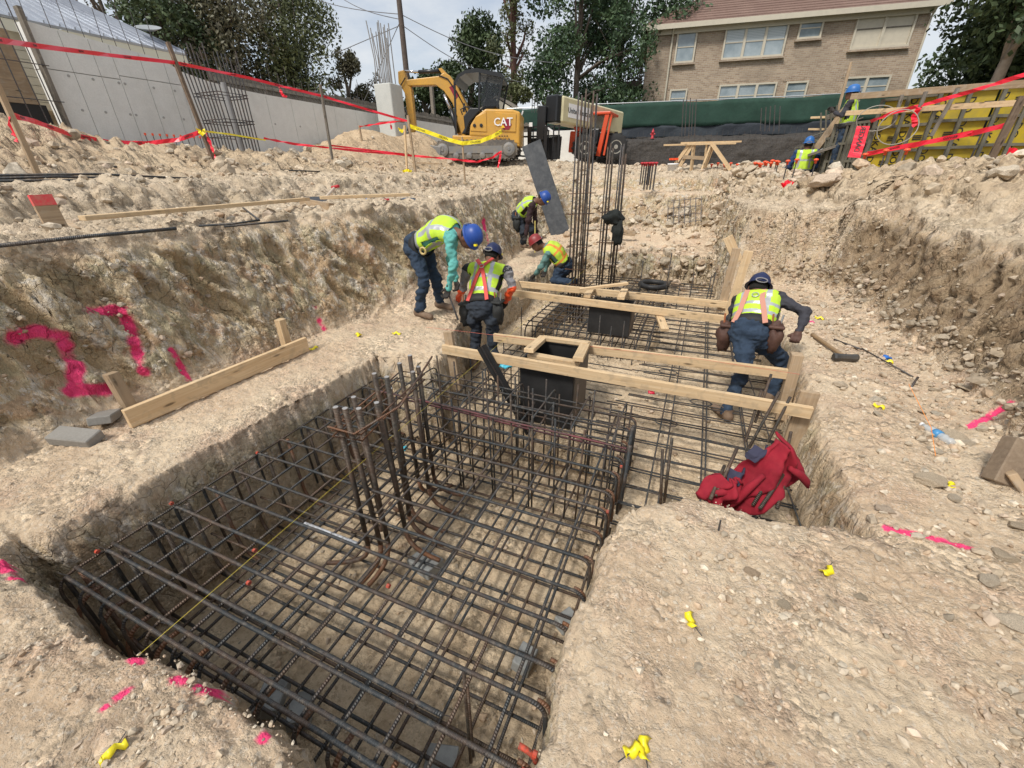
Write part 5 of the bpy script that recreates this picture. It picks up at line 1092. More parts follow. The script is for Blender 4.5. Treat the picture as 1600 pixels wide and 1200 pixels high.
# ------------------------------------------------------------------ telehandler
M_OR = mat('machine_orange', (.62, .07, .02), .4, noise=(4, (.5, .09, .03), .5)); M_CREAM = mat('boom_cream', (.58, .53, .33), .5, noise=(4, (.45, .40, .25), .6)); M_TYRE = mat('tyre', (.03, .03, .03), .9, bump=(30, .5, .01))
M_RIM = mat('dirty_rim', (.36, .35, .31), .7, noise=(9, (.2, .17, .13), .7)); TY = 17.0; tb = aty(885, 252, TY); th2 = empty('telehandler', tb, -.02, label='orange telescopic handler with cream boom facing the pit beside the excavator', cat='telehandler'); St = np.dot(np.array(tb)-np.array([0, 0, CAMH]), _f)/650
TZ = (aty(885, 160, TY).z-aty(885, 252, TY).z)/92; TX = (aty(945, 205, TY).x-aty(830, 205, TY).x)/115*1.0
def T(px, py): return ((px-885)*TX, (252-py)*TZ)
def tp(poly, y0, y1, m, name, bev=0):
    P = [T(*p) for p in poly]; b = MB(); M = Matrix.Rotation(math.pi/2, 4, 'X'); M.translation = (0, y1, 0); b.prism(P, y1-y0, M); o = b.build(name, m, th2)
    if bev: md = o.modifiers.new('b', 'BEVEL'); md.width = bev; md.segments = 2; md.limit_method = 'ANGLE'
    return o
for px, py, r, y in ((912, 238, .42, 0), (950, 238, .45, .9), (893, 242, .35, 2.5), (930, 240, .38, 2.8)):
    x, z = T(px, py); M = Matrix.Rotation(math.pi/2, 4, 'X') @ Matrix.Identity(4); M = Matrix.Rotation(.5, 4, 'Z') @ Matrix.Rotation(math.pi/2, 4, 'X'); M.translation = (x, y, r)
    w = MB().lathe([(r*.55, -.16), (r*.92, -.16), (r, -.08), (r, .08), (r*.92, .16), (r*.55, .16)], 20, M).build('wheel', M_TYRE, th2, smooth=True); MB().lathe([(r*.52, .10), (r*.5, .165), (.08, .14), (.07, .17), (.01, .17)], 16, M).build('rim', M_RIM, w)
    g = MB()
    for k in range(16): q = 2*math.pi*k/16; g.box(M @ Vector((r*math.cos(q), r*math.sin(q), 0)), (.06, .3, .05), Matrix.Rotation(.5, 3, 'Z') @ Matrix.Rotation(-q, 3, 'Y'))
    g.build('tread_blocks', M_TYRE, w, kind='stuff')
tp([(893, 240), (936, 240), (938, 205), (893, 205)], .6, 3.2, M_MBLK, 'chassis', .03)
tp([(888, 238), (898, 238), (900, 205), (890, 204)], -.1, .3, M_OR, 'fender', .04); tp([(896, 205), (903, 205), (903, 190), (890, 188)], .0, 1.2, M_OR, 'fender', .03)
# cab: orange posts, glass
for a, b_, w in (((929, 244), (939, 178), .14), ((938, 243), (945, 180), .06), ((902, 200), (904, 176), .1)):
    p, q = T(*a), T(*b_); MB().beam((p[0], .5, p[1]), (q[0], .5, q[1]), w, w, (0, 1, 0)).build('cab_post', M_OR, th2)
tp([(902, 179), (944, 179), (944, 175), (903, 174)], .4, 1.8, M_OR, 'cab_roof', .02); tp([(904, 200), (932, 200), (936, 180), (905, 180)], .6, .62, M_CGLASS, 'pane'); tp([(908, 225), (926, 225), (928, 200), (906, 200)], .5, 1.7, M_MBLK, 'cab_body', .03)
tp([(904, 192), (912, 192), (912, 206), (904, 206)], .3, .35, M_PLATE, 'mirror')
# boom head pointing towards the camera and to the left
bo = MB(); pA = Vector((T(880, 170)[0], -1.1, T(0, 176)[1])); pB = Vector((T(934, 180)[0], 2.6, T(0, 186)[1])); bo.beam(pA, pB, .62, .76, bev=.05); bo.build('boom', M_CREAM, th2)
dB = (pB-pA).normalized(); face = Vector((dB.y, -dB.x, 0))*-1; face = Vector((-dB.y, dB.x, 0)) if Vector((-dB.y, dB.x, 0)).y < 0 else Vector((dB.y, -dB.x, 0)); mid = pA.lerp(pB, .24)+face*.32
MB().beam(mid-dB*.62, mid+dB*.62, .012, .40).build('name_plate', M_WHT, th2); text_obj('lettering', 'United Rentals', .22, frame(mid+face*.012, dB, (0, 0, 1)), th2, M_BLK, .001)
MB().beam(pA-dB*.25, pA+dB*.1, .50, .78, bev=.04).build('boom_head', M_MBLK, th2); MB().beam(pA-dB*.2+Vector((-.3, 0, .1)), pA-dB*.2+Vector((-.35, 0, -.9)), .3, .25, (0, 1, 0), .03).build('head_bracket', M_MBLK, th2)
# fork carriage
x0, z0 = T(828, 200); x1, z1 = T(890, 200)
for z in (z0, z0-.28): MB().beam((x0, -1.4, z), (x1, -1.2, z), .05, .05).build('carriage_bar', M_MBLK, th2)
for k in range(9): x = x0+(x1-x0)*k/8; MB().box((x, -1.35, z0-.35), (.035, .04, .75)).build('backrest_bar', M_MBLK, th2)
for px in (848, 872): x, z = T(px, 222); MB().box((x, -1.45, z+.0), (.11, .05, .9)).build('fork_shank', M_MBLK, th2); MB().box((x, -2.0, z-.45), (.11, 1.1, .045)).build('fork', M_MBLK, th2)
tp([(846, 250), (888, 250), (890, 215), (842, 216)], -1.15, -1.0, M_MBLK, 'carriage_plate')
MB().box((T(850, 0)[0], -1.5, T(0, 197)[1]), (.12, .02, .12)).build('sticker', M_WHT, th2); MB().beam((T(870, 0)[0], -1.42, T(0, 200)[1]), (T(886, 0)[0], -1.3, T(0, 212)[1]), .05, .06).build('tilt_link', M_WHT, th2)
MB().beam((x0-.1, -1.2, z0+.0), (x0+.12, -1.2, z0+.5), .04, .04).build('lever', M_WHT, th2)
# ------------------------------------------------------------------ formwork wall on the right
M_FY = mat('form_yellow', (.50, .36, .01), .6, noise=[(2, (.38, .29, .03), .8), (12, (.26, .21, .06), .4)]); M_FRAME = mat('form_frame', (.11, .105, .085), .8, noise=(8, (.2, .18, .12), .6))
FP = [(2.05, 14.4), (2.12, 13.2), (2.35, 12.2), (2.8, 11.4), (3.45, 10.95), (4.2, 10.85), (5.0, 11.1), (5.8, 11.5), (6.7, 12.0)]
fw = empty('formwork', (3.45, 10.95, 1.2), label='curved yellow wall formwork with steel walers on the right behind the heap', cat='formwork'); FO = Vector((-3.45, -10.95, -1.2))
for i in range(len(FP)-1):
    a = Vector((*FP[i], 0)); b_ = Vector((*FP[i+1], 0)); d = (b_-a); nrm = Vector((d.y, -d.x, 0)).normalized(); c = (a+b_)/2; m = M_FY if i >= 3 else mat('grey_ribbed_form', (.16, .155, .12), .8, noise=(6, (.28, .25, .12), .7))
    zt = (2.02, 2.12, 2.35)[i] if i < 3 else 2.62+.05*(i-2); zr = [1.0, 1.0+(zt-1)*.26, 1.0+(zt-1)*.5, 1.0+(zt-1)*.74, zt]
    for k in range(4):
        for h in (0, 1):
            p = a.lerp(b_, .03+.47*h)+FO; q = a.lerp(b_, .47+.5*h)+FO; MB().beam(p+Vector((0, 0, (zr[k]+zr[k+1])/2)), q+Vector((0, 0, (zr[k]+zr[k+1])/2)), .03, zr[k+1]-zr[k]-.03).build('panel', m, fw)
            if m is M_FY and not (k == 0 and i > 4):
                pc = (p+q)/2+nrm*.02+Vector((0, 0, (zr[k]+zr[k+1])/2)); s = 'DOKA' if (i+k+h) % 2 else 'DO'
                text_obj('lettering', s, .15, frame(pc-d.normalized()*.12, (0, 0, -1), d), fw, M_BLK, .001)
                b = MB(); [b.box(pc+d.normalized()*.12+Vector((0, 0, zz)), (.13, .012, .016), Matrix.Rotation(math.atan2(d.y, d.x), 3, 'Z')) for zz in (-.03, .0, .03)]; b.build('small_print', M_BLK, fw, kind='stuff')
    for z in zr: MB().beam(a+FO+nrm*.05+Vector((0, 0, z)), b_+FO+nrm*.05+Vector((0, 0, z)), .08, .045).build('waler', M_FRAME, fw)
    for f in (.0, .5): p = a.lerp(b_, f)+FO+nrm*.09; MB().box(p+Vector((0, 0, (1.0+zt)/2)), (.05, .05, zt-.95)).build('upright', M_FRAME, fw)
    if i < 3:
        for k in range(9): p = a.lerp(b_, k/9)+FO+nrm*.07; MB().box(p+Vector((0, 0, (1+zt)/2)), (.035, .05, zt-1.05)).build('rib', M_FRAME, fw)
# guard rails of planks, stair, walkway
board(zy(1330, 151, 11.6), zy(1640, 128, 9.8), .04, .10, 'top plank of the guard rail above the yellow formwork', M_PINED, 'guard_plank'); board(zy(1322, 177, 11.4), zy(1640, 158, 9.6), .04, .08, 'lower plank of the guard rail across the yellow formwork', M_PINE, 'guard_plank')
for i, (a, b_, y) in enumerate((((1447, 143), (1405, 248), 10.4), ((1497, 138), (1462, 200), 10.3), ((1410, 148), (1398, 185), 11.0))):
    stake(*a, *b_, y, ('long slanting grey post carrying the guard rail planks', 'short post at the middle of the guard rail', 'short post near the left end of the guard rail')[i], .05, .05, M_WOODG, name='rail_post')
stake(1599, 150, 1545, 255, 8.6, 'big dark slanting stake with red tape at the right edge', .08, .05, M_STAKED)
board(zy(1270, 240, 12.6), zy(1330, 160, 12.2), .05, .16, 'broad sloping plank of the stair up to the formwork', M_PINED, 'stair_stringer'); board(zy(1262, 248, 12.9), zy(1340, 155, 12.9), .05, .12, 'rear sloping plank of the stair up to the formwork', M_WOODG, 'stair_stringer')
board(zy(1292, 184, 12.8), zy(1335, 166, 12.6), .04, .1, 'grey handrail plank above the stair', M_WOODG); board(zy(1267, 184, 13), zy(1318, 182, 12.8), .1, .04, 'pale plank end, upper of two beside the stair', M_PINE); board(zy(1264, 202, 13), zy(1296, 202, 12.8), .1, .04, 'pale plank end, lower of two beside the stair', M_PINE)
stake(1330, 97, 1303, 195, 12.9, 'tall thin wooden batten rising beside the upper worker', .05, .04, M_PINED, name='batten')
t = empty('stair_balusters', zy(1290, 205, 12.7), label='row of steel uprights along the formwork stair', cat='railing')
for k, px in enumerate((1283, 1291, 1299, 1308, 1321, 1334)): p = zy(px, 176-k*4, 12.7)-t.location; q = zy(px-1, 214-k*5, 12.7)-t.location; MB().tube([p, q], .018, 6).build('upright', M_FRAME, t)
for dz in (0, .14): p = zy(1262, 226, 12.6)-t.location; q = zy(1345, 196, 12.4)-t.location; MB().tube([p+Vector((0, 0, dz)), q+Vector((0, 0, dz))], .015, 6).build('rail', M_FRAME, t)
board(zy(1262, 243, 12.2), zy(1370, 208, 12.0), .3, .05, 'grey sloping walkway board below the upper worker', M_WOODG, 'walkway')
rod([zy(1196, 275, 12.6), zy(1270, 242, 12.5), zy(1302, 222, 12.5)], .014, 'thin pale pole slanting up past the lower worker', M_GALV)
# cable loops
def loop(px, py, y, rx, rz, label):
    c = zy(px, py, y); o = MB().tube([(rx*math.cos(q), .03*math.sin(2*q), rz*math.sin(q)) for q in [i*math.pi/14 for i in range(28)]], .008, 5, closed=True).build('cable_loop', mat('grey_cable', (.35, .33, .28), .7), label=label, cat='cable', smooth=True); o.location = c
loop(1403, 199, 10.0, .27, .25, 'round loop of grey cable hanging on the yellow formwork'); loop(1370, 185, 10.9, .30, .20, 'smaller cable loop left of the round one')
# ------------------------------------------------------------------ barrier tapes
def tape(pts, w, m, label, cat='tape', text=None, n=5, up=(0, 0, 1), wob=.5, tsize=None, step=.9, gname='barrier_tape'):
    """pts: world points; sags between them"""
    P = []
    for a, b_ in zip(pts[:-1], pts[1:]):
        a, b_ = Vector(a), Vector(b_)
        for i in range(n): P.append(a.lerp(b_, i/n))
    P.append(Vector(pts[-1])); o0 = P[0]; t = empty(gname, o0, label=label, cat=cat)
    Q = [p-o0 for p in P]; MB().ribbon(Q, w, up, wob).build('strip', m, t)
    if text:
        L_ = 0; nxt = step*.5
        for a, b_ in zip(Q[:-1], Q[1:]):
            d = (b_-a).length
            while L_+d > nxt:
                f = (nxt-L_)/d; p = a.lerp(b_, f); x = (b_-a).normalized(); x = x if x.dot(Vector(_r)) > 0 else -x; fr = frame(p, x, Vector(up)); z = Vector((fr[0][2], fr[1][2], fr[2][2]))
                tc = Vector((0, 0, CAMH))-(p+o0)
                text_obj('lettering', text, tsize or w*.62, frame(p+z*(.012 if z.dot(tc) > 0 else -.012), x, Vector(up)), t, M_BLK, .0004); nxt += step
            L_ += d
    return t
sA = (-7.05, 2.8); 
def pts_(L_): return [aty(px, py, y) if kind == 'y' else atx(px, py, y) for (px, py, y, kind) in L_]
stake(-6, 130, 65, 285, 2.8, 'leaning brown stake with red tape near the left edge', .05, .05, M_PINED); stake(262, 66, 343, 277, 5.5, 'tall dark leaning stake holding red and yellow tape before the concrete wall', .055, .05, M_STAKED); stake(500, 132, 522, 265, 8.5, 'thin grey stake in front of the sandy mound', .045, .045, M_WOODG)
stake(632, 196, 636, 266, 9.9, 'pale stake with yellow tape, left of the pair by the excavator bucket', .045, .045, M_PINE); stake(637, 180, 649, 268, 10, 'brown stake with red tape, right of the pair by the excavator bucket', .05, .045, M_PINED); stake(561, 196, 573, 260, 10.6, 'pale thin stake left of the concrete column', .04, .04, M_PINED); stake(722, 214, 726, 275, 10.2, 'thin grey stake with yellow tape in front of the excavator tracks', .035, .035, M_PINED)
a, b_, c, d4 = (265, 97, 5.5, 'y'), (503, 150, 8.5, 'y'), (640, 189, 10, 'y'), (311, 207, 5.48, 'y')
tape(pts_([(-40, 57, 2.2, 'y'), (60, 72, 3.2, 'y'), (170, 86, 4.4, 'y'), (275, 98, 5.5, 'y'), (390, 122, 7.0, 'y'), (445, 136, 7.8, 'y'), c[:0] or (503, 150, 8.5, 'y'), (570, 170, 9.3, 'y'), (636, 189, 10, 'y')]), .048, M_RED, 'long upper red tape running from the left edge past three stakes', text='DANGER', step=1.0, wob=.35)
tape(pts_([(12, 178, 2.8, 'y'), (55, 190, 3.3, 'y'), (110, 210, 3.9, 'y'), (170, 222, 4.5, 'y'), (230, 224, 5.0, 'y'), (280, 218, 5.3, 'y'), (311, 207, 5.5, 'y')]), .062, M_RED, 'sagging red tape between the two leaning stakes at the left', text='DANGER', step=.8, wob=.3)
tape(pts_([(14, 180, 2.78, 'y'), (22, 210, 2.8, 'y'), (28, 222, 2.82, 'y')]), .07, M_RED, 'short red tape end hanging from the left leaning stake', up=(1, 0, 0)); tape(pts_([(322, 208, 5.47, 'y'), (330, 228, 5.5, 'y'), (337, 247, 5.5, 'y')]), .06, M_RED, 'red tape tail hanging down the tall dark stake', up=(1, 0, 0))
tape(pts_([(313, 204, 5.46, 'y'), (360, 210, 6.3, 'y'), (415, 219, 7.3, 'y')]), .03, M_YEL, 'short taut yellow tape right of the tall dark stake'); t = tape(pts_([(306, 200, 5.44, 'y'), (316, 210, 5.44, 'y'), (320, 203, 5.44, 'y')]), .06, M_YEL, 'yellow tape knot on the tall dark stake')
tape(pts_([(412, 216, 7.3, 'y'), (460, 225, 8, 'y'), (515, 231, 8.5, 'y'), (580, 238, 9.3, 'y'), (641, 243, 10, 'y'), (700, 248, 10.1, 'y'), (745, 253, 10.2, 'y'), (770, 246, 10.2, 'y'), (783, 236, 10.2, 'y')]), .05, M_RED, 'lower red tape running past the sandy mound to the excavator tracks', wob=.8); tape(pts_([(515, 227, 8.5, 'y'), (580, 235, 9.3, 'y'), (641, 242, 10, 'y')]), .04, M_RED, 'second red tape just above the lower one')
tape(pts_([(561, 198, 10.6, 'y'), (600, 192, 10.3, 'y'), (638, 188, 10, 'y')]), .05, M_RED, 'short red tape between the thin stake and the column', wob=.9); tape(pts_([(436, 136, 7.8, 'y'), (441, 148, 7.8, 'y'), (448, 152, 7.8, 'y')]), .06, M_RED, 'red tape bow hanging on the upper tape', up=(1, 0, 0)); tape(pts_([(610, 192, 10.3, 'y'), (612, 202, 10.3, 'y')]), .05, M_RED, 'small red tape flag beside the concrete column', up=(1, 0, 0)); tape(pts_([(783, 236, 10.2, 'y'), (781, 248, 10.2, 'y'), (778, 262, 10.2, 'y')]), .05, M_RED, 'red tape tail hanging in front of the excavator tracks', up=(1, 0, 0))
tape(pts_([(640, 197, 10, 'y'), (670, 207, 10.05, 'y'), (700, 218, 10.1, 'y'), (723, 224, 10.15, 'y')]), .085, M_YEL, 'yellow caution tape from the paired stakes to the thin stake', text='CAUTION', step=.62, wob=.15); tape(pts_([(723, 224, 10.15, 'y'), (750, 221, 10.3, 'y'), (770, 213, 10.4, 'y'), (784, 205, 10.5, 'y')]), .085, M_YEL, 'yellow caution tape rising from the thin stake across the excavator', text='CAUTION', step=.62, wob=.15)
tape(pts_([(622, 200, 9.9, 'y'), (628, 206, 9.9, 'y'), (634, 198, 9.9, 'y')]), .06, M_YEL, 'crumpled yellow tape end on the left paired stake'); 
for (px, py, l) in ((486, 264, 'yellow tape scrap on the ground beside the thin grey stake'), (570, 267, 'yellow tape scrap on the ground left of the paired stakes'), (636, 268, 'yellow tape scrap at the foot of the paired stakes')): tape([zy(px-7, py, 9.2), zy(px, py-2, 9.2), zy(px+7, py, 9.2)], .06, M_YEL, l)
tape(pts_([(1355, 241, 10.2, 'y'), (1400, 231, 9.9, 'y'), (1450, 222, 9.5, 'y'), (1520, 208, 9.1, 'y'), (1583, 193, 8.6, 'y')]), .07, M_RED, 'long red tape sagging below the yellow formwork', text='DANGER', step=.8, wob=.25); tape(pts_([(1355, 239, 10.2, 'y'), (1430, 228, 9.7, 'y'), (1520, 205, 9.1, 'y')]), .05, M_RED, 'second thinner red tape above the sagging one')
tape(pts_([(1640, 106, 9.0, 'y'), (1600, 117, 9.3, 'y'), (1520, 142, 9.8, 'y'), (1450, 162, 10.3, 'y'), (1395, 176, 10.8, 'y'), (1360, 190, 11.2, 'y')]), .06, M_RED, 'upper red tape running down from the right edge over the guard rail'); tape(pts_([(1436, 168, 10.2, 'y'), (1428, 182, 10.2, 'y'), (1430, 198, 10.2, 'y')]), .08, M_RED, 'red tape knot on the long slanting post', up=(1, 0, 0))
tape(pts_([(1349, 197, 10.9, 'y'), (1344, 215, 10.8, 'y'), (1339, 232, 10.7, 'y'), (1334, 246, 10.6, 'y')]), .20, M_RED, 'wide red danger banner hanging at the left end of the formwork', up=(1, 0, 0), text='DANGER', step=.5, tsize=.12, wob=.1); tape(pts_([(1575, 236, 8.2, 'y'), (1585, 242, 8.1, 'y'), (1597, 247, 8.0, 'y')]), .12, M_RED, 'red tape scrap on the heap at the right edge'); tape(pts_([(1222, 291, 9.6, 'y'), (1230, 286, 9.6, 'y'), (1240, 291, 9.6, 'y')]), .12, M_RED, 'red tape scrap on the right heap', up=(0, .5, 1))
# ------------------------------------------------------------------ sawhorse, bucket, capped bars
p = zy(1085, 276, 14.2); t = empty('sawhorse_table', p, .1, label='makeshift pine sawhorse table standing on the dirt before the dark cut', cat='sawhorse')
MB().beam((-.95, 0, .80), (.9, 0, .80), .14, .04).build('table_board', M_PINE, t); MB().beam((-.5, .1, .845), (1.05, .15, .845), .09, .04).build('table_board', M_PINE, t)
for (x0, x1) in ((-.75, -.28), (-.55, -.2), (.25, .18), (.12, .3), (.2, .35), (-.1, -.15)): MB().beam((x0, random.uniform(-.3, .3), 0), (x1, 0, .79), .05, .09).build('leg', M_PINE, t)
MB().beam((.3, -.1, .8), (1.0, -.4, 0), .05, .09).build('prop', M_PINE, t); MB().beam((-.4, 0, .5), (.3, 0, .45), .04, .09).build('brace', M_PINED, t)
p = zy(1049, 275, 14); t = empty('bucket', p, label='white plastic bucket beside the sawhorse table', cat='bucket'); MB().lathe([(.12, 0), (.14, .28), (.15, .28), (.15, .32), (.13, .32), (.11, .02)], 16).build('body', M_WHT, t, smooth=True); MB().tube([(.14*math.cos(q), .02, .3+.1*math.sin(q)) for q in [i*math.pi/8 for i in range(9)]], .005, 4).build('handle', M_BAR, t)
for i in range(6): MB().tube([(-.1+i*.04, 0, .1), (-.1+i*.04, .02*(i % 2), .42)], .008, 4).build('bar', M_BAR, t); MB().tube([(-.1+i*.04, .02*(i % 2), .40), (-.1+i*.04, .02*(i % 2), .45)], .025, 6).build('cap', M_ORCAP, t)
def capped(px, py, y, h, label, red=False, group=None, n=1, sp=.05, r=.012):
    p = zy(px, py, y); t = empty('capped_bar', p-Vector((0, 0, h)), label=label, cat='rebar', group=group)
    for i in range(n):
        dx = (i-(n-1)/2)*sp; MB().tube([(dx, 0, -.15), (dx, .03*(i % 2), h)], r, 6).build('bar', M_BAR, t); MB().lathe([(.02, -.05), (.022, 0), (.045, .005), (.045, .02), (.03, .035), (.001, .04)], 10, Matrix.Translation((dx, .03*(i % 2), h))).build('cap', MATS['hydrant_red'] if red else M_ORCAP, t, smooth=True)
    return t
capped(1012, 256, 11.5, .30, 'clump of short bars with dark red caps on the dirt left of the bucket', True, n=6, sp=.05, r=.016); MBX = capped(1018, 256, 11.4, .4, 'second clump of red-capped bars right behind the first', True, n=4, sp=.07, r=.02)
GR = 'orange-capped bars standing along the right heap'
for i, (px, py, y, l) in enumerate(((1384, 237, 9.2, 'orange-capped bar in front of the red tape, tallest of the row'), (1417, 236, 9.2, 'orange-capped bar with a scrap of tape right of the tallest'), (1352, 243, 9.4, 'small orange-capped bar left of the tallest'), (1245, 251, 10.8, 'orange-capped bar just left of the lower worker'), (1231, 253, 10.8, 'orange-capped bar beside the lower worker, left of the pair'), (1275, 251, 10.8, 'orange-capped bar just right of the lower worker'))): capped(px, py, y, .36, l, group=GR)
for i in range(9): capped(1180+i*4.5+(i % 2)*2, 256+(i % 3)*1.5-i*.6, 11.6, .30, 'small orange-capped bar in the tight row left of the lower worker', group='tight row of orange-capped bars')
for i in range(8): capped(1112+i*10, 258-(i % 2)*2, 14.5, .40, 'tiny orange-capped bar in the far row behind the sawhorse', group='far row of orange-capped bars')
# scattered upright bars before the far fence
ln = []
for px in (1068, 1073, 1079, 1083, 1088): ln.append([zy(px-3, 215, 17.5), zy(px, 152+random.uniform(0, 8), 17.5)])
bars_thing(ln, .016, 'starter_bars', 'tall thin starter bars standing before the middle of the green fence', 'rebar')
ln = [[zy(px-2, 205, 17), zy(px, 165+random.uniform(-3, 8), 17)] for px in (1190, 1197, 1204, 1211, 1219)]; bars_thing(ln, .014, 'starter_bars', 'faint group of starter bars before the fence below the small window', 'rebar')
ln = [[zy(px-1, 176, 19), zy(px, 150, 19)] for px in (832, 836, 840)]; bars_thing(ln, .014, 'starter_bars', 'three starter bars before the orange-brown roof', 'rebar')
# pieces on the right block top
board(zy(1265, 329, 8.0), zy(1349, 326, 7.9), .09, .04, 'short pine board lying on the edge of the right block'); o = MB().tube([(0, 0, 0), (.16, -.02, .01)], .035, 12, caps=False).build('pipe_offcut', M_VOID, label='short black pipe piece beside the pine board on the right block', cat='pipe', smooth=True); o.location = zy(1262, 330, 7.8)
board(zy(1217, 314, 9.0), zy(1229, 326, 8.6), .11, .05, 'small square-cut block of pine on the right block', name='offcut'); board(zy(483, 263, 9), zy(545, 255, 9.3), .09, .04, 'pale board lying by the thin grey stake', M_PINE); board(zy(645, 254, 11), zy(690, 256, 11), .09, .04, 'pale board lying below the excavator bucket', M_PINED); board(zy(958, 362, 10.0), zy(993, 365, 10.0), .04, .11, 'small pine form board standing on the far pit shelf', M_PINED)
# wood at the right edge
t = empty('timber_post_stub', hit(1560, 755), label='cut grey square timber leaning at the right edge of the ledge', cat='timber'); p0 = t.location
MB().beam(Vector((0, 0, 0)), zy(1597, 688, p0.y+.12)-p0, .115, .10, (0, -1, 0), .006).build('post', mat('weathered_timber', (.23, .17, .115), .85, noise=[(6, (.15, .11, .08), .8), (40, (.32, .25, .18), .5)]), t); MB().beam(zy(1575, 735, p0.y)-p0, zy(1640, 830, p0.y-.1)-p0, .04, .12, (0, -1, 0), .003).build('brace', M_PINED, t)
# ------------------------------------------------------------------ people
def surface_nets(f, lo, h, shape):
    """f: value grid, negative inside. returns verts, quads"""
    nx_, ny_, nz_ = shape; S = f < 0; acc = np.zeros((nx_-1, ny_-1, nz_-1, 3)); cnt = np.zeros((nx_-1, ny_-1, nz_-1))
    def corner(a, b, c): return f[a:nx_-1+a, b:ny_-1+b, c:nz_-1+c]
    for ax in range(3):
        for o1 in (0, 1):
            for o2 in (0, 1):
                a = [0, 0, 0]; oth = [k for k in range(3) if k != ax]; a[oth[0]] = o1; a[oth[1]] = o2; b = list(a); b[ax] = 1
                f0, f1 = corner(*a), corner(*b); m = (f0 < 0) != (f1 < 0); t = np.where(m, f0/np.where(m, f0-f1, 1), 0)
                for k in range(3): acc[..., k] += m*(a[k] if k != ax else t)
                cnt += m
    ok = cnt > 0; idx = -np.ones(ok.shape, np.int64); I = np.argwhere(ok); idx[ok] = np.arange(len(I)); V = (I+acc[ok]/cnt[ok][:, None])*h+np.array(lo)
    Q = []
    for ax in range(3):
        o = [k for k in range(3) if k != ax]
        sl0 = [slice(1, -1)]*3; sl0[ax] = slice(0, -1); sl1 = [slice(1, -1)]*3; sl1[ax] = slice(1, None)
        s0 = S[tuple(sl0)]; s1 = S[tuple(sl1)]
        for sgn, m in ((1, s0 & ~s1), (-1, ~s0 & s1)):
            P = np.argwhere(m); 
            if not len(P): continue
            P = P+np.array([1 if k != ax else 0 for k in range(3)])
            def at(d1, d2): q = P.copy(); q[:, o[0]] -= d1; q[:, o[1]] -= d2; return idx[q[:, 0], q[:, 1], q[:, 2]]
            q4 = np.stack([at(0, 0), at(1, 0), at(1, 1), at(0, 1)], -1)
            if (sgn == 1) == (ax != 1): pass
            else: q4 = q4[:, ::-1]
            Q.append(q4)
    Q = np.concatenate(Q); return V, Q[(Q >= 0).all(1)]
def rcone(P, a, b, ra, rb):
    a = np.array(a); b = np.array(b); e = b-a; t = np.clip(((P-a)@e)/(e@e+1e-9), 0, 1); return np.linalg.norm(P-a-t[..., None]*e, axis=-1)-(ra+(rb-ra)*t)
def ell(P, c, axes, rad):
    q = (P-np.array(c))@np.array(axes).T/np.array(rad); n = np.linalg.norm(q, axis=-1); return (n-1)*min(rad)
def smin(a, b, k):
    h = np.clip(.5+.5*(b-a)/k, 0, 1); return b*(1-h)+a*h-k*h*(1-h)
def sdf_mesh(prims, h, k, wr=0, pad=.05):
    """prims: list of (fn, lo, hi, mat)"""
    lo = np.min([p[1] for p in prims], 0)-pad; hi = np.max([p[2] for p in prims], 0)+pad; sh = tuple(int(q) for q in np.ceil((hi-lo)/h)+1)
    G = np.stack(np.meshgrid(*[lo[i]+h*np.arange(sh[i]) for i in range(3)], indexing='ij'), -1); f = np.full(sh, 9.)
    for fn, a, b, m in prims:
        i0 = np.maximum(((a-pad-lo)/h).astype(int), 0); i1 = np.minimum(((b+pad-lo)/h).astype(int)+2, sh); sl = tuple(slice(i0[i], i1[i]) for i in range(3)); f[sl] = smin(f[sl], fn(G[sl]), k)
    V, Q = surface_nets(f, lo, h, sh)
    c = V[Q].mean(1); D_ = np.stack([p[0](c) for p in prims], 0); mi = np.array([p[3] for p in prims])[np.argmin(D_, 0)]
    return V, Q, mi
def C_(a, b, ra, rb, m): a = np.array(a, float); b = np.array(b, float); r = max(ra, rb); return (lambda P: rcone(P, a, b, ra, rb), np.minimum(a, b)-r, np.maximum(a, b)+r, m)
def E_(c, ax, rad, m): c = np.array(c, float); r = max(rad); return (lambda P: ell(P, c, ax, rad), c-r, c+r, m)
M_SKIN = mat('brown_skin', (.16, .075, .045), .6); M_GLOVE = mat('dark_work_glove', (.03, .025, .022), .85); M_HIVIS = mat('hi_vis_yellow', (.50, .76, .03), .75, noise=[(14, (.38, .58, .04), .6), (5, (.45, .52, .10), .5)]); M_REFL = mat('reflective_tape', (.42, .44, .45), .35, .3); M_ORS = mat('orange_trim', (.75, .28, .05), .6)
M_JEAN = mat('dark_jeans', (.018, .035, .065), .9, noise=[(9, (.035, .06, .10), .8), (40, (.012, .022, .04), .4)]); M_JEAN2 = mat('black_jeans', (.018, .024, .035), .9, noise=(9, (.03, .04, .055), .8)); M_TEAL = mat('teal_shirt', (.12, .42, .38), .8, noise=(8, (.09, .33, .31), .6)); M_TEALD = mat('grey_teal_shirt', (.12, .24, .22), .85, noise=(8, (.08, .17, .16), .6)); M_CHAR = mat('charcoal_shirt', (.035, .035, .045), .85, noise=(8, (.05, .05, .06), .6)); M_GREYS = mat('grey_shirt', (.24, .23, .24), .85); M_MAR = mat('dark_maroon_shirt', (.035, .016, .018), .9); M_NAVYS = mat('navy_shirt', (.02, .05, .14), .85); M_BOOT = mat('tan_brown_boot', (.16, .105, .07), .85, noise=(20, (.26, .19, .13), .6)); M_BELT = mat('black_belt', (.016, .016, .017), .7); M_LEATH = mat('brown_leather_pouch', (.075, .035, .025), .7, noise=(10, (.12, .06, .04), .6), bump=(14, .6, .02)); M_BLKP = mat('black_pouch', (.022, .023, .022), .8, bump=(14, .6, .02))
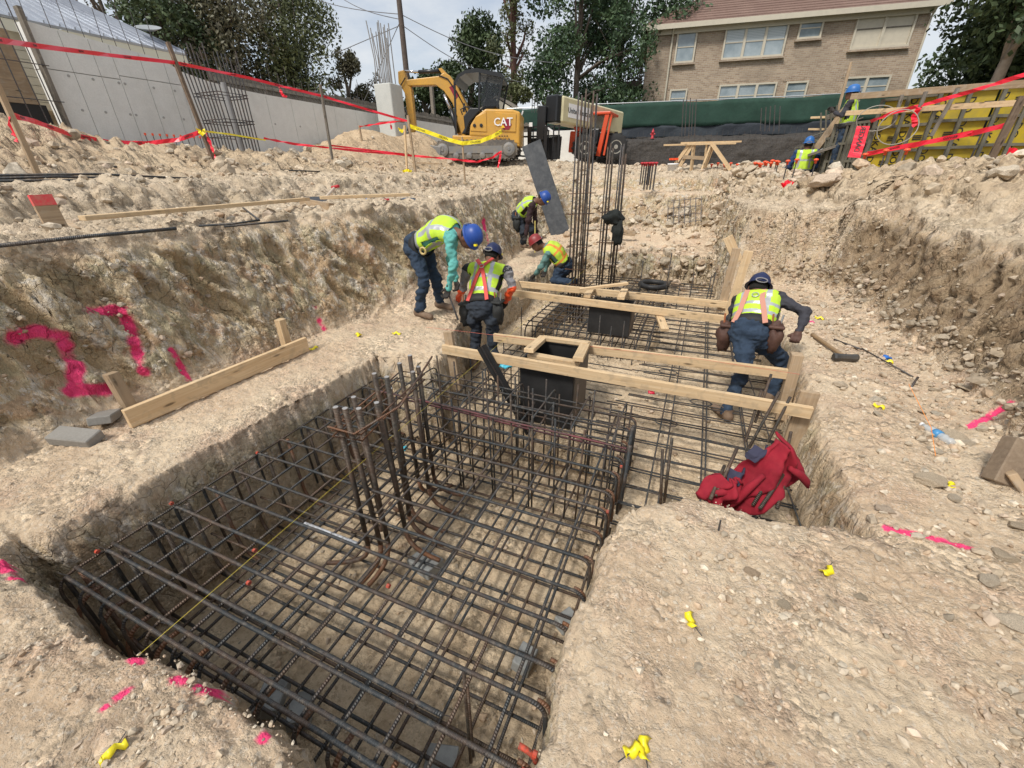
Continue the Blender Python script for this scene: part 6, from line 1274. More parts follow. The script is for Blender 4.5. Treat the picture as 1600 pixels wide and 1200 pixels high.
M_HB = mat('blue_helmet', (.012, .06, .30), .42, noise=(9, (.03, .08, .25), .5)); M_HBD = mat('dark_blue_helmet', (.006, .014, .07), .42, noise=(9, (.03, .04, .08), .5)); M_HLB = mat('light_blue_helmet', (.02, .13, .42), .42, noise=(9, (.04, .14, .3), .4)); M_HR = mat('dark_red_helmet', (.25, .02, .025), .45, noise=(9, (.18, .05, .04), .5)); M_STRAPR = mat('red_harness_strap', (.62, .06, .05), .6); M_STRAPS = mat('salmon_strap', (.52, .24, .17), .7)
def nv(v): v = np.array(v, float); return v/np.linalg.norm(v)
def person(label, J, cloth, helmet, up, face, vest=True, hem=.05, straps=None, pouch=None, hi=1.0, h=.013, group=None, trim=None, sc=1.0, hand_m=None, belt=True):
    """J: dict of joints in world coordinates; cloth: (top, sleeve, trousers)"""
    J = {k: np.array(v, float) for k, v in J.items()}; base = (J['anL']+J['anR'])/2; base[2] -= .09*sc; t = empty('person', base, label=label, cat='person', group=group)
    J = {k: v-base for k, v in J.items()}; s = sc; spine = nv(J['neck']-J['pel']); lat = nv(J['shR']-J['shL']); lat = nv(lat-spine*(lat@spine)); fwd = nv(np.cross(lat, spine))
    if fwd@np.array(face, float) < -.2: fwd = -fwd
    fwd = fwd if fwd@(nv(face)) > -2 else -fwd
    mats_ = [M_SKIN, cloth[0], cloth[1], cloth[2], M_BOOT, hand_m or M_SKIN, cloth[3] if len(cloth) > 3 else cloth[1]]
    ax = np.array([lat, fwd, spine]); ch = J['chest']; mid = (J['pel']+ch)/2; pr = []
    hl = nv(J['hipR']-J['hipL']); hf = nv(np.cross(hl, [0, 0, 1])) ; pax = np.array([hl, nv(np.cross([0, 0, 1], hl)), [0, 0, 1]])
    torso = [E_(ch, ax, (.185*s, .118*s, .20*s), 1), E_(mid, ax, (.155*s, .108*s, .19*s), 1), E_((J['neck']+ch)/2+spine*.02, ax, (.17*s, .09*s, .10*s), 1), C_(J['shL'], J['shR'], .062*s, .062*s, 1)]
    pr += torso; pr.append(E_(J['pel'], ax*.5+pax*.5, (.168*s, .13*s, .135*s), 3))
    for sd in 'LR':
        o = J['hip'+sd]; kn = J['kn'+sd]; an = J['an'+sd]; pr += [C_(o, kn, .092*s, .062*s, 3), C_(kn, an, .063*s, .05*s, 3)]
        if 'toe'+sd in J: 
            toe = J['toe'+sd]; heel = an-nv(np.append((toe-an)[:2], 0))*.04*s+np.array([0, 0, -.05*s]); pr += [C_(an+[0, 0, .03*s], heel, .048*s, .042*s, 4), C_(heel, toe, .042*s, .036*s, 4)]
        sh = J['sh'+sd]; el = J['el'+sd]; wr_ = J['wr'+sd]; pr += [C_(sh, el, .062*s, .045*s, 2), C_(el, wr_, .046*s, .030*s, 6)]
    pr.append(C_(J['neck']-spine*.03, J['head'], .055*s, .055*s, 0))
    hu = nv(up); hfc = nv(np.array(face, float)-hu*(np.array(face, float)@hu)); hx = np.cross(hfc, hu); hax = np.array([hx, hfc, hu]); hc = J['head']
    pr += [E_(hc, hax, (.076*s, .095*s, .112*s), 0), E_(hc+hfc*.03*s-hu*.06*s, hax, (.058*s, .062*s, .055*s), 0), E_(hc+hfc*.098*s-hu*.018*s, hax, (.013*s, .018*s, .026*s), 0)]
    for q in (-1, 1): pr.append(E_(hc+hx*q*.077*s-hu*.01, hax, (.012*s, .02*s, .032*s), 0))
    V, Q, mi = sdf_mesh(pr, h, .022*s)
    cl = np.isin(mi, (2, 3, 6) if vest else (1, 2, 3, 6)); vm = np.zeros(len(V), bool); vm[Q[cl].ravel()] = True
    nz = fbm(V*np.array([1, 1, 1.6])+base, 7, 3); V2 = V+0; 
    me0 = np_mesh('tmp', V, Q, mats_, True, mi); nr = np.zeros(len(V)*3, np.float32); me0.vertices.foreach_get('normal', nr); nr = nr.reshape(-1, 3); V2 = V+nr*(vm*(nz*.024-.020*np.abs(fbm(V*np.array([1, 1, 1.5])+3, 11, 2))+.006))[:, None]*s
    parts_V = [V2]; parts_Q = [Q]; parts_m = [mi]; nvv = len(V2)
    # hands: palm, four fingers of unequal length curled, thumb from the side
    for sd in 'LR':
        wr_ = J['wr'+sd]; el = J['el'+sd]; d = nv(wr_-el); side = nv(np.cross(d, [0.3, 1, .2])); pn = nv(np.cross(d, side)); thumb_s = side*(1 if sd == 'L' else -1)
        hp = [E_(wr_+d*.045*s, np.array([side, pn, d]), (.042*s, .018*s, .052*s), 5), C_(wr_-d*.02, wr_+d*.03*s, .028*s, .028*s, 5)]
        for i, (o, L_) in enumerate(((-.030, .062), (-.010, .074), (.010, .070), (.028, .055))):
            a = wr_+d*.085*s+side*o*s; b_ = a+(d*.75+pn*.65)*L_*.5*s; c = b_+(d*.1+pn*.99)*L_*.4*s; e = c+(-d*.5+pn*.6)*L_*.25*s; hp += [C_(a-d*.02, b_, .0105*s, .0098*s, 5), C_(b_, c, .0098*s, .009*s, 5), C_(c, e, .009*s, .0082*s, 5)]
        a = wr_+d*.03*s+thumb_s*.035*s; b_ = a+(d*.6+thumb_s*.5+pn*.3)*.04*s; c = b_+(d*.6+pn*.7)*.032*s; hp += [C_(a, b_, .013*s, .012*s, 5), C_(b_, c, .012*s, .010*s, 5)]
        hv, hq, hm = sdf_mesh(hp, .0062 if h < .016 else .010, .008*s, pad=.02); parts_V.append(hv); parts_Q.append(hq+nvv); parts_m.append(hm); nvv += len(hv)
    inst('body', np_mesh('body', np.concatenate(parts_V), np.concatenate(parts_Q), mats_, True, np.concatenate(parts_m)), t); bpy.data.meshes.remove(me0)
    # eyes and brows
    b = MB()
    for q in (-1, 1):
        c = hc+hx*q*.030*s+hfc*.083*s+hu*.005; b.lathe([(.001, -.008), (.009, -.004), (.011, 0), (.009, .004), (.001, .008)], 8, Matrix.Translation(Vector(c)))
    b.build('eyes', M_BLK, t, smooth=True); b = MB(); c = hc+hfc*.084*s-hu*.062*s; b.tube([c-hx*.024*s, c+hfc*.004, c+hx*.024*s], .0045, 5); b.build('mouth', mat('lip', (.12, .04, .035), .6), t, smooth=True)
    hr = MB(); prf = [(.082, -.035), (.084, .0), (.080, .04), (.06, .085), (.001, .105)]; Mh = Matrix(((hx[0], hfc[0]*1.12, hu[0], hc[0]-hfc[0]*.012), (hx[1], hfc[1]*1.12, hu[1], hc[1]-hfc[1]*.012), (hx[2], hfc[2]*1.12, hu[2], hc[2]-hfc[2]*.012), (0, 0, 0, 1))); hr.lathe([(a*s, z*s) for a, z in prf], 14, Mh); hr.build('hair', mat('black_hair', (.01, .008, .007), .9), t, smooth=True)
    # helmet: shell with ridge and brim
    hm = MB(); c = hc+hu*.035*s; Mh = Matrix(((hx[0], hfc[0], hu[0], c[0]), (hx[1], hfc[1], hu[1], c[1]), (hx[2], hfc[2], hu[2], c[2]), (0, 0, 0, 1)))
    n = 24; rings = [(1.0, 0), (.985, .03), (.93, .06), (.80, .09), (.58, .112), (.3, .124), (.02, .128)]; o0 = 0
    for i, (r, z) in enumerate(rings):
        for k in range(n):
            q = 2*math.pi*k/n; x, y = .099*r*math.cos(q), .120*r*math.sin(q); ridge = .008*math.exp(-(x/.02)**2)*(z > .06); hm.v.append(tuple(Mh @ Vector((x*s, y*s, (z+ridge)*s))))
    for i in range(len(rings)-1):
        for k in range(n): k2 = (k+1) % n; hm.face([i*n+k, i*n+k2, (i+1)*n+k2, (i+1)*n+k])
    o0 = len(hm.v)
    for (ra, rb_, z) in ((.098, .119, .006), (.124, .143, -.006), (.124, .143, -.011), (.096, .117, -.002)):
        for k in range(n): q = 2*math.pi*k/n; f = 1+.16*max(0, math.sin(q))*(ra > .13); hm.v.append(tuple(Mh @ Vector((ra*math.cos(q)*s, rb_*math.sin(q)*f*s, z*s))))
    for i in range(3):
        for k in range(n): k2 = (k+1) % n; hm.face([o0+i*n+k, o0+i*n+k2, o0+(i+1)*n+k2, o0+(i+1)*n+k])
    hm.build('hard_hat', helmet, t, smooth=True)
    b = MB(); P = [Mh @ Vector((.05*s*math.cos(q), (-.130)*s, (.0+.022*math.sin(q))*s)) for q in [i*math.pi/6 for i in range(12)]]; b.tube(P, .006, 5, closed=True); b.build('hat_knob', M_GREYS, t)
    b = MB(); b.box(Mh @ Vector((.05*s, .105*s, .05*s)), (.03, .03, .02)); b.build('sticker', MATS['yellow_tape'], t)
    if vest:
        k_ = .021*s
        tv = [E_(ch, ax, (.185*s+k_, .118*s+k_, .20*s+k_), 0), E_(mid, ax, (.160*s+k_, .110*s+k_, .19*s+k_), 0), E_((J['neck']+ch)/2+spine*.02, ax, (.165*s+k_, .09*s+k_, .095*s+k_), 0), C_(J['shL']*.86+J['shR']*.14, J['shR']*.86+J['shL']*.14, .062*s+k_, .062*s+k_, 0)]
        V, Q, mi = sdf_mesh(tv, h*.85, .03*s); L_ = np.linalg.norm(J['neck']-J['pel']); c = V[Q].mean(1)-J['pel']; tt = (c@spine)/L_; x = c@lat; keep = (tt > hem) & (tt < 1.02); Q = Q[keep]; tt = tt[keep]; x = x[keep]; c = c[keep]
        y = c@fwd; keep = ~((np.abs(y) < .05*s) & (np.abs(x) > .14*s) & (tt > .35) & (tt < .78)); Q = Q[keep]; tt = tt[keep]; x = x[keep]; mi = np.zeros(len(Q), int)
        mi[(np.abs(tt-hem-.16) < .045)] = 1; mi[(np.abs(tt-.60) < .04)] = 1; mi[(np.abs(np.abs(x)-.105*s) < .022*s) & (tt > .3)] = 1
        if trim: mi[(mi == 1)] = 2; 
        used = np.unique(Q); rm = -np.ones(len(V), int); rm[used] = np.arange(len(used)); V = V[used]; Q = rm[Q]; V = V+.010*s*fbm(V+base, 8, 3)[:, None]*np.array(fwd)
        o = inst('safety_vest', np_mesh('safety_vest', V, Q, [M_HIVIS, M_REFL, trim or M_REFL], True, mi), t); md = o.modifiers.new('s', 'SOLIDIFY'); md.thickness = .006
    def on_back(u, v, lift=.022, sign=-1):  # u across, v along the spine 0..1
        p = J['pel']+spine*np.linalg.norm(J['neck']-J['pel'])*v+lat*u*s; r = np.interp(v, [0, .25, .6, .85, 1], [.125, .118, .128, .115, .08])*s; e = np.sqrt(max(.05, 1-(u/.22)**2)); return p+fwd*sign*(r*e+lift)
    if straps:
        m_, kind = straps; b = MB()
        P1 = [on_back(u, v) for u, v in ((-.12, .06), (-.085, .3), (-.04, .58), (0, .78), (.06, .9), (.10, 1.0))]; P2 = [on_back(-u, v, .026) for u, v in ((-.12, .06), (-.085, .3), (-.04, .58), (0, .78), (.06, .9), (.10, 1.0))]
        if kind == 'Y': P1 = [on_back(u, v) for u, v in ((-.13, .06), (-.10, .35), (-.085, .7), (-.085, 1.0))]; P2 = [on_back(u, v, .024) for u, v in ((.13, .06), (.10, .35), (.06, .7), (.05, 1.0))]
        for P in (P1, P2): b.ribbon(P, .042*s, tuple(lat))
        o = b.build('harness_strap', m_, t); md = o.modifiers.new('s', 'SOLIDIFY'); md.thickness = .008
        c = on_back(0, .78, .035); M = frame(c, lat, spine); MB().tube([M @ Vector((.028*math.cos(q), .022*math.sin(q), 0)) for q in [i*math.pi/6 for i in range(12)]], .005, 5, closed=True).build('d_ring', M_GALV, t)
    if belt:
        b = MB(); pc = J['pel']+spine*.07*s; n = 20; 
        for z in (-.045, .045):
            for k in range(n): q = 2*math.pi*k/n; b.v.append(tuple(pc+(ax[0]*.182*math.cos(q)+ax[1]*.150*math.sin(q))*s+spine*z*s))
        for k in range(n): k2 = (k+1) % n; b.face([k, k2, n+k2, n+k])
        o = b.build('tool_belt', M_BELT, t, smooth=True); md = o.modifiers.new('s', 'SOLIDIFY'); md.thickness = .012
        if pouch:
            for sg in (-1, 1):
                c = pc+lat*sg*.20*s+np.array([0, 0, -.13*s])-fwd*.03; o = blob('pouch', c, (.075*s, .085*s, .15*s), pouch, t, int(sg)+5, .35, n=3); b = MB(); b.box(Vector(c)+Vector((0, 0, .12*s)), (.13*s, .15*s, .03), None, .01); b.build('pouch_flap', pouch, t)
                for q in range(3): MB().tube([Vector(c)+Vector((.03*q-.03, 0, .1)), Vector(c)+Vector((.04*q-.04, .02, .22))], .009, 6).build('hand_tool', (M_HANDLE_, M_BAR, M_GALV)[q], t)
    return t
M_HANDLE_ = mat('tool_grip', (.35, .12, .05), .6)
def W(px, py, y): return aty(px, py, y)
def foot(px, py): h = hit(px, py); return h
# 1 bending worker on the left ledge
fa = Vector((-2.93, 4.02, 0)); fa.z = gz(-2.93, 4.02); fb = Vector((-2.86, 4.32, 0)); fb.z = gz(-2.86, 4.32)
J = dict(pel=W(653, 384, 4.2), chest=W(688, 360, 4.18), neck=W(713, 362, 4.12), head=W(733, 371, 4.08), shL=W(712, 358, 4.32), shR=W(704, 371, 3.98), elR=W(709, 413, 3.92), wrR=W(701, 449, 3.90), elL=W(704, 402, 4.3), wrL=W(712, 438, 4.28),
  hipR=W(647, 391, 4.1), hipL=W(663, 389, 4.3), knR=W(663, 440, 4.02), knL=W(681, 436, 4.30), anR=fa+Vector((0, 0, .10)), anL=fb+Vector((.04, 0, .10)), toeR=fa+Vector((.17, -.03, .035)), toeL=fb+Vector((.21, -.03, .035)))
person('worker in teal sleeves, hi-vis vest and blue hard hat bending on the left ledge', J, (M_TEAL, M_TEAL, M_JEAN), M_HB, (.85, -.1, .35), (.35, -.1, -.9), hand_m=M_GLOVE, h=.0115)
MBt = MB().tube([(0, 0, 0), (.06, -.01, -.16), (.09, 0, -.27)], .011, 7).build('pry_bar', M_BAR, label='dark steel bar in the hand of the bending teal-sleeved worker', cat='tool'); MBt.location = W(702, 462, 3.9)
o = MB().tube([(.035*math.cos(q), 0, .035*math.sin(q)) for q in [i*math.pi/8 for i in range(16)]], .012, 6, closed=True).build('tape_measure', mat('tape_yellow', (.5, .38, .15), .5), label='round tape measure clipped on the hip of the bending worker', cat='tool'); o.location = W(661, 392, 4.0)
# 2 worker seen from behind in the pit
zf = -.58; c = W(752, 482, 4.12)
J = dict(pel=c, chest=W(759, 440, 4.36), neck=W(763, 412, 4.52), head=W(769, 401, 4.66), shL=W(732, 420, 4.46), shR=W(792, 424, 4.44), elL=W(722, 452, 4.5), wrL=W(716, 470, 4.66), elR=W(800, 450, 4.40), wrR=W(791, 470, 4.55), hipL=W(741, 495, 4.12), hipR=W(767, 497, 4.12))
for sd, dx in (('L', -.10), ('R', .12)): J['kn'+sd] = (c.x+dx, 4.16, -.12); J['an'+sd] = (c.x+dx*1.1, 4.08, zf+.1); J['toe'+sd] = (c.x+dx*1.3, 4.24, zf+.04)
person('worker seen from behind with red harness and orange cuffs near the black box', J, (M_BELT, M_GREYS, M_JEAN2, MATS['orange_red_plastic']), M_HBD, (.05, .55, .8), (.05, .8, -.6), straps=(M_STRAPR, 'X'), pouch=M_BLKP, hem=.16, hand_m=M_GLOVE, h=.0115)
# 5 worker on the right, seen from behind
c = W(1172, 519, 4.25)
J = dict(pel=c, chest=W(1182, 486, 4.42), neck=W(1186, 463, 4.55), head=W(1184, 452, 4.68), shL=W(1154, 471, 4.52), shR=W(1214, 466, 4.46), elR=W(1258, 488, 4.36), wrR=W(1247, 519, 4.22), elL=W(1143, 498, 4.55), wrL=W(1150, 522, 4.66), hipL=W(1161, 530, 4.2), hipR=W(1187, 532, 4.25), knL=W(1163, 578, 4.0), anL=W(1138, 632, 3.98), toeL=W(1122, 647, 4.12), knR=(.98, 4.42, -.10), anR=(.92, 4.34, -.45), toeR=(.90, 4.5, -.52))
J['anL'] = (J['anL'].x, 4.0, -.50); J['toeL'] = (J['anL'][0]-.10, 4.12, -.55)
person('worker seen from behind on the right with charcoal sleeves, salmon suspenders and brown tool pouches', J, (M_BELT, M_CHAR, M_JEAN), M_HBD, (.1, .6, .75), (0, .75, -.65), straps=(M_STRAPS, 'Y'), pouch=M_LEATH, hem=.22, hand_m=M_LEATH, h=.0115)
# 4 kneeling worker
J = dict(pel=W(882, 415, 7.1), chest=W(868, 394, 7.05), neck=W(852, 385, 7.0), head=W(839, 381, 6.95), shL=W(857, 396, 6.88), shR=W(862, 386, 7.2), elL=W(847, 414, 6.85), wrL=W(834, 431, 6.9), elR=W(856, 408, 7.2), wrR=W(852, 423, 7.15), hipL=W(876, 422, 7.0), hipR=W(886, 420, 7.2), knL=W(866, 437, 6.9), knR=W(872, 436, 7.2), anL=W(890, 441, 6.95), anR=W(898, 440, 7.2))
person('kneeling worker with dark red hard hat and orange-striped vest behind the farthest boards', J, (M_TEALD, M_TEALD, M_JEAN), M_HR, (-.55, 0, .8), (-.75, -.15, -.5), trim=M_ORS, hand_m=M_GLOVE, h=.015, hem=.1)
# 3 dark-clad worker bending at the plank
J = dict(pel=W(811, 338, 8.3), chest=W(822, 322, 8.28), neck=W(836, 314, 8.22), head=W(848, 311, 8.2), shR=W(831, 321, 8.1), shL=W(834, 315, 8.4), elR=W(826, 344, 8.06), wrR=W(822, 366, 8.05), elL=W(836, 338, 8.4), wrL=W(838, 358, 8.35), hipR=W(810, 342, 8.2), hipL=W(818, 341, 8.4), knR=W(817, 362, 8.1), knL=W(832, 358, 8.35), anR=W(818, 380, 8.2), anL=W(831, 376, 8.45), toeR=W(828, 386, 8.1), toeL=W(838, 382, 8.4))
person('dark-clothed worker in yellow vest and bright blue hard hat bending beside the leaning plank', J, (M_MAR, M_MAR, M_JEAN2), M_HB, (.8, 0, .5), (.5, -.1, -.8), hand_m=M_GLOVE, h=.015, pouch=M_BLKP)
o = MB().tube([(0, 0, 0), (0, .02, -.6)], .012, 6).build('measuring_stick', mat('yellow_stick', (.6, .5, .15), .6), label='thin yellow stick held upright between the two far workers', cat='tool'); o.location = W(836, 345, 8.1)
# 6 worker on the formwork walkway, 7 worker below
def stander(label, px, pyh, y, face, sleeves, leg, armpose, hat, vest=True):
    top = W(px, pyh, y); H = 1.72; b_ = Vector((top.x, y, top.z-H)); fx = nv(np.append(np.array(face[:2], float), 0)); lt = np.array([fx[1], -fx[0], 0]); Bp = np.array(b_)
    P = lambda l, f, z: tuple(Bp+lt*l+fx*f+np.array([0, 0, z])); J = dict(pel=P(0, 0, .95), chest=P(0, .03, 1.25), neck=P(0, .05, 1.46), head=P(0, .08, 1.58), shL=P(-.19, .04, 1.42), shR=P(.19, .04, 1.42), hipL=P(-.09, 0, .9), hipR=P(.09, 0, .9), knL=P(-.1, .05, .5), knR=P(.1, .02, .5), anL=P(-.1, 0, .1), anR=P(.1, -.02, .1), toeL=P(-.12, .17, .04), toeR=P(.12, .15, .04), **{k: P(*v) for k, v in armpose.items()})
    person(label, J, (sleeves, sleeves, leg), hat, (0, 0, 1), tuple(fx+np.array([0, 0, -.2])), hand_m=M_GLOVE, h=.019, vest=vest)
stander('worker in yellow vest and blue hard hat standing on the walkway behind the guard rail', 1343, 133, 12.1, (-.6, .2, 0), M_CHAR, M_JEAN, dict(elL=(-.24, .12, 1.2), wrL=(-.1, .3, 1.3), elR=(.24, .15, 1.2), wrR=(.1, .32, 1.32)), M_HLB)
stander('worker with blue sleeves seen from behind at the foot of the formwork stair', 1267, 214, 12.4, (.1, 1, 0), M_NAVYS, M_JEAN2, dict(elL=(-.27, .08, 1.15), wrL=(-.2, .28, 1.0), elR=(.27, .08, 1.15), wrR=(.22, .28, 1.0)), M_HLB)
# ------------------------------------------------------------------ stones and clods
def stone_variants(sub, n, seed):
    out = []
    for i in range(n):
        bm = bmesh.new(); bmesh.ops.create_icosphere(bm, subdivisions=sub, radius=1); V = np.array([v.co[:] for v in bm.verts]); F = np.array([[v.index for v in f.verts] for f in bm.faces]); bm.free()
        rs = np.random.default_rng(seed+i)
        for _ in range(9):  # chop flat facets
            d = rs.normal(size=3); d /= np.linalg.norm(d); h = rs.uniform(.45, .85); s = V@d; V = V-np.outer(np.maximum(s-h, 0), d)
        V = V*(1+.22*fbm(V+i*3.1+seed, 1.7, 3))[:, None]*np.array([1, rs.uniform(.65, 1), rs.uniform(.45, .8)])
        out.append((V.astype(np.float32), F))
    return out
SV0 = stone_variants(1, 10, 40); SV1 = stone_variants(2, 8, 60); SV2 = stone_variants(3, 12, 80)
def stone_mat():
    m = bpy.data.materials.new('stone'); m.use_nodes = True; nt = m.node_tree; N = nt.nodes; K = nt.links.new; b = N['Principled BSDF']; b.inputs['Roughness'].default_value = .95; b.inputs['Specular IOR Level'].default_value = .15
    at = N.new('ShaderNodeAttribute'); at.attribute_name = 'tint'; tc = N.new('ShaderNodeTexCoord'); n = N.new('ShaderNodeTexNoise'); n.inputs['Scale'].default_value = 22; n.inputs['Detail'].default_value = 6; K(tc.outputs['Object'], n.inputs['Vector'])
    mi = N.new('ShaderNodeMix'); mi.data_type = 'RGBA'; mi.blend_type = 'MULTIPLY'; r = N.new('ShaderNodeMapRange'); r.inputs['From Min'].default_value = .35; r.inputs['From Max'].default_value = .65; r.inputs['To Min'].default_value = .70; r.inputs['To Max'].default_value = 1.15; K(n.outputs['Fac'], r.inputs['Value']); cb = N.new('ShaderNodeCombineColor'); [K(r.outputs[0], cb.inputs[k]) for k in range(3)]
    mi.inputs[0].default_value = 1; K(at.outputs['Color'], mi.inputs[6]); K(cb.outputs[0], mi.inputs[7]); K(mi.outputs[2], b.inputs['Base Color'])
    bp = N.new('ShaderNodeBump'); bp.inputs['Distance'].default_value = .01; K(n.outputs['Fac'], bp.inputs['Height']); K(bp.outputs[0], b.inputs['Normal']); return m
M_STONE = stone_mat()
PAL = np.array([(.58, .49, .375), (.52, .425, .31), (.60, .525, .415), (.46, .375, .275), (.55, .44, .335), (.42, .355, .27), (.58, .48, .36), (.50, .375, .26)])
def scatter(name, w, n, smin, smax, power=2.2, pal=PAL, sink=.25, bright=1.0, SVv=None):
    SV0 = SVv or globals()['SV0']
    w = np.clip(w, 0, None); area = None
    # weight by the ground each grid point stands for
    w = w*AREA; p = w/w.sum(); ids = RNG.choice(len(P3), n, p=p); s = smin*(smax/smin)**(RNG.random(n)**power)
    VV = []; FF = []; CC = []; o = 0
    a = RNG.random((n, 3))*6.28; var = RNG.integers(0, len(SV0), n); ci = RNG.integers(0, len(pal), n)
    cx_, sx_ = np.cos(a[:, 0]), np.sin(a[:, 0]); tl = (a[:, 1]-3.14)*.18; ct, st_ = np.cos(tl), np.sin(tl)
    jt = RNG.normal(size=(n, 2))*.012
    for v in range(len(SV0)):
        k = np.where(var == v)[0]; Vb, Fb = SV0[v]; m = len(Vb)
        X = Vb[None]*s[k, None, None]; x = X[..., 0]*cx_[k, None]-X[..., 1]*sx_[k, None]; y = X[..., 0]*sx_[k, None]+X[..., 1]*cx_[k, None]; z = X[..., 2]; z2 = z*ct[k, None]+x*st_[k, None]; x2 = x*ct[k, None]-z*st_[k, None]
        P = np.stack([x2, y, z2], -1)+P3[ids[k]][:, None, :]; P[..., 0] += jt[k, 0, None]; P[..., 1] += jt[k, 1, None]; P[..., 2] += (s[k]*(.45-sink))[:, None]
        VV.append(P.reshape(-1, 3)); FF.append((Fb[None]+(np.arange(len(k))*m)[:, None, None]+o).reshape(-1, 3)); o += len(k)*m
        c = pal[ci[k]]*(.85+.3*RNG.random((len(k), 1)))*bright; CC.append(np.repeat(np.concatenate([c, np.ones((len(k), 1))], 1), m, 0))
    me = np_mesh(name, np.concatenate(VV), np.concatenate(FF), M_STONE, smooth=False); add_col(me, 'tint', np.concatenate(CC)); return inst(name, me, kind='stuff')
e1_ = np.linalg.norm(np.gradient(GP, axis=1), axis=-1); e2_ = np.linalg.norm(np.gradient(GP, axis=0), axis=-1); AREA = (e1_*e2_).reshape(-1)
TBf, TPf = TB.reshape(-1), TP.reshape(-1); X_, Y_, Z_ = P3.T; cn = fbm(P3, 1.3, 3); cn2 = fbm(P3+4, 4.0, 2)
ledge = (TBf < .02)*(TPf < .02)*(Y_ < 9)*(Y_ > -.6)*(np.abs(X_) < 4)
near_w = 1/np.clip(np.hypot(X_, Y_)+.3, .6, 20)**2
scatter('gravel', ledge*near_w*(.2+np.clip(cn+.1, 0, 1)*2.2), 9500, .0022, .011)
scatter('gravel', ledge*(X_ > 1.0)*(.3+np.clip(cn2, 0, 1))*sstep(.8, 1.9, X_), 3600, .006, .045)
scatter('gravel', ledge*near_w*(X_ > -.2)*(np.exp(-((X_-.45)/.35)**2-((Y_-1.45)/.4)**2)+np.exp(-((X_-1.3)/.5)**2-((Y_-1.0)/.6)**2)), 1500, .006, .028)
scatter('gravel', ledge*near_w*(X_ < -.8)*(Y_ < .6)*(.2+np.clip(cn2, 0, 1)*2), 1200, .004, .022)
scatter('pit_gravel', (TPf > .99)*(Y_ > .2)*(Y_ < 9.2)*(.3+np.clip(cn, 0, 1)), 3600, .006, .04)
bankf = ((TBf > .01)*(TBf < .97)*(Y_ < 9)*(Y_ > .2)).astype(float)
scatter('bank_crumbs', bankf*(.3+np.clip(cn2, 0, 1))*(1-.6*(X_ < 0)), 2600, .008, .045, sink=.45, bright=.8)
scatter('bank_crumbs', (TBf > .0)*(TBf < .3)*(X_ > 1)*(Y_ < 8)*(Y_ > 1), 1100, .012, .07, sink=.35, bright=.85)
scatter('rubble', rub*(Y_ < 14)*(.25+np.clip(cn2+.2, 0, 1))*(1-.85*np.clip(sand, 0, 1))/np.clip(np.hypot(X_, Y_), 3, 20), 9000, .02, .20, sink=.3, power=1.8)
scatter('rubble', (TBf > .97)*(Y_ < 13)*(X_ < -4.1)*(X_ > -8)*(.2+np.clip(cn2, 0, 1)), 3400, .012, .09, sink=.3)
scatter('rubble', (Y_ > 9)*(Y_ < 19)*(X_ < 3)*(X_ > -8)*(.2+np.clip(cn2, 0, 1)), 2600, .015, .12, sink=.3)
scatter('rubble', rub*(X_ > 1)*(Y_ < 10.5)*(Y_ > 4.5)/np.clip(Y_, 4, 12), 2300, .045, .17, sink=.2, power=1.7, SVv=SV1)
scatter('rubble', rub*(X_ < -7)*(Y_ < 9)*(Y_ > 1), 1100, .045, .18, sink=.2, power=1.7, SVv=SV1)
scatter('rubble', ((Y_ > 10.8)*(Y_ < 13)*(X_ > .2)*(X_ < 2.4)+(Y_ > 8.6)*(Y_ < 11.3)*(X_ > -3)*(X_ < .3)*.35).astype(float), 700, .04, .14, sink=.2, power=1.6, SVv=SV1)
SMESH = []
for i, (Vb, Fb) in enumerate(SV2):
    me = np_mesh('rock', Vb, Fb, M_STONE, smooth=False); c = np.append(PAL[[0, 1, 6, 3, 0, 4, 2, 5, 0, 3, 1, 7][i]], 1); add_col(me, 'tint', np.repeat(c[None], len(Vb), 0)); SMESH.append(me)
def rocks(w, n, smin, smax, label, group, sink=.15):
    w = w*AREA; ids = RNG.choice(len(P3), n, p=w/w.sum(), replace=False)
    for i in ids:
        s = smin*(smax/smin)**(random.random()**1.5); R = Matrix.Rotation(random.uniform(0, 6.28), 4, 'Z') @ Matrix.Rotation(random.uniform(-.5, .5), 4, 'X'); inst('rock', random.choice(SMESH), None, Matrix.Translation(Vector(P3[i])+Vector((0, 0, s*(.4-sink)))) @ R @ Matrix.Diagonal((s, s*random.uniform(.7, 1.1), s*random.uniform(.6, 1), 1)), label=label, cat='rock', group=group)
rocks((rub*(X_ > 1)*(Y_ < 9.5)*(Y_ > 4.8)).astype(float), 170, .07, .26, 'broken clay rock lying on the right heap above the bank', 'rocks on the right heap')
rocks(rub*(X_ < -7)*(Y_ < 8)*(Y_ > 1), 100, .07, .24, 'broken rock lying on the rubble below the left concrete wall', 'rocks on the left rubble')
rocks(((TBf < .2)*(TPf < .02)*(X_ > 1.2)*(Y_ > 2)*(Y_ < 7)).astype(float), 36, .03, .08, 'loose rock lying at the foot of the right bank', 'rocks at the foot of the right bank')
rocks(((Y_ > 11)*(Y_ < 16)*(X_ > -5)*(X_ < 2.6)*(np.clip(cn2, 0, 1)+.1)).astype(float), 46, .07, .2, 'rock lying on the dirt beyond the far end of the pit', 'rocks beyond the pit')
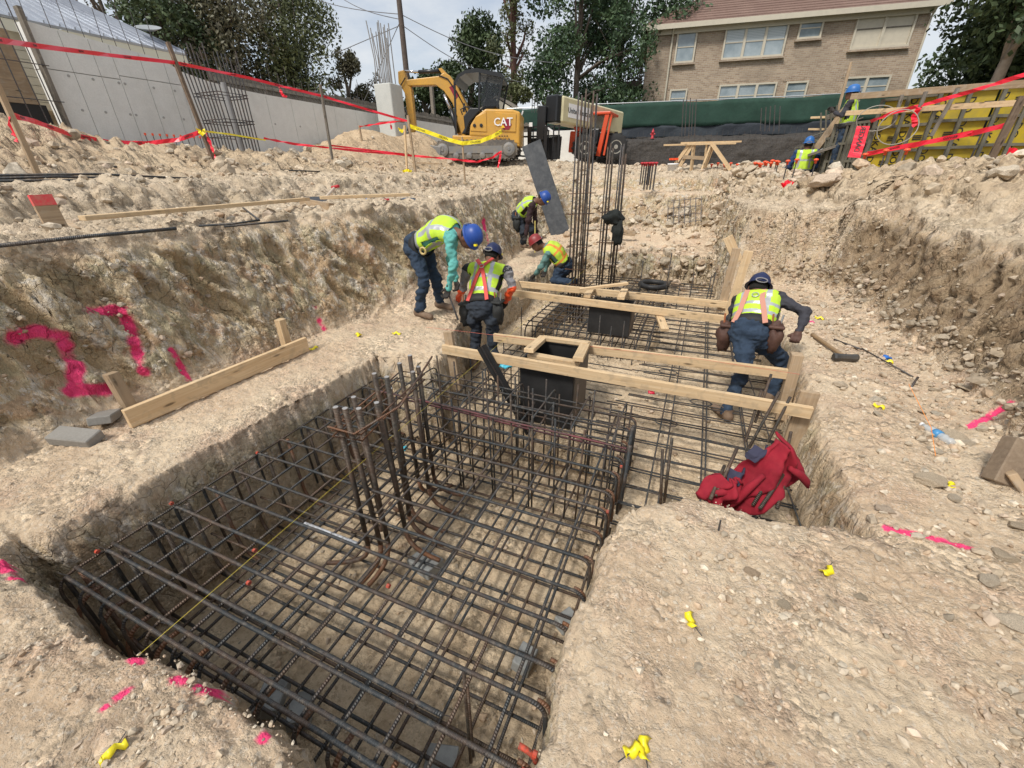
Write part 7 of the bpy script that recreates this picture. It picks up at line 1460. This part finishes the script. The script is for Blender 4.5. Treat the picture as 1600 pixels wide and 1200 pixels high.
for px, py, s, l in ((1175, 895, .035, 'pale grey stone on the near ledge left of the yellow flag'), (1345, 935, .03, 'pale stone on the near ledge right of the yellow flag'), (1222, 945, .032, 'flat grey stone in the middle of the near ledge'), (1212, 1038, .022, 'angular tan stone, left of a pair on the near ledge'), (1238, 1045, .02, 'angular tan stone, right of a pair on the near ledge'), (1570, 873, .055, 'flat brown stone at the right end of the pink line'), (1512, 694, .05, 'yellowish stone beside the crushed bottle'), (1460, 705, .045, 'grey flat stone below the crushed bottle'), (1385, 800, .05, 'pinkish stone at the corner of the right pit wall'), (1580, 975, .07, 'large pale flat stone at the right edge'), (1540, 910, .05, 'angular stone near the right edge above the large flat one'), (1100, 455, .06, 'pale rock beside the far pit'), (1340, 480, .06, 'clod at the foot of the right block')):
    h = hit(px, py); inst('rock', SMESH[int(px) % 12], None, Matrix.Translation(h+Vector((0, 0, s*.25))) @ Matrix.Rotation(px, 4, 'Z') @ Matrix.Diagonal((s, s*.8, s*.6, 1)), label=l, cat='rock')
# ------------------------------------------------------------------ small things on the ground
def flag(px, py, seed, label, sz=.05):
    h = hit(px, py); rs = random.Random(seed); t = empty('marker_flag', h, rs.uniform(0, 6), label=label, cat='flag')
    MB().tube([(0, 0, -.02), (.0, .0, .012), (.07*rs.uniform(.6, 1), .02, .02)], .0018, 5).build('wire', M_BAR, t)
    b = MB(); n = 6; P = [Vector((.01+sz*1.0*i/n*.5, 0, .012)) for i in range(n+1)]; o = 0
    for i in range(n+1):
        x = -sz*.55+sz*1.1*i/n; z = .014+.011*math.sin(i*1.4+seed); y = .008*math.cos(i*2.1+seed)
        b.v += [(x, y-sz*.25, z+.006*math.sin(i*2)), (x+.003, y, z+.016), (x, y+sz*.25, z)]
    for i in range(n):
        for k in range(2): q = 3*i+k; b.face([q, q+3, q+4, q+1])
    o = b.build('flag', M_YEL, t, smooth=True); md = o.modifiers.new('s', 'SOLIDIFY'); md.thickness = .0012
FL_ = [((1078, 973), 'yellow marker flag on the near ledge close to the pit edge'), ((1290, 897), 'yellow marker flag standing in the middle of the near ledge'), ((1372, 638), 'yellow marker flag on the right ledge opposite the stake ends'), ((1483, 762), 'yellow marker flag on the right ledge below the bottle'), ((178, 1178), 'yellow marker flag in the bottom left corner'), ((990, 1175), 'yellow marker flag at the bottom edge, left of a touching pair'), ((1005, 1172), 'yellow marker flag at the bottom edge, right of a touching pair'), ((325, 613), 'yellow marker flag on the left ledge beside the long board'), ((490, 547), 'yellow marker flag on the left ledge beyond the board end'), ((560, 525), 'small yellow marker flag on the left ledge, farthest of three'), ((620, 523), 'small yellow marker flag on the corner of the left ledge'), ((1280, 499), 'yellow marker flag on the right ledge behind the sledgehammer'), ((1385, 567), 'yellow scrap of flag beside the sledgehammer head')]
for i, ((px, py), l) in enumerate(FL_): flag(px, py, i, l, .062 if py > 600 else .085)
# bits of pink tape, wire nail
h = hit(1122, 833); MB_ = MB().tube([(0, 0, -.03), (-.003, .01, .075)], .0045, 7).build('steel_pin', M_BAR, label='dark steel pin driven into the near ledge beside a chalky spot', cat='pin'); MB_.location = h
# sledgehammer
h0 = hit(1268, 527)+Vector((0, 0, .03)); h1 = hit(1318, 566)+Vector((0, 0, .05)); t = empty('sledgehammer', h1, label='sledgehammer with wooden handle lying on the right ledge', cat='hammer'); M_HANDLE = mat('tool_handle', (.30, .20, .11), .6, noise=(8, (.2, .13, .07), .6)); d = (h0-h1)
MB().tube([d*0, d*.2, d*.9, d], [.018, .016, .019, .021], 10).build('handle', M_HANDLE, t, smooth=True); sd_ = d.normalized().cross(Vector((0, 0, 1))); 
b = MB(); b.tube([sd_*-.1, sd_*-.085, sd_*-.04, sd_*.04, sd_*.085, sd_*.1], [.03, .036, .032, .032, .036, .03], 8); b.build('head', mat('hammer_head', (.075, .075, .075), .55, .5, noise=(9, (.16, .13, .1), .6)), t)
rod([hit(1302, 533)+Vector((0, 0, .02)), hit(1345, 549)+Vector((0, 0, .02))], .008, 'short dark rod lying beside the sledgehammer handle'); rod([hit(1345, 549)+Vector((0, 0, .03)), hit(1425, 592)+Vector((0, 0, .02))], .006, 'thin bent rod leading past the blue wrapper'); rod([hit(1422, 608), hit(1430, 598)+Vector((0, 0, .05))], .009, 'short black peg on the right ledge')
# crushed bottle
h = hit(1462, 683)+Vector((0, 0, .028)); t = empty('water_bottle', h, label='crushed clear plastic water bottle with blue band on the right ledge', cat='bottle'); M_PET = mat('clear_plastic', (.62, .66, .68), .12, spec=.8, alpha=.55); e1 = hit(1440, 668)-h+Vector((0, 0, .02)); e2 = hit(1490, 700)-h+Vector((0, 0, .02)); rr = [.012, .013, .024, .03, .024, .031, .022, .03, .026, .028, .02]
ax = (e2-e1)*.95; b = MB().tube([e1+ax*(i/10)+Vector((0, 0, .004*math.sin(i*2.2))) for i in range(11)], rr, 12); b.build('body', M_PET, t, smooth=True); MB().tube([e1+ax*.38, e1+ax*.46, e1+ax*.58], [.0285, .031, .030], 12).build('band', mat('blue_band', (.06, .25, .5), .4), t, smooth=True); MB().tube([e1-ax*.06, e1], .015, 10).build('cap', M_WHT, t)
def crumple(px, py, s, m, label, name='wrapper', cat='wrapper', z=.02, y=None):
    h = zy(px, py, y) if y else hit(px, py)+Vector((0, 0, z)); o = blob(name, (0, 0, 0), (s, s*.7, s*.45), m, None, px, .7, n=3, label=label, cat=cat); o.location = h; o.rotation_euler = (0, 0, px); return o
M_BLUEP = mat('blue_plastic', (.03, .16, .55), .35); M_CYAN = mat('cyan_plastic', (.08, .5, .65), .35); crumple(1383, 562, .045, M_BLUEP, 'crumpled blue wrapper on the right ledge'); crumple(633, 700, .035, M_CYAN, 'crumpled light blue bag inside the near cage', z=.0, y=2.6); crumple(789, 572, .05, M_CYAN, 'crumpled light blue bag behind the first board left of the black box', y=3.55)
M_REDP = mat('red_plastic', (.55, .02, .05), .35); crumple(1019, 611, .05, M_REDP, 'red chalk box lying on the slab mat beyond the first board', 'chalk_box', 'tool', y=3.95)
crumple(1268, 506, .03, mat('pink_wad', (.7, .12, .25), .7), 'small pink rag near the flag behind the sledgehammer')
# shovel, gloves and tools on the left terrace
p = zy(500, 318, 5.05); t = empty('flat_shovel', p, label='flat square shovel with red grip resting on the left terrace boards', cat='shovel')
MB().prism([(-.17, -.12), (.16, -.14), (.2, .12), (-.12, .14)], .012, Matrix.Rotation(.25, 4, 'Y') @ Matrix.Translation((-.02, 0, .04))).build('blade', M_MBLK, t); a = Vector((.1, 0, .06)); c = zy(523, 293, 5.3)-p; MB().tube([a, c], .02, 8).build('shaft', mat('pale_shaft', (.5, .42, .34), .6), t); MB().tube([c+Vector((-.05, 0, 0)), c+Vector((.08, 0, .02))], .022, 8).build('grip', MATS['hydrant_red'], t)
p = zy(575, 320, 5.6); t = empty('circular_tool', p, label='blue and red hand tool lying by the terrace edge', cat='tool'); MB().box((0, 0, .04), (.14, .1, .1), bev=.02).build('housing', M_BLUEP, t); MB().tube([(.05, 0, .04), (.25, .05, .06), (.34, .1, .07)], .022, 8).build('handle', MATS['hydrant_red'], t, smooth=True); MB().tube([(-.05, 0, .0), (-.3, -.03, -.02)], .015, 6).build('bit', M_BAR, t)
t = blob('work_glove', (0, 0, 0), (.16, .08, .03), mat('slate_cloth', (.08, .1, .13), .9), None, 9, .5, n=3, label='dark grey rag lying on the terrace right of the blue tool', cat='rag'); t.location = zy(640, 312, 6.2)
# red jacket draped over the bars
def jacket():
    c = aty(1170, 735, 2.42); t = empty('red_jacket', c, label='crimson hooded jacket with navy lining draped over upright bars', cat='jacket'); M_CR = mat('crimson_cloth', (.27, .006, .02), .9, noise=[(7, (.17, .004, .015), .7), (26, (.32, .02, .03), .4)], bump=(60, .3, .005)); M_NV = mat('navy_lining', (.035, .035, .065), .9)
    # cloth sheet laid over a spine: image-plane outline with real folds
    R3 = Matrix((Vector(_r0), Vector((0, 0, 1)), Vector((_r0[1], -_r0[0], 0)))).transposed()
    def sheet(rows, th, m, name, seed, dep=.10, amp=.03):
        nu, nv = 40, 40; V = []; rows = np.array(rows, float)  # rows of (xl, xr, z, depth)
        for j in range(nv):
            f = j/(nv-1)*(len(rows)-1); k = min(int(f), len(rows)-2); q = rows[k]*(1-(f-k))+rows[k+1]*(f-k)
            for i in range(nu):
                u = i/(nu-1); x = q[0]+(q[1]-q[0])*u; V.append((x, q[2], q[3]+dep*math.sin(math.pi*u)+amp*(math.sin(u*17+j*.12+seed)*.6+math.sin(u*9-j*.2+seed*2)*.6)))
        V = np.array(V); nz = fbm(V+seed, 9, 3)*amp*.6; V[:, 2] += nz; V[:, 1] += .4*nz; W = np.array([tuple(R3 @ Vector(p)) for p in V]); ii = np.arange(nu*nv).reshape(nv, nu); F = np.stack([ii[:-1, :-1], ii[:-1, 1:], ii[1:, 1:], ii[1:, :-1]], -1).reshape(-1, 4)
        me = np_mesh(name, W, F, m); o = inst(name, me, t); md = o.modifiers.new('s', 'SOLIDIFY'); md.thickness = th; md.offset = 0; return o
    k = .0042
    def Q(px, py, d=0): return ((px-1170)*k, (735-py)*k, d)
    sheet([(Q(1188, 0)[0], Q(1196, 0)[0], Q(0, 674)[1], .0), (Q(1172, 0)[0], Q(1212, 0)[0], Q(0, 688)[1], .02), (Q(1158, 0)[0], Q(1226, 0)[0], Q(0, 706)[1], .03), (Q(1152, 0)[0], Q(1231, 0)[0], Q(0, 725)[1], .04), (Q(1140, 0)[0], Q(1226, 0)[0], Q(0, 741)[1], .05), (Q(1126, 0)[0], Q(1200, 0)[0], Q(0, 760)[1], .06), (Q(1122, 0)[0], Q(1186, 0)[0], Q(0, 775)[1], .03), (Q(1130, 0)[0], Q(1178, 0)[0], Q(0, 788)[1], .0)], .012, M_CR, 'body', 1.0, .13, .045)
    sheet([(Q(1118, 0)[0], Q(1140, 0)[0], Q(0, 726)[1], .08), (Q(1100, 0)[0], Q(1150, 0)[0], Q(0, 738)[1], .09), (Q(1086, 0)[0], Q(1152, 0)[0], Q(0, 752)[1], .10), (Q(1092, 0)[0], Q(1140, 0)[0], Q(0, 764)[1], .10)], .012, M_CR, 'sleeve', 3.0, .07, .035)
    sheet([(Q(1163, 0)[0], Q(1181, 0)[0], Q(0, 686)[1], .02), (Q(1152, 0)[0], Q(1176, 0)[0], Q(0, 693)[1], .05), (Q(1150, 0)[0], Q(1164, 0)[0], Q(0, 701)[1], .05)], .01, M_NV, 'lining', 2.0, .05, .006); sheet([(Q(1136, 0)[0], Q(1156, 0)[0], Q(0, 722)[1], .04), (Q(1128, 0)[0], Q(1146, 0)[0], Q(0, 738)[1], .08)], .01, M_NV, 'lining', 4.0, .05, .006)
    b = MB(); P = [Vector(Q(1188+8*math.sin(i*.5), 676+4*i, .11+.02*math.sin(i))) for i in range(6)]; 
    for a in ([(1196, 700), (1214, 712), (1226, 724), (1232, 735)], [(1165, 712), (1150, 735), (1140, 755), (1132, 772)], [(1185, 715), (1180, 740), (1170, 765), (1160, 782)], [(1100, 745), (1115, 741), (1130, 742)]):
        b.tube([R3 @ Vector(Q(px, py, .16)) for px, py in a], [.014, .024, .022, .008][:len(a)], 8)
    b.build('folds', M_CR, t, smooth=True)
jacket()
